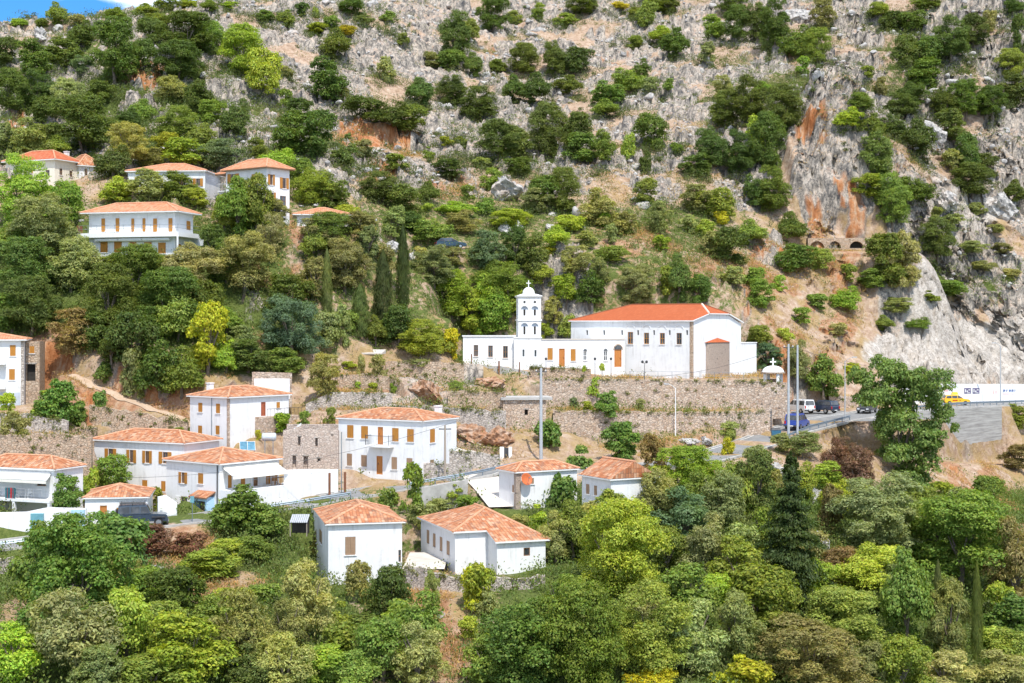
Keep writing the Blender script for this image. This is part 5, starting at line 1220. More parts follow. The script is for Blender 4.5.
# ---------------------------------------------------------------- guardrails
def guardrail(label, pts, side_off, group):
    P = [Vector(p) for p in pts]; Q = []
    for a, b in zip(P[:-1], P[1:]):
        n = max(1, int((b - a).length / 2.0)); Q += [a.lerp(b, i / n) for i in range(n)]
    Q.append(P[-1])
    nrm = []
    for i in range(len(Q)):
        d = Q[min(i + 1, len(Q) - 1)] - Q[max(i - 1, 0)]; d.z = 0; d.normalize(); nrm.append(Vector((d.y, -d.x, 0)))
    g = empty('guardrail', Q[0]); tag(g, label, 'guardrail', group); o0 = Q[0]
    m = MB(); prof = [(.0, .42), (.05, .48), (.0, .56), (.05, .64), (.0, .72)]
    for i in range(len(Q) - 1):
        for (x0, z0), (x1, z1) in zip(prof[:-1], prof[1:]):
            a, b = Q[i] - o0 + nrm[i] * side_off, Q[i + 1] - o0 + nrm[i + 1] * side_off
            m.poly([a + nrm[i] * x0 + Vector((0, 0, z0)), b + nrm[i + 1] * x0 + Vector((0, 0, z0)), b + nrm[i + 1] * x1 + Vector((0, 0, z1)), a + nrm[i] * x1 + Vector((0, 0, z1))])
    m.build('rail', MATS['galvanised'], g)
    base = None
    for i in range(0, len(Q)):
        p = Q[i] - o0 + nrm[i] * (side_off - .07)
        if base is None:
            m = MB(); m.box(-.05, .05, -.04, .04, -.6, .74); base = m.build('post', MATS['galvanised'], g); base.location = p
        else:
            c = base.copy(); COL.objects.link(c); c.parent = g; c.location = p
def sub(i, j): return ROAD3[i:j]
guardrail('long galvanised guardrail along the lower road from the left edge to the slate off-roader', sub(1, 5), 2.65, 'road guardrails')
guardrail('galvanised guardrail on the road below the awning house terrace', sub(6, 9), 2.65, 'road guardrails')
guardrail('galvanised guardrail on the road below the two-storey balcony house', sub(9, 12), 2.65, 'road guardrails')
guardrail('galvanised guardrail at the road bend left of the big tree', sub(16, 19), 2.65, 'road guardrails')
guardrail('galvanised guardrail in front of the yellow car, above the concrete wall', sub(19, 23), 2.65, 'road guardrails')
# terrace railings of the church
def railing(label, pts, h, mat, group):
    P = [Vector((U(a) * d, d, S(b) * d)) for a, b, d in pts]; g = empty('railing', P[0]); tag(g, label, 'railing', group); m = MB(); k = MB()
    for a, b in zip(P[:-1], P[1:]):
        a, b = a - P[0], b - P[0]; n = max(1, int((b - a).length / 1.6))
        for i in range(n + 1): p = a.lerp(b, i / n); k.tube([p, p + Vector((0, 0, h))], .022, 4)
        for z in (h * .5, h): m.tube([a + Vector((0, 0, z)), b + Vector((0, 0, z))], .016, 4)
    m.build('rail', MATS[mat], g); k.build('post', MATS[mat], g)
railing('thin metal railing along the church terrace edge under the apse', [(630,379.5,181.2),(700,380.3,181),(758,381.3,181)], 1.0, 'galvanised', 'terrace railings')
railing('stair railing descending from the shrine to the white parked van', [(797,397,190),(809,411,192)], 1.0, 'galvanised', 'terrace railings')
railing('metal railing on the ramp wall uphill left of the two-storey house', [(306,403.5,165.3),(330,392.5,167.4)], .7, 'dark_metal', 'terrace railings')
m = MB(); 
# ---------------------------------------------------------------- poles, lamps, wires
POLES = {}
def pole(name, label, px, ytop, ybase, D, r0, r1, mat, arm=None, cat='utility pole', group=None):
    X = U(px) * D; zb = S(ybase) * D; zt = S(ytop) * D; gz = ground(X, D); zb = min(zb, gz); p = empty(name, (X, D, zb)); tag(p, label, cat, group); H = zt - zb
    m = MB(); m.tube([(0, 0, -.5), (0, 0, H * .5), (0, 0, H)], [r0, (r0 + r1) / 2, r1], 8); m.build('shaft', MATS[mat], p)
    if arm == 'cross':
        k = MB(); k.box(-.6, .6, -.05, .05, H - .45, H - .35); c = k.build('crossarm', MATS['dark_metal'], p)
        for x in (-.5, 0, .5): i = MB(); i.lathe([(.03, H - .35), (.06, H - .28), (.05, H - .2), (.02, H - .17)], 8, (x, 0, 0)); i.build('insulator', MATS['white_paint'], c)
    if arm in ('lamp', 'lamp_left'):
        s = -1 if arm == 'lamp_left' else 1
        k = MB(); k.tube([(0, 0, H - .05), (s * .5, -.2, H + .35), (s * 1.1, -.4, H + .5)], .035, 6); a = k.build('lamp_arm', MATS[mat], p)
        k = MB(); k.box(s * 1.1 - .3, s * 1.1 + .3, -.5, -.3, H + .43, H + .55); k.build('lamp_head', MATS['lamp_metal'], a)
    POLES[label] = Vector((X, D, zt)); return p
pole('utility_pole', 'tall pale concrete pole rising behind the orange-dish house to the church terrace', 541, 368, 463, 158, .2, .13, 'lamp_metal', 'cross')
pole('utility_pole', 'brown wooden pole in front of the balcony house, with a cross-arm', 445, 425, 484, 147.5, .13, .09, 'bare_pole', 'cross')
pole('utility_pole', 'thicker pale pole, left of the pair beside the bright blue van', 788.5, 344, 436, 172, .17, .12, 'lamp_metal', 'cross')
pole('utility_pole', 'slimmer pale pole leaning past the bright blue van, right of the pair', 797.5, 345, 433, 172.5, .15, .11, 'lamp_metal')
pole('street_lamp', 'white lamp post on the ledge between the two long church walls', 675.5, 388, 428, 174, .07, .05, 'white_paint', 'lamp_left', 'street lamp', 'street lamps')
pole('street_lamp', 'grey lamp post on the guardrail near the black car', 845, 361, 421, 186.5, .09, .06, 'lamp_metal', 'lamp', 'street lamp', 'street lamps')
pole('street_lamp', 'grey lamp post on the road right of the two dark posters', 1000.5, 346, 405, 229, .1, .07, 'lamp_metal', 'lamp_left', 'street lamp', 'street lamps')
pole('thin_pole', 'thin steel pole at the left corner of the balcony house', 341.5, 432, 498, 146.8, .05, .04, 'galvanised', None, 'pole')
pole('gate_post', 'left one of two rusty gate posts by the road below the balcony house', 329.5, 473, 497, 146, .12, .12, 'rust_metal', None, 'gate post')
pole('gate_post', 'right one of two rusty gate posts by the road below the balcony house', 345, 472, 496, 146.3, .12, .12, 'rust_metal', None, 'gate post')
pole('terrace_post', 'rusty post before the left windows of the low church wing', 471.5, 354, 370, 184.5, .07, .07, 'rust_metal', None, 'post')
pole('terrace_post', 'tallest rusty post on the concrete wall below the low church wing', 499, 361, 377, 184, .1, .1, 'rust_metal', None, 'post')
pole('terrace_post', 'rusty post just left of the tower base on the concrete wall', 519.5, 362, 376, 183.8, .07, .07, 'rust_metal', None, 'post')
for px, lb in ((546, 'by the red annex door'), (595, 'left of the young palm-like trees'), (611, 'beside the arched orange church door'), (644.5, 'with twin heads before the long church wall')):
    p = pole('garden_lamp', 'short dark garden lamp on the church terrace ' + lb, px, 360 if px < 640 else 363, 377, 182.2, .04, .03, 'dark_metal', None, 'garden lamp', 'church terrace lamps')
    H = POLES['short dark garden lamp on the church terrace ' + lb].z - p.location.z
    for sx in ((0,) if px < 640 else (-.25, .25)):
        k = MB(); k.lathe([(.03, H - .03), (.14, H + .02), (.17, H + .2), (.06, H + .32)], 8, (sx, 0, 0)); k.build('lamp_head', MATS['dark_metal'], p)
    if px > 640: k = MB(); k.tube([(-.25, 0, H), (.25, 0, H)], .025, 4); k.build('lamp_arm', MATS['dark_metal'], p)
def sign(label, px, ytop, ybase, D, w, h, mat):
    p = empty('road_sign', (U(px) * D, D, S(ybase) * D)); tag(p, label, 'road sign'); H = (S(ytop) - S(ybase)) * D
    m = MB(); m.tube([(0, 0, -.4), (0, 0, H)], .035, 6); m.build('post', MATS['galvanised'], p)
    m = MB(); m.box(-w / 2, w / 2, -.06, -.04, H - h, H); m.build('sign_plate', MATS[mat], p)
sign('blue-green road sign on a post outside the porch of the awning house', 192.3, 496, 523, 137.2, .35, .6, 'teal_paint')
def wire(label, a, b, sag, r=.016):
    pts = [tuple(Vector(a).lerp(Vector(b), t) - Vector((0, 0, sag * 4 * t * (1 - t)))) for t in np.linspace(0, 1, 14)]
    m = MB(); m.tube(pts, r, 4); o = m.build('power_line', MATS['dark_metal']); tag(o, label, 'power line', 'overhead power lines')
pl = list(POLES.values())
A_, B_ = pl[0], pl[1]; wire('overhead line from the pale pole to the brown wooden pole', A_, B_, .8)
wire('overhead line from the brown pole leftwards across the balcony house facade', B_, (U(120) * 137, 137, S(478) * 137), 1.2)
wire('overhead line from the pole beside the blue van into the big tree', pl[2], (U(905) * 181, 181, S(374) * 181), .6)
wire('overhead line from the lamp post past the big tree toward the yellow car', pl[5], (U(990) * 224, 224, S(372) * 224), .9)
wire('overhead line from the pole pair over the church terrace to the pale pole', pl[2], A_, 2.2)

# ---------------------------------------------------------------- vehicles
def vehicle(name, label, px, py, heading, paint, kind, D=None, cat='car', group='parked vehicles', z=None):
    P = cast(px, py) if D is None else Vector((U(px) * D, D, S(py) * D))
    if D is not None: P.z = ground(P.x, P.y) + .13 if z is None else z
    else: P.z += .12
    v = empty(name, P, R(heading)); tag(v, label, cat, group)
    L, W, wr, wb, body, cab = dict(
        suv=(4.6, 1.85, .36, 1.35, [(-2.3,.45),(-2.3,.95),(-2.2,1.08),(1.0,1.05),(2.1,.95),(2.3,.75),(2.3,.42)], [(-2.22,1.07),(-2.0,1.68),(.1,1.72),(1.05,1.05)]),
        car=(4.3, 1.75, .32, 1.28, [(-2.15,.35),(-2.15,.85),(-2.05,.95),(.9,.95),(2.0,.80),(2.15,.62),(2.15,.32)], [(-2.0,.94),(-1.45,1.43),(.1,1.46),(1.0,.94)]),
        hatch=(3.9, 1.7, .31, 1.2, [(-1.95,.35),(-1.95,.9),(-1.9,.98),(.95,.95),(1.8,.82),(1.95,.62),(1.95,.32)], [(-1.88,.97),(-1.5,1.48),(.1,1.5),(1.0,.94)]),
        minivan=(4.5, 1.8, .33, 1.4, [(-2.25,.35),(-2.25,1.0),(1.3,1.02),(2.1,.85),(2.25,.6),(2.25,.32)], [(-2.23,1.0),(-2.1,1.8),(.5,1.82),(1.5,1.0)]),
        panelvan=(5.0, 1.95, .35, 1.55, [(-2.5,.35),(-2.5,1.2),(1.5,1.2),(2.35,1.0),(2.5,.7),(2.5,.32)], [(-2.48,1.2),(-2.45,2.2),(.9,2.22),(1.55,1.2)]),
        offroad=(4.4, 1.75, .42, 1.4, [(-2.2,.5),(-2.2,1.15),(.65,1.15),(.72,1.2),(2.1,1.12),(2.2,1.0),(2.2,.5)], [(-2.18,1.15),(-2.12,1.98),(.35,2.0),(.7,1.18)]))[kind]
    hw = W / 2; m = MB()
    def extr(prof, h0, h1, closed=True):
        a = [(x, -h0 if i in (0, len(prof) - 1) else -h1, z) for i, (x, z) in enumerate(prof)]; b = [(x, -y, z) for x, y, z in a]
        m.poly(a); m.poly(list(reversed(b)))
        for i in range(len(a)):
            j = (i + 1) % len(a); m.poly([a[j], a[i], b[i], b[j]])
    extr(body, hw * .97, hw); extr(cab, hw * .95, hw * .80)
    bo = m.build('body', MATS[paint], v)
    import bmesh
    bm = bmesh.new(); bm.from_mesh(bo.data); bmesh.ops.remove_doubles(bm, verts=bm.verts, dist=1e-4); bmesh.ops.recalc_face_normals(bm, faces=bm.faces)
    bmesh.ops.bevel(bm, geom=[e for e in bm.edges if e.calc_length() > .25], offset=.05, segments=2, affect='EDGES'); bm.to_mesh(bo.data); bm.free()
    # glass
    (x0, z0), (x1, z1), (x2, z2), (x3, z3) = cab; yb, yt = hw * .95, hw * .80
    def gl(t): return lerp(yb, yt, t)
    for s in (-1, 1):
        m = MB(); lo, hi = .12, .82
        rear = x0 + .1 if kind != 'panelvan' else .35
        xs = [lerp(max(lerp(x0, x1, lo), rear), lerp(x3, x2, lo), k) for k in (0.02, .34, .37, .66, .69, .97)] if kind not in ('panelvan',) else [.35, 1.3]
        for a, b in zip(xs[::2], xs[1::2]):
            a2 = max(a, lerp(x0, x1, hi) + .05); b2 = min(b, lerp(x3, x2, hi) - .05)
            m.poly([(a, s * (gl(lo) + .012), lerp(z0, z1, lo)), (b, s * (gl(lo) + .012), lerp(z3, z2, lo)), (b2, s * (gl(hi) + .012), lerp(z3, z2, hi)), (a2, s * (gl(hi) + .012), lerp(z0, z1, hi))])
        m.build('side_window', MATS['window_glass'], v)
    m = MB(); q = lambda t, s: (lerp(x3, x2, t) + .015, s * (gl(t) - .1), lerp(z3, z2, t) + .01); m.poly([q(.08, -1), q(.08, 1), q(.9, 1), q(.9, -1)]); m.build('windscreen', MATS['window_glass'], v)
    if kind != 'panelvan': m = MB(); q = lambda t, s: (lerp(x0, x1, t) - .015, s * (gl(t) - .12), lerp(z0, z1, t) + .005); m.poly([q(.15, -1), q(.15, 1), q(.85, 1), q(.85, -1)]); m.build('rear_window', MATS['window_glass'], v)
    for sx in (-1, 1):
        for sy in (-1, 1):
            w = MB(); pr = [(wr * .6, -.11), (wr * .95, -.11), (wr, -.07), (wr, .07), (wr * .95, .11), (wr * .6, .11)]; w.lathe(pr, 16); w.xf(Matrix.Translation((sx * wb, sy * (hw - .08), wr)) @ Matrix.Rotation(R(90), 4, 'X')); wh = w.build('wheel', MATS['tyre_rubber'], v)
            w = MB(); w.lathe([(.03, -.118), (wr * .58, -.115), (wr * .58, .115), (.03, .118)], 12); w.xf(Matrix.Translation((sx * wb, sy * (hw - .08), wr)) @ Matrix.Rotation(R(90), 4, 'X')); w.build('rim', MATS['rim_metal'], wh)
    fx = body[-2][0]; rx = body[0][0]
    for s in (-1, 1):
        m = MB(); zf = body[-2][1] - .02; m.box(fx - .12, fx + .012, s * (hw - .28) - .16, s * (hw - .28) + .16, zf - .08, zf + .1); m.build('headlight', MATS['lamp_glass'], v)
        m = MB(); zr = body[1][1] - .12; m.box(rx - .012, rx + .08, s * (hw - .16) - .09, s * (hw - .16) + .09, zr - .2, zr + .15); m.build('tail_light', MATS['tail_red'], v)
    for x, nm in ((fx, 'front_bumper'), (rx, 'rear_bumper')):
        m = MB(); m.box(x - .07, x + .07, -hw * .95, hw * .95, .36, .54); b_ = m.build(nm, MATS['dark_metal'], v)
        m = MB(); e = .075 if x > 0 else -.075; m.box(x + e - .006, x + e + .006, -.26, .26, .4, .51); m.build('number_plate', MATS['plate_white'], b_)
    if kind == 'offroad':
        m = MB()
        for y in np.linspace(-.75, .75, 6): m.tube([(-2.0, y, 2.12), (.2, y, 2.12)], .02, 4)
        for x in np.linspace(-2.0, .2, 6): m.tube([(x, -.78, 2.12), (x, .78, 2.12)], .02, 4)
        for x in (-1.9, -.9, .1):
            for s in (-1, 1): m.tube([(x, s * .74, 1.95), (x, s * .78, 2.22)], .025, 4)
        m.tube([(-2.05, -.78, 2.22), (.25, -.78, 2.22), (.25, .78, 2.22), (-2.05, .78, 2.22), (-2.05, -.78, 2.22)], .022, 4); m.build('roof_rack', MATS['dark_metal'], v)
        m = MB(); m.box(.8, 2.0, -.98, -.8, .86, .98); m.box(.8, 2.0, .8, .98, .86, .98); m.box(-1.95, -.85, -.95, -.84, .9, 1.0); m.box(-1.95, -.85, .84, .95, .9, 1.0); m.build('wheel_arch', MATS['dark_metal'], v)
        w = MB(); w.lathe([(.25, -.1), (.4, -.1), (.42, 0), (.4, .1), (.25, .1)], 14); w.xf(Matrix.Translation((-2.32, 0, 1.2)) @ Matrix.Rotation(R(90), 4, 'Y')); w.build('spare_wheel', MATS['tyre_rubber'], v)
    return v
RZ = lambda px, d: None
o = vehicle('off_roader', 'slate blue boxy off-roader with a roof rack parked outside the small house', 143, 522.5, 12, 'slate_paint', 'offroad', D=136.2)
vehicle('blue_van', 'bright blue van parked between the pole pair and the terrace wall', 797, 429.5, 62, 'blue_van', 'minivan', D=178)
vehicle('parked_suv', 'dark navy estate car with a red tail light parked on the grey car park', 822, 410, 128, 'navy_paint', 'suv', D=200)
vehicle('white_van', 'white van parked behind the stair railing, left of the navy car', 800, 410.5, 115, 'white_car', 'minivan', D=200.5)
vehicle('black_car', 'black car with its headlights to us, half behind the big tree', 867, 412, -118, 'black_paint', 'car', D=199)
y_ = vehicle('yellow_car', 'bright yellow car with a yellow roof box below the dark posters', 955.5, 404, 4, 'taxi_yellow', 'hatch', D=223)
m = MB(); m.box(-.65, .35, -.35, .35, 1.53, 1.62); m.prism([(-.6, -.3, 1.621), (.3, -.3, 1.621), (.3, .3, 1.621), (-.6, .3, 1.621)], [(-.45, -.24, 1.9), (.2, -.24, 1.9), (.2, .24, 1.9), (-.45, .24, 1.9)]); m.build('roof_box', MATS['taxi_yellow'], y_)
m = MB()
for s in (-1, 1):
    for a, b in ((-.75, -.55), (-.5, -.3), (-.25, 0), (.3, .45)): m.box(a, b, s * .852, s * .862, .62, .78)
m.build('red_lettering', MATS['tail_red'], y_)
vehicle('upper_car', 'dark blue car with a red tail light alone on the upper road among shrubs', 450.5, 248, 12, 'dusk_blue', 'car', D=213)
# small lean-to of corrugated sheets, and a white slanting stair parapet
D = 131; t = empty('lean_to', (U(299) * D, D, S(524) * D)); t.scale = (.72, .72, .72); tag(t, 'small low lean-to with a corrugated roof just left of the blue-shaded house', 'shed')
m = MB()
for i in range(9):
    x = -1.0 + i * .24; m.prism([(x, -.9, .25 + .02), (x + .2, -.9, .27), (x + .2, 1.3, .97), (x, 1.3, .97)], [(x, -.9, .33), (x + .2, -.9, .33), (x + .2, 1.3, 1.03), (x, 1.3, 1.03)])
m.box(-1.0, 1.16, -.9, 1.3, .18, .24) if False else None
m.build('roof', MATS['lamp_metal'], t)
m = MB(); m.box(-1.0, 1.1, .9, 1.2, -1.2, .85); m.build('back_wall', MATS['dark_inside'], t)
for x in (-.95, 1.05): m = MB(); m.box(x - .05, x + .05, -.8, -.7, -1.4, .3); m.build('post', MATS['bare_pole'], t)
D = 154; a, b = Vector((U(286) * D, D, S(434) * D)), Vector((U(301) * D, D, S(423) * D)); m = MB(); n_ = Vector((0, .25, 0)); h_ = Vector((0, 0, .22))
m.prism([tuple(a - h_), tuple(b - h_), tuple(b - h_ + n_), tuple(a - h_ + n_)], [tuple(a), tuple(b), tuple(b + n_), tuple(a + n_)]); tag(m.build('stair_parapet', MATS['white_paint']), 'white slanting stair parapet above the roofless ruin', 'parapet', kind='thing')
# blue bin near the van
D = 173; b_ = empty('rubbish_bin', (U(776) * D, D, ground(U(776) * D, D))); tag(b_, 'blue-grey rubbish bin standing left of the bright blue van', 'bin')
m = MB(); m.prism([(-.45, -.35, .1), (.45, -.35, .1), (.45, .35, .1), (-.45, .35, .1)], [(-.55, -.42, 1.05), (.55, -.42, 1.05), (.55, .42, 1.05), (-.55, .42, 1.05)]); m.build('container', MATS['bin_blue'], b_)
m = MB(); m.prism([(-.58, -.45, 1.052), (.58, -.45, 1.052), (.58, .45, 1.052), (-.58, .45, 1.052)], [(-.5, -.4, 1.18), (.5, -.4, 1.18), (.5, .4, 1.25), (-.5, .4, 1.25)]); m.build('lid', MATS['dark_metal'], b_)

# white advert wall behind the yellow car: posters, blue lettering, faded pink marks
Dw = [231, 238, 245]; pw = WHITE
ww = flat_wall('white_wall', 'long white roadside wall with two dark posters, behind the yellow car', pw, .35, 'white_plaster')
def on_wall(px, py):
    for a, b in zip(pw[:-1], pw[1:]):
        if a[0] <= px <= b[0]:
            t = (px - a[0]) / (b[0] - a[0]); d = 1 / lerp(1 / a[3], 1 / b[3], t); return Vector((U(px) * d, d - .03, S(py) * d))
def panel(mb, x0, x1, y0, y1, out=0.0):
    q = [on_wall(x0, y1), on_wall(x1, y1), on_wall(x1, y0), on_wall(x0, y0)]; o_ = Vector((0, -out, 0)); t = Vector((0, .022, 0))
    mb.prism([tuple(p + o_) for p in q], [tuple(p + o_ + t) for p in q])
for x0, x1 in ((964.2, 970.9), (972.6, 979.4)):
    m = MB(); panel(m, x0, x1, 388, 393.7); p_ = m.build('poster', MATS['poster_dark'], ww)
    m = MB()
    for a, b, c, d in ((.12, .25, .2, .75), (.35, .55, .45, .7), (.62, .88, .25, .4), (.4, .85, .8, .9)): panel(m, lerp(x0, x1, a), lerp(x0, x1, b), lerp(388, 393.7, c), lerp(388, 393.7, d), .026)
    m.build('poster_print', MATS['plate_white'], p_)
m = MB()
for a, b in ((1003.3, 1005.2), (1006.3, 1007.6), (1009, 1010.8), (1011.6, 1013.4), (1014.6, 1015.4)):
    panel(m, a, b, 389.6, 390.4); panel(m, a, lerp(a, b, .4), 390.4, 392); 
    if b - a > 1.5: panel(m, lerp(a, b, .6), b, 390.4, 391.6)
m.build('blue_lettering', MATS['paint_blue'], ww)
m = MB(); panel(m, 1003, 1009, 393.4, 394.4); panel(m, 1010, 1015, 393.6, 394.2); panel(m, 993, 994, 390, 394); panel(m, 995, 997.4, 391, 391.7); panel(m, 995.5, 996.4, 392, 394); panel(m, 944, 948, 389.5, 391.5); m.build('pink_lettering', MATS['paint_pink'], ww)

# ---------------------------------------------------------------- rocks
def rock_geo(seed, sub_, d0=.45, d1=.8, jit=.07):
    import bmesh
    bm = bmesh.new(); bmesh.ops.create_icosphere(bm, subdivisions=sub_, radius=1); r = random.Random(seed)
    planes = [(Vector((r.gauss(0, 1), r.gauss(0, 1), r.gauss(0, 1))).normalized(), r.uniform(d0, d1)) for _ in range(9)]
    for v in bm.verts:
        for n, d in planes:
            k = v.co.dot(n) - d
            if k > 0: v.co -= n * k
        v.co *= r.uniform(1 - jit, 1 + jit)
    V = np.array([v.co[:] for v in bm.verts]); Fc = np.array([[v.index for v in f.verts] for f in bm.faces]); bm.free(); return V, Fc
small = [rock_geo(i, 2, .42, .72, .01) for i in range(8)]; tiny = [rock_geo(50 + i, 1, .4, .8, .05) for i in range(4)]
RN = np.random.default_rng(3)
inview = (np.abs(UU) < .39) & (YY > 130) & (YY < 395)
wgt = (np.clip(rk * 1.3 - .25, 0, 1) + .12 * mG) * inview * YY * np.gradient(ys)[:, None] * np.gradient(us)[None, :] * np.maximum(1 - sstep(215, 255, PY), .8 * sstep(885, 915, PX) * (1 - sstep(300, 330, PY))) * (1 - .85 * (mA > .5)) * ((np.abs(PX - 843) > 45) | (PY < 170) | (PY > 275))
flat = (wgt / wgt.sum()).ravel()
def scatter_rocks(n, lo, hi, geos, name):
    idx = RN.choice(flat.size, n, p=flat); X, Y, Z = XX.ravel()[idx], YY.ravel()[idx], ZN.ravel()[idx]
    Vs, Fs, off = [], [], 0
    for k in range(n):
        V, Fc = geos[k % len(geos)]; s = lo + (hi - lo) * RN.random() ** 2.6; a = RN.random() * 6.28; c, d = math.cos(a), math.sin(a)
        sc_ = np.array([s * RN.uniform(.8, 1.5), s * RN.uniform(.7, 1.1), s * RN.uniform(.5, .95)]); v = V * sc_
        v = np.stack([v[:, 0] * c - v[:, 1] * d, v[:, 0] * d + v[:, 1] * c, v[:, 2]], 1) + [X[k], Y[k], Z[k] + s * .12]
        Vs.append(v); Fs.append(Fc + off); off += len(V)
    o = link(bpy.data.objects.new(name, np_mesh(name, np.concatenate(Vs), np.concatenate(Fs), MATS['limestone']))); o['kind'] = 'stuff'; return o
scatter_rocks(9000, .14, .7, tiny, 'rubble'); scatter_rocks(1300, .4, 1.5, small, 'rubble')
def boulder(label, px, py, w, h, seed, mat='limestone', group=None):
    P = cast(px, py + h * .4); sW = w / F * P.y; sH = h / F * P.y; V, Fc = rock_geo(seed, 4)
    q = V * 1.7 + seed * 3.1; nz_ = fbm(q[:, 0] + q[:, 2] * 1.3, q[:, 1] - q[:, 2] * .9, 5, seed); cv, cd, ce = cells(q[:, 0] * 1.6 + q[:, 2], q[:, 1] * 1.6 - q[:, 2] * 1.7, seed)
    V = V * (1 + .55 * (nz_ - .5) + .22 * (cv - .5) - .10 * (1 - sstep(0, .2, ce - cd)))[:, None]
    m = MB(); m.v = [tuple(v * np.array([sW / 1.5, sW / 1.9, sH / 1.45])) for v in V]; m.f = [tuple(f) for f in Fc]; m.uv = [(0, 0)] * (3 * len(Fc))
    o = m.build('boulder', MATS[mat]); o.location = P + Vector((0, sW * .15, sH * .32)); o.rotation_euler = (0, 0, seed); tag(o, label, 'boulder', group); return o
for a in [('big pale boulder alone among shrubs high above the bell tower', 508, 190, 34, 27, 11), ('pointed grey boulder beside the dark tree above the bell tower', 506, 229, 15, 13, 12), ('whitish boulder just right of the pointed grey one', 519, 227, 10, 12, 13), ('flat pale rock on the slope right of the tree above the tower', 552, 228, 15, 8, 14),
          ('white jagged rock outcrop in the green wood left of the fir tree', 774, 474, 24, 20, 15), ('white upright rock just right of the fir tree tip', 814, 495, 12, 17, 16), ('lower pale rock right of the fir tree', 820, 541, 18, 18, 17), ('flat white rock on the dry bank under the off-roader', 157, 568, 16, 6, 18),
          ('round-topped grey crag with a hollow at the right edge', 1003, 207, 26, 30, 19), ('pale knobbly crag right of the cliff trees', 948, 203, 22, 22, 20), ('pale ridge rock left of the cliff trees, high right', 935, 135, 22, 30, 21), ('grey boulder among the trees at the upper right', 799, 14, 24, 22, 22),
          ('small white rock in the dirt gully below the winged house', 440, 615, 8, 6, 23), ('pale rock beside the bush at the dish house', 538, 497, 12, 14, 24), ('white boulder left of the two dark cypresses', 388, 246, 16, 12, 25), ('white boulder below the cypress pair top', 415, 255, 12, 14, 26),
          ('pinkish crag on the terrace below the concrete wall', 428, 390, 40, 24, 27), ('orange-brown rock mass below the stone hut, left part', 470, 434, 30, 18, 28), ('orange-brown rock mass below the stone hut, right part', 496, 438, 26, 20, 29), ('low pink rock heap under the concrete terrace wall', 490, 382, 34, 14, 30),
          ('pale rocks on the dry grass bank below the long stone walls', 690, 441, 18, 8, 31), ('rounded rock right of the first on the dry grass bank', 705, 440, 14, 8, 32), ('dark grey slab on the crag under the skyline, top left', 40, 36, 18, 14, 33)]:
    boulder(*a, mat='orange_rock' if 'orange' in a[0] or 'pink' in a[0] else 'limestone')
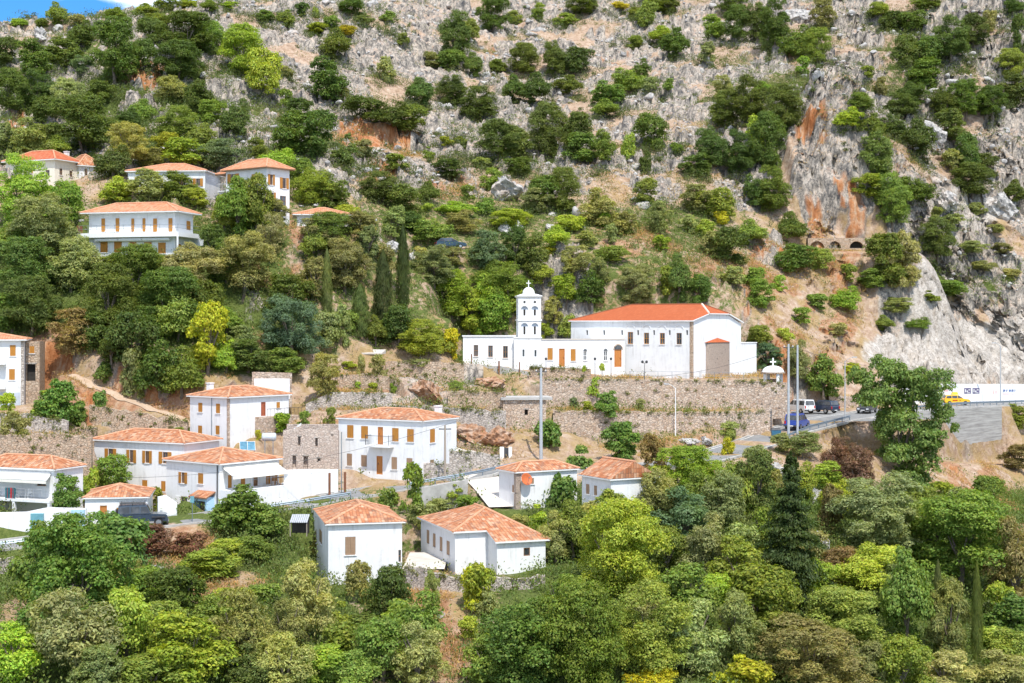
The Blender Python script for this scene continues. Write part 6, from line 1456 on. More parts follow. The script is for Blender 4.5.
# ---------------------------------------------------------------- foliage
FN = np.random.default_rng(11)
def leaf_quads(C, Nrm, size, asp, up=None):
    """rhombic leaves at C with normals Nrm"""
    n = len(C); t = FN.normal(size=(n, 3)) if up is None else up + .35 * FN.normal(size=(n, 3))
    t -= (t * Nrm).sum(1, keepdims=True) * Nrm; t /= np.linalg.norm(t, axis=1, keepdims=True) + 1e-9; b = np.cross(Nrm, t)
    s = (size * FN.uniform(.7, 1.35, n))[:, None]
    q = np.stack([C - t * s * .5, C + b * s * asp * .5 + t * s * .06, C + t * s * .5, C - b * s * asp * .5 + t * s * .06], 1)
    q[:, [1, 3]] += (Nrm * s * .10)[:, None, :]
    return q.reshape(-1, 3)
def unit(v): return v / (np.linalg.norm(v, axis=1, keepdims=True) + 1e-9)
def crown_mesh(name, n_lobe, n_leaf, size, asp, seed, low=.06, flat=1.0, top=1.0, gap=.0, vert=False, rs=1.0, given=None):
    """unit crown: about 1 wide, 1 tall, made of uneven lobes full of leaves"""
    global FN
    FN = np.random.default_rng(seed); L = []; lobes = []
    for k in range(n_lobe):
        a = FN.uniform(0, 6.28); h = FN.beta(1.25, 1.25); prof = math.sin(math.pi * min(max(.16 + .74 * h, 0), 1)) ** .65
        rad = prof * .36 * FN.uniform(.35, 1.05) if k else 0.0
        r = FN.uniform(.12, .25) * rs * (1.0 if k else 1.5 / rs ** .5)
        c = np.array([rad * math.cos(a), rad * math.sin(a), low + r * .6 + h * (top - low - r * 1.5)]); lobes.append((c, r))
    if given: lobes = [(np.array([x + FN.normal() * r * .45, (FN.random() - .5) * .62 * (1 - abs(z - .45)) + FN.normal() * r * .3, z + FN.normal() * r * .45]), r * FN.uniform(.42, .72)) for x, z, r in given for _ in range(5)]
    tot = sum(r ** 2 for c, r in lobes)
    for c, r in lobes:
        m = int(n_leaf * r * r / tot); d = unit(FN.normal(size=(m, 3))); d[:, 2] = np.where(d[:, 2] < -.45, -d[:, 2], d[:, 2])
        rr = r * FN.uniform(.55, 1.12, m) ** .7
        bumpy = 1 + .22 * np.sin(d[:, 0] * 7 + seed) * np.cos(d[:, 1] * 6 + c[0] * 30) + .15 * np.sin(d[:, 2] * 9 + c[1] * 20)
        P = c + d * (rr * bumpy)[:, None] * np.array([1, 1, .85 * flat]); keep = np.ones(m, bool)
        for c2, r2 in lobes:
            if c2 is not c: keep &= np.linalg.norm((P - c2) / [1, 1, .85 * flat], axis=1) > r2 * .62
        if gap: keep &= (np.sin(P[:, 0] * 19 + seed) + np.sin(P[:, 1] * 17 + 2 * seed) + np.sin(P[:, 2] * 23)) > -3 + gap
        P, d = P[keep], d[keep]
        nn = unit(d * .9 + np.array([0, 0, .45]) + FN.normal(size=d.shape) * .45)
        L.append(leaf_quads(P, nn, size, asp, np.tile([0, 0, 1.0], (len(P), 1)) if vert else None))
    # stray shoots break the outline
    c, r = lobes[0]; V = np.concatenate(L); lo, hi = V.min(0), V.max(0)
    ctr = (lo + hi) / 2; V = (V - [ctr[0], ctr[1], 0]) / [max(hi[0] - lo[0], hi[1] - lo[1])] * 1 if False else V - [ctr[0], ctr[1], 0]
    w = max(hi[0] - lo[0], hi[1] - lo[1]); V[:, :2] /= w; V[:, 2] = low + (V[:, 2] - lo[2]) / (hi[2] - lo[2]) * (1 - low)
    return np_mesh(name, V, np.arange(len(V)).reshape(-1, 4), MATS['leaf'])
def column_mesh(name, n, size, seed, fir=False):
    global FN
    FN = np.random.default_rng(seed)
    if not fir:
        h = FN.uniform(0, 1, n) ** .9; prof = np.sin(np.pi * np.clip(.12 + .88 * h, 0, 1)) ** .55 * (1 - .35 * h); a = FN.uniform(0, 6.28, n)
        w = .5 * prof * (1 + .16 * np.sin(a * 3 + h * 20 + seed) + .12 * np.sin(a * 5 - h * 37)); rr = w * FN.uniform(.6, 1.08, n)
        P = np.stack([rr * np.cos(a), rr * np.sin(a), .02 + h * .97], 1); d = unit(np.stack([np.cos(a), np.sin(a), np.full(n, .25)], 1) + FN.normal(size=(n, 3)) * .4)
        V = leaf_quads(P, d, size, .32, np.tile([0, 0, 1.0], (n, 1))); V[:, 2] = (V[:, 2] + .0)
        # leaves are drawn in a tall unit: squash handled by the object scale
        return np_mesh(name, V, np.arange(len(V)).reshape(-1, 4), MATS['leaf'])
    L = []; tiers = 15
    for t in range(tiers):
        nb = int(12 - 6 * t / tiers)
        for b in range(nb):
            tt = min(max(t + FN.uniform(-.55, .55), 0), tiers - .4); z = .07 + .91 * (tt / (tiers - .5)) ** .95; R0 = .5 * (1 - tt / tiers) ** 1.0 + .012
            a = 6.28 * b / nb + FN.uniform(-.3, .3) + t; Rb = R0 * FN.uniform(.62, 1.18); m = int(n / tiers / nb * (.4 + 1.3 * Rb / .5)) + 6
            s = FN.uniform(.12, 1, m); wd = .10 * (1 - .55 * s) * Rb / .35; off = FN.normal(size=m) * wd
            x = s * Rb; zz = z - .055 * s * s * (Rb / .3) + FN.normal(size=m) * .008 + .02 * s ** 4
            P = np.stack([x * math.cos(a) - off * math.sin(a), x * math.sin(a) + off * math.cos(a), zz], 1)
            nn = unit(np.array([0, 0, 1.0]) + FN.normal(size=(m, 3)) * .45 + np.array([math.cos(a), math.sin(a), 0]) * .3)
            L.append(leaf_quads(P, nn, size, .4, np.tile([math.cos(a), math.sin(a), -.2], (m, 1))))
    V = np.concatenate(L); return np_mesh(name, V, np.arange(len(V)).reshape(-1, 4), MATS['leaf'])
PROTO = {
 'broadS': [crown_mesh('foliage', 13, 3800, .068, .62, 100 + i, .0, rs=.85) for i in range(6)],
 'broadM': [crown_mesh('crown', 26, 13000, .038, .62, 120 + i, .03, rs=.74) for i in range(6)],
 'hero': [crown_mesh('crown', 2, 52000, .0205, .75, 313, .0, given=[((x - 903) / 112, (497 - y) / 144, r / 112) for x, y, r in [(870,385,17),(885,372,15),(905,374,18),(925,390,16),(858,377,9),(940,405,13),(949,415,8),(956,426,5),(915,405,22),(890,410,19),(880,435,14),(900,435,22),(924,430,17),(934,445,9),(890,460,17),(910,463,19),(886,480,13),(904,482,15),(918,478,9),(866,398,10),(852,368,5)]])],
 'broadL': [crown_mesh('crown', 60, 38000, .0225, .62, 140 + i, .03, rs=.58) for i in range(5)],
 'fineS': [crown_mesh('foliage', 14, 4600, .075, .38, 160 + i, .0, rs=.8) for i in range(5)],
 'fineM': [crown_mesh('crown', 30, 15000, .042, .38, 180 + i, .05, gap=1.0, rs=.66) for i in range(5)],
 'fineL': [crown_mesh('crown', 52, 36000, .026, .38, 200 + i, .04, gap=.9, rs=.52) for i in range(4)],
 'figS': [crown_mesh('foliage', 10, 1900, .10, .8, 220 + i, .0) for i in range(3)],
 'figM': [crown_mesh('crown', 24, 9000, .048, .75, 230 + i, .02, rs=.75) for i in range(3)],
 'figL': [crown_mesh('crown', 70, 34000, .0235, .75, 240 + i, .0, rs=.55) for i in range(3)],
 'column': [column_mesh('crown', 11000, .05, 250 + i) for i in range(3)],
 'fir': [column_mesh('crown', 34000, .030, 260, True)],
}
for k, l in PROTO.items():
    if k == 'column':
        for me_ in l:    # leaves were built in a unit cube; thin columns want them short
            pass
def trunk_mesh(seed, olive=False):
    r = random.Random(seed); m = MB(); top = .55
    lean = (r.uniform(-.06, .06), r.uniform(-.06, .06))
    p = [(0, 0, -.12), (lean[0] * .3, lean[1] * .3, .08), (lean[0], lean[1], .28)]; m.tube(p, [.052, .04, .032], 7)
    for k in range(6):
        a = k * 1.05 + r.uniform(-.3, .3); q = (lean[0] + math.cos(a) * r.uniform(.1, .2), lean[1] + math.sin(a) * r.uniform(.1, .2), r.uniform(.45, .6)); e = (q[0] * 1.6, q[1] * 1.6, q[2] + r.uniform(.1, .25))
        m.tube([p[2] if k % 2 else (lean[0] * .7, lean[1] * .7, .2), q, e], [.024, .016, .006], 5)
    o = m.build('trunk', MATS['bark']); me_ = o.data; bpy.data.objects.remove(o); return me_
TRUNK = [trunk_mesh(i) for i in range(4)]
def straight_trunk():
    m = MB(); m.tube([(0, 0, -.08), (0, 0, .5), (0, 0, .97)], [.05, .03, .006], 7); o = m.build('trunk', MATS['bark']); me_ = o.data; bpy.data.objects.remove(o); return me_
STRAIGHT = straight_trunk()

# kind: (leaf family, tint, words, is a shrub when small)
KIND = {
 'd': ('broad', (0.121, 0.168, 0.034), 'dark green'), 'm': ('broad', (0.211, 0.278, 0.049), 'mid green'), 'b': ('broad', (0.319, 0.400, 0.052), 'bright green'),
 'y': ('broad', (0.436, 0.415, 0.034), 'yellow-green'), 'o': ('fine', (0.304, 0.321, 0.116), 'grey-green olive'), 'l': ('fine', (0.436, 0.405, 0.150), 'pale grey-green'),
 'w': ('fine', (0.172, 0.244, 0.118), 'blue-green'), 'v': ('fig', (0.158, 0.238, 0.050), 'big-leaved green fig'), 'h': ('fig', (0.158, 0.226, 0.056), 'dark broad-leaved'), 'r': ('fine', (0.215, 0.118, 0.07), 'dry reddish-brown'),
 'n': ('fine', (0.25, 0.2, 0.075), 'yellow-brown'), 'k': ('column', (0.086, 0.123, 0.039), 'dark'), 'j': ('column', (0.145, 0.190, 0.053), 'slim green'), 'f': ('fir', (0.062, 0.086, 0.026), 'dark green'),
}
T = '''
~on the skyline ridge under the sky
m 57 27 16 24;m 42 29 12 11;b 20 26 14 9;o 76 24 14 10;m 116 20 18 13;b 145 17 24 13;m 169 11 20 16;m 158 26 22 14;b 187 8 14 9;m 209 11 14 12;b 228 10 16 9
~on the crags just under the skyline, upper left
d 4 68 22 30;d 36 76 27 34;d 63 66 28 28;d 82 46 23 24;d 150 43 24 25;d 186 54 46 38;w 82 73 20 17;d 115 85 46 58;d 143 70 22 30;d 178 82 46 36;m 210 55 34 30;d 233 50 17 16;b 242 77 44 46;d 199 119 24 36;m 212 124 20 24;o 174 103 24 26;d 102 101 20 20
~on the crags above the cream house
d 10 112 34 38;d 36 114 36 38;o 66 119 34 36;d 46 126 26 28;d 82 152 60 48;d 128 127 20 20;m 142 124 20 24;o 4 156 22 32;o 33 158 36 38;m 55 158 26 22;d 113 178 30 30
~behind the long white house
m 177 142 42 32;d 236 136 20 36;o 128 161 46 36;y 166 157 20 24;b 187 165 36 26;w 219 168 36 28;m 200 148 24 24;o 150 168 26 20
~on the topmost pale rocks, centre-left
m 265 21 18 14;m 286 27 20 20;d 302 16 14 16;m 316 18 10 14;d 352 16 30 20;m 332 29 16 16;b 316 34 22 14;d 336 59 33 34;o 366 24 18 11;y 346 35 20 12;m 388 22 14 13;m 403 45 16 14;o 286 77 20 14;b 262 96 38 52
~around the orange scars below the pale rocks
d 330 100 32 44;o 387 82 16 26;m 283 107 14 20;d 288 158 34 50;d 316 160 34 52;d 300 122 24 26;d 363 120 34 26;d 391 126 30 26;m 411 131 30 28;d 346 165 20 32;o 363 157 16 20;d 420 106 24 30;o 342 100 14 14;m 398 168 20 16;m 260 160 22 24;b 278 170 34 24;m 429 158 13 13
~on the pale rocks left of the big central scree
d 455 62 36 50;d 494 32 36 34;o 432 68 20 18;m 451 69 26 20;d 473 77 18 26;d 452 106 34 30;d 478 123 44 36;m 497 73 17 15;y 447 145 12 10;m 461 145 13 10;d 498 160 42 38;o 482 168 16 12;m 470 40 18 22
~on the central scree high above the church
m 538 19 14 18;m 514 24 14 14;m 565 27 20 16;d 582 15 36 18;d 525 74 34 30;d 555 76 30 34;d 576 74 26 28;d 515 104 26 30;d 536 104 28 32;d 568 94 26 20;y 620 8 14 8;m 653 9 18 14;d 668 13 28 16;m 635 18 14 12;m 647 28 20 28;b 661 44 24 20;d 675 59 27 32;m 635 48 16 14
~on the scree high above the bell tower
m 608 102 28 22;m 628 92 28 26;d 640 84 20 26;o 651 90 14 14;m 669 92 12 15;d 549 160 40 56;d 578 150 28 40;m 586 163 34 32;m 606 160 20 32;b 628 160 16 28;d 650 151 30 40;d 646 173 12 24;m 605 116 26 18;m 676 152 13 11;d 516 162 28 38
~on the slope left of the orange cliff
o 707 63 20 22;m 716 38 22 24;d 732 16 32 24;d 738 40 30 34;d 757 40 30 36;o 722 98 18 24;d 725 128 34 36;d 748 124 44 46;d 712 168 40 40;d 738 176 40 44;d 768 170 40 56;d 782 132 42 46;m 764 96 20 16;d 695 176 28 24;b 760 150 24 36
~at the top edge right of the scree
d 775 46 34 46;m 795 58 26 34;o 823 30 24 32;m 817 64 32 36;m 801 74 14 19;b 878 17 20 16;d 893 32 26 22;d 916 34 26 24;m 925 10 30 15;o 770 52 20 24
~in the bush belt on the upper right cliffs
d 906 70 26 36;d 928 68 30 34;d 951 58 40 40;d 974 48 30 32;d 921 90 30 34;m 866 77 12 13;o 880 95 14 19;d 912 106 34 24;d 900 118 42 24;m 860 109 20 18;b 848 126 24 20;d 872 140 26 28;d 892 138 24 26;d 918 156 32 38;d 945 118 34 30;d 966 118 38 36;d 992 116 34 30;d 1014 104 28 34;m 1010 78 32 28;d 952 140 26 32;d 966 172 22 40;o 951 168 16 20;d 984 176 30 24;d 1014 12 16 16;o 989 32 14 22;d 1020 54 14 40
~beside the arched niches and the orange cliff
v 874 178 40 46;b 868 198 26 26;m 892 226 42 52;d 886 286 34 54;o 902 290 36 60;d 912 202 36 28;d 938 258 38 40;d 972 196 46 32;d 1014 202 24 24;m 821 271 24 24;m 849 281 15 19;m 871 287 24 20;b 845 310 28 26;d 790 247 34 36;m 818 308 20 16
~on the knobbly right-hand crags
o 955 223 18 12;o 937 216 14 12;o 972 252 30 14;m 947 297 42 20;o 896 312 34 18;o 978 214 20 14;o 1002 252 22 12;o 985 270 24 12;m 930 300 20 12;o 1012 280 20 14;m 884 330 24 18;m 918 328 26 14;o 996 232 16 10
~around the big boulder above the bell tower
d 564 212 46 46;d 545 205 34 34;o 599 226 40 42;o 535 212 34 28;m 492 190 24 26;d 428 204 24 26;b 427 211 14 10;m 470 200 16 18;b 456 216 42 18;m 428 240 40 28;o 461 232 34 26;b 511 228 50 20;m 486 214 22 20;b 568 230 30 18;o 588 246 24 18;b 604 226 14 16;d 446 178 30 22;d 520 176 30 22
~round the upper road, above the bell tower
w 488 272 40 44;d 514 268 30 44;d 533 278 36 46;b 556 246 32 24;o 434 286 52 42;o 478 260 26 20;m 497 302 62 44;o 576 278 42 34;b 566 306 32 34;d 590 306 36 38;b 543 288 32 24;o 453 266 30 20;y 548 256 16 12;d 410 230 28 22;o 420 262 24 18
~around the dry clearing above the church roof
m 645 206 24 32;o 659 234 24 38;b 661 252 20 20;o 625 234 22 26;o 611 244 14 24;m 612 262 34 20;o 696 212 36 32;m 718 220 38 36;y 722 226 17 18;d 729 264 40 42;o 714 256 24 28;m 750 246 34 30;d 772 214 46 50;d 756 206 26 36;o 636 306 50 44;d 678 304 34 52;d 700 306 30 34;b 700 292 20 20;o 733 284 24 22;o 690 232 20 20;b 705 238 22 22;o 600 286 26 30;m 668 294 24 30
~on the orange slope right of the church
m 753 288 22 24;m 762 308 26 34;b 780 290 14 18;d 795 272 40 32;m 760 348 32 24;w 768 371 34 30;o 798 382 30 44;v 824 399 40 46;m 800 322 22 18;b 786 342 18 16;o 838 334 18 14;y 852 372 20 12
~behind the low white church wing
b 470 336 40 50;m 494 338 46 52;b 452 318 54 50;m 510 318 40 38;b 547 337 16 16;o 554 326 26 32;m 566 336 24 24;m 520 300 34 26;b 488 308 40 36
~near the cypress pair above the terrace walls
d 398 345 44 42;b 420 358 58 40;m 376 348 30 34;y 452 358 22 32;o 339 346 26 44;o 326 348 30 40;m 440 352 26 30;o 345 292 66 60;o 368 258 36 34;m 333 246 60 36;o 394 240 36 36;d 330 210 46 38;d 378 202 52 32;d 402 212 38 32;b 312 206 52 40;o 360 236 40 26;b 346 222 36 18;m 300 182 26 28;m 350 334 20 26;o 384 272 26 30
~below the corner house and the low outbuilding
m 236 238 40 56;m 256 236 36 56;o 244 296 60 58;o 270 262 30 44;d 290 322 44 44;w 293 358 60 58;d 248 372 40 30;m 290 374 40 24;o 312 300 32 40;m 315 262 30 34;o 276 222 28 22;b 225 232 24 34;o 318 250 36 30
~beside and below the wide balcony villa
b 22 228 56 66;m 66 226 34 42;o 42 262 66 62;o 84 278 40 38;m 10 262 40 36;b 118 203 34 24;o 148 204 40 32;m 180 204 36 30;b 196 208 26 18;d 212 262 26 34;d 90 258 16 14;m 116 264 30 9;m 148 264 34 9;d 226 282 36 40;o 197 264 24 16;o 60 214 26 22
~in the dark wood above the dirt track
d 26 300 60 56;o 71 292 42 46;d 32 336 52 54;n 74 358 46 46;d 110 332 54 62;d 136 306 52 56;m 158 288 44 30;o 192 300 58 52;d 168 336 62 62;y 207 374 40 66;d 134 372 50 56;d 160 394 46 50;o 134 398 24 48;m 182 396 40 46;m 228 340 34 30;o 242 362 34 34;d 92 352 34 40;d 12 332 34 36;m 178 342 44 54;d 204 324 40 40;b 226 372 26 30;d 112 366 30 36
~along the dirt track and its garden walls
v 103 382 21 23;v 100 409 18 22;v 58 424 46 46;v 76 426 26 28;v 40 424 26 28;b 8 414 22 24;o 17 446 32 38;m 182 432 22 14;b 46 418 30 30
~on the terraces by the balcony house
o 324 399 40 48;o 361 377 12 25;o 378 378 18 26;b 358 390 8 10;b 371 391 14 10;m 394 393 10 12;m 330 424 14 20;m 304 428 14 20;b 281 432 22 22;m 246 438 15 14;y 259 440 10 12;m 456 390 16 11;o 420 366 20 8;b 350 368 16 8
~on the long stone walls under the church
v 606 418 32 28;b 592 394 20 20;v 549 446 30 30;v 620 462 44 42;n 654 471 32 40;v 580 470 30 28;o 640 411 12 15;w 573 407 13 12;b 587 412 14 13;y 622 389 9 8;y 648 388 9 8;b 562 383 9 8;y 578 384 8 7;o 672 389 6 7;b 690 390 8 8;y 705 391 7 8;b 720 389 6 7;m 736 391 6 8
~between the two small white houses below the walls
v 562 508 38 38;m 535 506 24 24;b 537 527 30 26;m 610 518 32 32;o 520 530 20 18;o 590 524 30 26
~on the roadside among the white houses
m 115 493 42 40;v 68 514 40 42;b 88 502 26 38;m 156 510 16 26;v 243 537 70 52;m 226 530 30 32;m 412 516 28 56;m 388 506 30 22;o 440 512 30 16;b 452 496 24 14;m 466 512 30 20;o 424 526 34 26
~below the lower road on the bottom left bank
v 82 628 96 104;v 44 600 60 72;v 112 580 70 60;v 52 642 60 60;b 150 604 44 34;o 124 600 32 44;o 78 622 44 40;d 178 616 56 44;b 210 578 56 28;m 254 562 36 24;r 150 556 50 30;r 190 556 34 24;r 120 550 26 20;v 264 540 46 34;b 232 604 46 14;m 262 604 36 20;b 230 556 40 16
~at the bottom left corner
o 76 682 80 84;b 124 668 60 72;b 190 690 80 70;m 160 650 60 44;o 240 680 60 84;b 12 686 54 56;m 214 636 50 40;m 150 700 70 40;o 100 700 60 50
~before the two-storey house below the road
o 308 642 72 84;o 286 660 56 64;o 322 562 26 36;d 390 624 54 60;o 360 602 32 46;b 344 632 34 34;m 336 662 50 44;d 366 640 40 30
~at the bottom edge below the dirt gully
m 408 664 66 66;o 420 690 56 62;m 382 680 60 56;m 350 694 60 40;b 316 690 60 40;o 286 700 60 60;m 486 690 50 56;b 478 612 32 46;o 433 606 14 34;b 400 640 40 36;b 470 640 22 24;o 488 616 22 26;d 250 694 50 44
~in the green wood below the gable house
b 614 604 86 96;m 574 560 50 54;o 556 562 40 46;v 518 694 92 84;m 582 692 90 104;d 546 650 50 44;m 648 678 84 86;o 604 656 50 46;y 652 690 50 22;o 690 672 66 66;m 684 632 64 64;o 648 640 44 50;m 560 624 40 44
~in the green wood right of the gable house
b 688 492 60 42;o 662 524 46 50;w 684 546 62 54;o 720 530 44 54;b 664 492 26 26;m 700 520 36 44;m 740 516 30 50;d 756 520 36 64;o 708 584 60 64;m 668 576 44 46;m 738 606 56 62;b 716 618 44 40;o 740 664 54 66;y 736 690 40 34;m 640 560 30 36;d 700 636 40 40
~on the bank below the blue van
o 729 440 20 22;y 728 454 18 20;o 755 470 32 28;o 780 452 26 22;b 700 474 24 18;o 802 458 42 28;b 822 492 46 32;r 836 486 38 50;r 856 498 40 54;r 846 462 34 26;m 800 500 40 40;b 680 470 20 14;o 770 496 30 30
~around the tall fir tree
m 758 638 72 66;n 832 534 30 46;b 836 516 34 34;m 768 562 40 50;o 812 560 26 30;m 780 640 50 60;b 812 606 44 44;o 744 566 30 40
~in the mixed wood at the lower right
o 872 556 100 74;o 902 552 54 50;b 868 604 84 54;n 846 596 56 44;m 846 650 80 56;m 908 650 64 92;o 888 614 50 50;d 830 640 40 50;n 812 692 110 66;y 746 696 40 34;m 904 694 56 54;o 868 690 50 46;b 880 580 40 28
~in the wood under the tall concrete road wall
m 960 588 96 86;m 930 566 50 56;o 990 570 50 60;n 1014 612 54 86;m 986 520 36 40;o 962 514 26 26;b 938 500 24 18;o 948 660 42 74;b 1000 620 30 36;v 1012 640 46 42;m 1008 668 40 36;l 1002 694 60 40;l 946 694 54 40;b 992 654 34 28;m 976 560 50 40;m 914 520 36 34;o 906 506 40 22;d 938 606 30 30;m 1018 428 22 24;n 1016 470 34 24
'''
SINGLES = [  # unmistakable trees with labels of their own
 ('k', 403, 308, 13, 84, 'tallest dark cypress, pointed, above the terrace walls left of the church', 'cypress'), ('k', 383, 328, 19, 78, 'broader dark cypress just left of the tallest cypress', 'cypress'), ('j', 327, 320, 10, 72, 'slim green cypress above the olive tree by the ramp wall', 'cypress'), ('j', 360, 338, 18, 54, 'ragged small cypress between the slim and the broad cypress', 'cypress'),
 ('f', 791, 606, 92, 156, 'tall dark conical fir tree standing in the green wood', 'fir tree'), ('j', 938, 654, 12, 94, 'slim columnar juniper, left one of the pair at the lower right', 'juniper'), ('j', 977, 670, 11, 108, 'slim columnar juniper, taller right one of the pair at the lower right', 'juniper'),
 ('h', 903, 497, 112, 144, 'large broad-leaved tree standing in front of the road and the tall concrete wall', 'tree'), ('b', 584, 377, 6, 15, 'young palm-like tree on the church terrace, left of two', 'young tree'), ('b', 602, 377, 8, 17, 'young palm-like tree on the church terrace, right of two', 'young tree'),
 ('j', 880, 582, 9, 34, 'very small dark juniper in the mixed wood', 'juniper'), ('y', 477, 606, 34, 46, 'yellow-green ivy-covered bush against the winged white house', 'bush')]
ORD = ['', 'first', 'second', 'third', 'fourth', 'fifth', 'sixth', 'seventh', 'eighth', 'ninth', 'tenth', 'eleventh', 'twelfth', 'thirteenth', 'fourteenth', 'fifteenth', 'sixteenth', 'seventeenth', 'eighteenth', 'nineteenth', 'twentieth', 'twenty-first', 'twenty-second']
def jitter(c, r, a=.22):
    k = 1 + r.uniform(-a, a); return (c[0] * k * (1 + r.uniform(-.14, .14)), c[1] * k, c[2] * k * (1 + r.uniform(-.2, .2)), 1)
def plant(kind, px, py, w, h, label, cat, group=None, seed=0, young=False, fixed=None):
    fam, tint, _ = KIND[kind]; r = random.Random(seed * 7919 + int(px * 31 + py)); P = fixed or cast(px, py); k = P.y / F; W, H = w * k, h * k
    col = jitter(tint, r); rz = 0.0 if 'large broad' in label else r.uniform(0, 6.28)
    if fam in ('column', 'fir'):
        cm = r.choice(PROTO[fam]); nm = 'fir_tree' if fam == 'fir' else 'cypress_tree' if 'cypress' in label else 'juniper_tree'; tm = STRAIGHT
    else:
        cls = 'S' if W < 3.6 else 'M' if W < 7 else 'L'; cm = r.choice(PROTO['hero' if 'large broad' in label else fam + cls]); tm = r.choice(TRUNK)
        nm = {'S': 'shrub', 'M': 'tree', 'L': 'tree'}[cls]
        if kind == 'o' and cls != 'S': nm = 'olive_tree'
        if kind == 'v' and cls != 'S': nm = 'fig_tree'
        if cls == 'M' and P.y > 215: nm = 'shrub'
    small_one = nm == 'shrub' and not young
    if small_one:
        o = bpy.data.objects.new(nm, cm); link(o); o.location = P - Vector((0, 0, .15 * min(H, 2))); o.rotation_euler = (0, 0, rz); wf = 1.22 if P.y > 215 else 1.06; o.scale = (W * wf * r.uniform(.92, 1.12), W * wf * r.uniform(.85, 1.05), H * (.98 if P.y > 215 else 1.04)); o.color = col
        tag(o, label, cat, group); return o
    t = empty('young_tree' if young else nm, P, rz); tag(t, label, cat, group)
    c = bpy.data.objects.new('crown', cm); link(c, t); c.color = col
    if young: c.scale = (W, W, H * .5); c.location = (0, 0, H * .5)
    elif fam == 'column': c.scale = (W * 1.15, W * 1.15, H)
    else: c.scale = (W, W * r.uniform(.88, 1.05), H)
    b = bpy.data.objects.new('trunk', tm); link(b, t); b.scale = (min(W, H * 1.2) * (.6 if young else .62 if W > 6 else .9), min(W, H * 1.2) * (.6 if young else .62 if W > 6 else .9), H * (.85 if W > 6 else 1))
    return t
WOOD = ('dark wood', 'below the corner', 'wide balcony villa', 'green wood', 'lower right', 'bottom', 'mixed wood', 'fir tree', 'concrete road wall'); zone = None; seed = 0; ALLT = []
for line in T.strip().splitlines():
    if line.startswith('~'): zone = line[1:]; continue
    items = [i.split() for i in line.split(';') if i.strip()]; kk = 1.22 if any(w_ in zone for w_ in WOOD) else 1.28 if any(w_ in zone for w_ in ('skyline', 'cream house', 'long white house')) else 1.12 if any(w_ in zone for w_ in ('scars', 'cliff', 'bush belt', 'scree')) else 1.0; items = [(a, float(b), float(c), float(d) * kk, float(e) * (1 + (kk - 1) * .65)) for a, b, c, d, e in items]
    # a plain count per look within one zone, left to right
    info = []
    for a, px, py, w, h in items:
        P = cast(px, py); W = w * P.y / F; size = 'shrub' if (W < 3.6 or (W < 7 and P.y > 215)) else 'tree'; info.append((a, size))
    for look in sorted(set(info)):
        idx = sorted([i for i, q in enumerate(info) if q == look], key=lambda i: items[i][1]); n = len(idx); word = KIND[look[0]][2]; noun = look[1]
        if word.endswith('fig') and noun == 'tree': pass
        for k, i in enumerate(idx):
            a, px, py, w, h = items[i]
            lab = (f'only {word} {noun} {zone}' if n == 1 else f'{word} {noun} {zone}, ' + ('leftmost' if k == 0 else 'rightmost' if k == n - 1 else ORD[k + 1] + ' from left'))
            seed += 1; ALLT.append(plant(a, px, py, w, h, lab, noun, f'{word} {noun}s {zone}'.replace(',', '') if n > 1 else None, seed))
for q in SINGLES:
    seed += 1
    fx = None
    if 'palm-like' in q[5]: fx = Vector((U(q[1]) * 182.2, 182.2, -6.65))
    if 'large broad' in q[5]: fx = Vector((U(q[1]) * 177, 177, S(q[2]) * 177))
    ALLT.append(plant(q[0], q[1], q[2], q[3], q[4], q[5], q[6], None, seed, young='palm-like' in q[5], fixed=fx))

# ---------------------------------------------------------------- ground cover nobody could count
def scatter_cover(name, n, weight, tint, size, hgt, per, asp, spread):
    global FN
    FN = np.random.default_rng(len(name)); f = (weight / weight.sum()).ravel(); idx = FN.choice(f.size, n, p=f)
    X, Y, Z = XX.ravel()[idx], YY.ravel()[idx], ZN.ravel()[idx]; sc_ = FN.uniform(.5, 1.5, n) ** 1.3
    X = np.repeat(X, per) + FN.normal(size=n * per) * spread * np.repeat(sc_, per); Y = np.repeat(Y, per) + FN.normal(size=n * per) * spread * np.repeat(sc_, per); hh = FN.uniform(.05, 1, n * per) * hgt * np.repeat(sc_, per); Z = np.repeat(Z, per) + hh
    C = np.stack([X, Y, Z], 1); nn = unit(FN.normal(size=C.shape) + np.array([0, -.3, .7])); V = leaf_quads(C, nn, size, asp, np.tile([0, 0, 1.0], (len(C), 1)))
    o = link(bpy.data.objects.new(name, np_mesh(name, V, np.arange(len(V)).reshape(-1, 4), MATS['leaf']))); o.color = (*tint, 1); o['kind'] = 'stuff'; return o
area = YY * np.gradient(ys)[:, None] * np.gradient(us)[None, :] * ((np.abs(UU) < .46) & (YY > 88) & (YY < 390))
slope_y = np.abs(np.gradient(ZN, axis=0) / np.gradient(ys)[:, None]); okc = np.where(slope_y < 2.2, 1.0, .1)
keep = np.ones_like(area)                      # no plants on paving or inside houses
def mask_seg(p, q, half):
    p = np.array(p[:2]); q = np.array(q[:2]); d = q - p; t = np.clip(((XX - p[0]) * d[0] + (YY - p[1]) * d[1]) / (d @ d), 0, 1)
    keep[np.hypot(XX - p[0] - t * d[0], YY - p[1] - t * d[1]) < half] = 0
for L_, hw_ in ((ROAD3, 3.2), (TRACK3, 1.0), (PATH3, .9), (RAMP3, 1.9), (HIGHROAD3, 2.3)):
    for a, b in zip(L_[:-1], L_[1:]): mask_seg(a, b, hw_)
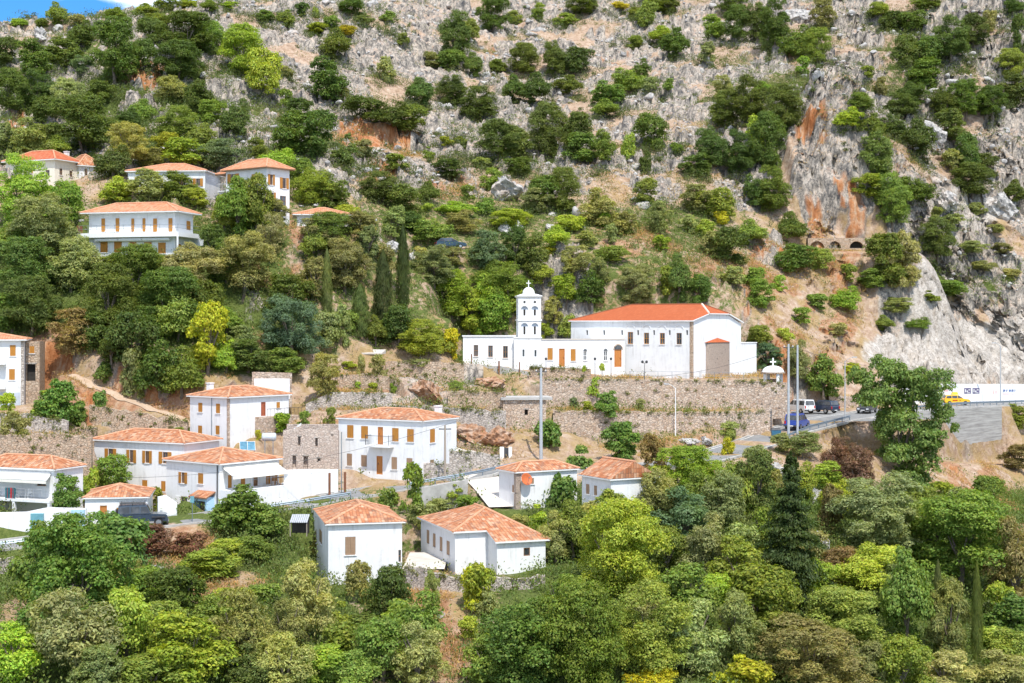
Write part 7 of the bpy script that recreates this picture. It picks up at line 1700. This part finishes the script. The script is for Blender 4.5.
def mask_rect(f, m_=.2, extra=(0, 0, 0, 0)):
    lx = (XX - f.C[0]) * f.c + (YY - f.C[1]) * f.s; ly = -(XX - f.C[0]) * f.s + (YY - f.C[1]) * f.c
    keep[(lx > -m_ - extra[0]) & (lx < f.Lr + m_ + extra[1]) & (ly > -m_ - extra[2]) & (ly < f.Ll + m_ + extra[3])] = 0
for h_ in HOUSES.values(): mask_rect(h_['fr'], .55)
fw_ = HOUSES['wingmain']['fr']; mask_rect(fw_, .5, (0, 5.0, 2.8, 0))
for a, b in (((U(-30) * 137.2, 137.2), (U(30) * 137.6, 137.6)), ((U(26) * 137.6, 137.6), (U(88) * 138, 138))): mask_seg(a, b, 1.5)
for w_ in RWALLS:
    for a, b in zip(w_['P'][:-1], w_['P'][1:]): mask_seg(a, b, .75)
keep[(XX > U(405) * 128 - .6) & (XX < U(405) * 128 + 4.2) & (YY > 124) & (YY < 134.5)] = 0
mask_rect(HOUSES['awning']['fr'], .2, (0, 6.5, 4.6, 0)); mask_rect(HOUSES['balcony']['fr'], .2, (2.2, 0, 0, 0))
for f_ in (CH_, LW_, TB_, AX_): mask_rect(f_)
keep[(XX > U(795) * 184) & (XX < U(875) * 205) & (YY > 183) & (YY < 208)] = 0
keep[(XX > U(545) * 183) & (XX < U(790) * 183) & (YY > 181) & (YY < 187)] *= .02
wg = area * okc * keep * np.clip(mB - .18, 0, 1) * sstep(.35, .6, fbm(XX / 5, YY / 5, 4, 33) + .25 * mB)
scatter_cover('undergrowth', 29000, wg, (.125, .175, .042), .22, 1.0, 24, .55, .5)
scatter_cover('low_scrub', 17000, area * okc * keep * np.clip(.22 * up + .6 * mB, 0, 1) * (1 - .8 * rk * up) * sstep(.45, .62, fbm(XX / 7, YY / 7, 4, 44)), (.15, .175, .06), .24, .8, 20, .5, .55)
near = np.zeros_like(area)
for o_ in ALLT:
    x_, y_, z_ = o_.location
    if y_ < 205: continue
    i0, i1 = np.searchsorted(ys, [y_ - 9, y_ + 9]); j0, j1 = np.searchsorted(us, [(x_ - 9) / y_, (x_ + 9) / y_])
    near[i0:i1, j0:j1] = np.maximum(near[i0:i1, j0:j1], np.exp(-((XX[i0:i1, j0:j1] - x_) ** 2 + (YY[i0:i1, j0:j1] - y_) ** 2) / 14.0))
scatter_cover('scrub', 3600, area * okc * keep * up * near * sstep(.35, .6, fbm(XX / 5, YY / 5, 3, 66)), (.105, .135, .05), .30, 1.25, 60, .5, .55)
scatter_cover('heath', 1500, area * okc * keep * up * (1 - .5 * rk), (.19, .19, .07), .26, .9, 40, .5, .5)
scatter_cover('dry_grass', 15000, area * okc * keep * np.clip(mG + .3 * (1 - mB) - .2 - .8 * mA, 0, 1) * (PY > 120) * sstep(.4, .6, fbm(XX / 6, YY / 6, 4, 55)), (.42, .28, .12), .34, .32, 9, .16, .28)

# weeds rooted in the joints and along the tops of the stone walls
wr = np.random.default_rng(21); Cw = []; faces_ = [(a, b, w_) for w_ in RWALLS if 'stone' in w_['mat'] for a, b in zip(w_['P'][:-1], w_['P'][1:])]
ln = np.array([math.hypot(b[0] - a[0], b[1] - a[1]) for a, b, _ in faces_]); pick = wr.choice(len(faces_), 520, p=ln / ln.sum())
for k in pick:
    a, b, w_ = faces_[k]; t_ = wr.random(); top_ = wr.random() < .55; z1_, z0_ = lerp(a[2], b[2], t_), lerp(a[3], b[3], t_); z_ = z1_ if top_ else lerp(z0_, z1_, wr.random())
    s_ = wr.uniform(.10, .34) * (1.2 if top_ else .8); c_ = np.array([lerp(a[0], b[0], t_), lerp(a[1], b[1], t_) - w_['th'] / 2 - .04, z_ + s_ * .2]); n_ = int(14 + 90 * s_)
    Cw.append(c_ + wr.normal(size=(n_, 3)) * s_ * [.8, .35, .6])
Cw = np.concatenate(Cw); FN = np.random.default_rng(5); Vw = leaf_quads(Cw, unit(FN.normal(size=Cw.shape) + [0, -.5, .6]), .16, .5); o = link(bpy.data.objects.new('wall_weeds', np_mesh('wall_weeds', Vw, np.arange(len(Vw)).reshape(-1, 4), MATS['leaf']))); o.color = (.17, .19, .05, 1); o['kind'] = 'stuff'

# ---------------------------------------------------------------- camera, sky, sun
cam = bpy.data.cameras.new('camera'); co = link(bpy.data.objects.new('camera', cam)); co.rotation_euler = (R(90), 0, 0)
cam.sensor_width = 36; cam.lens = 36 * F / 1024; cam.shift_y = -(341.5 - HY) / 1024; cam.clip_start = 1; cam.clip_end = 5000; sc.camera = co
SUN_EL, SUN_AZ = R(59), R(18)          # height; turned to the right of the viewer's back
to_sun = Vector((math.sin(SUN_AZ) * math.cos(SUN_EL), -math.cos(SUN_AZ) * math.cos(SUN_EL), math.sin(SUN_EL)))
sun = bpy.data.lights.new('sun', 'SUN'); sun.energy = 4.0; sun.angle = R(.53); sun.color = (1.0, .955, .88)
so = link(bpy.data.objects.new('sun', sun)); so.rotation_euler = to_sun.to_track_quat('Z', 'Y').to_euler()
wd = bpy.data.worlds.new('World'); sc.world = wd; wd.use_nodes = True; nt = wd.node_tree; bg = nt.nodes['Background']
sky = N(nt, 'TexSky', sky_type='NISHITA', sun_disc=False, sun_elevation=SUN_EL, sun_rotation=math.atan2(to_sun.x, to_sun.y), altitude=300, air_density=1.0, dust_density=.6, ozone_density=1.6)
tc = N(nt, 'TexCoord'); mp = N(nt, 'Mapping'); mp.inputs['Scale'].default_value = (1, 1, 2.6); mp.inputs['Location'].default_value = (.31, .1, -.2); nt.links.new(tc.outputs['Generated'], mp.inputs[0])
cn = noise(nt, mp.outputs[0], 5.5, 8, .58, .3); cm_ = mapr(nt, cn, .43, .57)
deep = mixc(nt, 1.0, sky.outputs[0], (.24, .62, 1.0), 'MULTIPLY')
cl_ = mixc(nt, cm_, deep, (8.5, 8.8, 9.4)); nt.links.new(cl_, bg.inputs['Color']); bg.inputs['Strength'].default_value = .15
sc.view_settings.view_transform = 'Standard'; sc.view_settings.look = 'None'; sc.view_settings.exposure = .40; sc.view_settings.gamma = 1
sc.cycles.max_bounces = 6; sc.cycles.diffuse_bounces = 3; sc.cycles.glossy_bounces = 2; sc.cycles.transmission_bounces = 3; sc.cycles.use_denoising = True
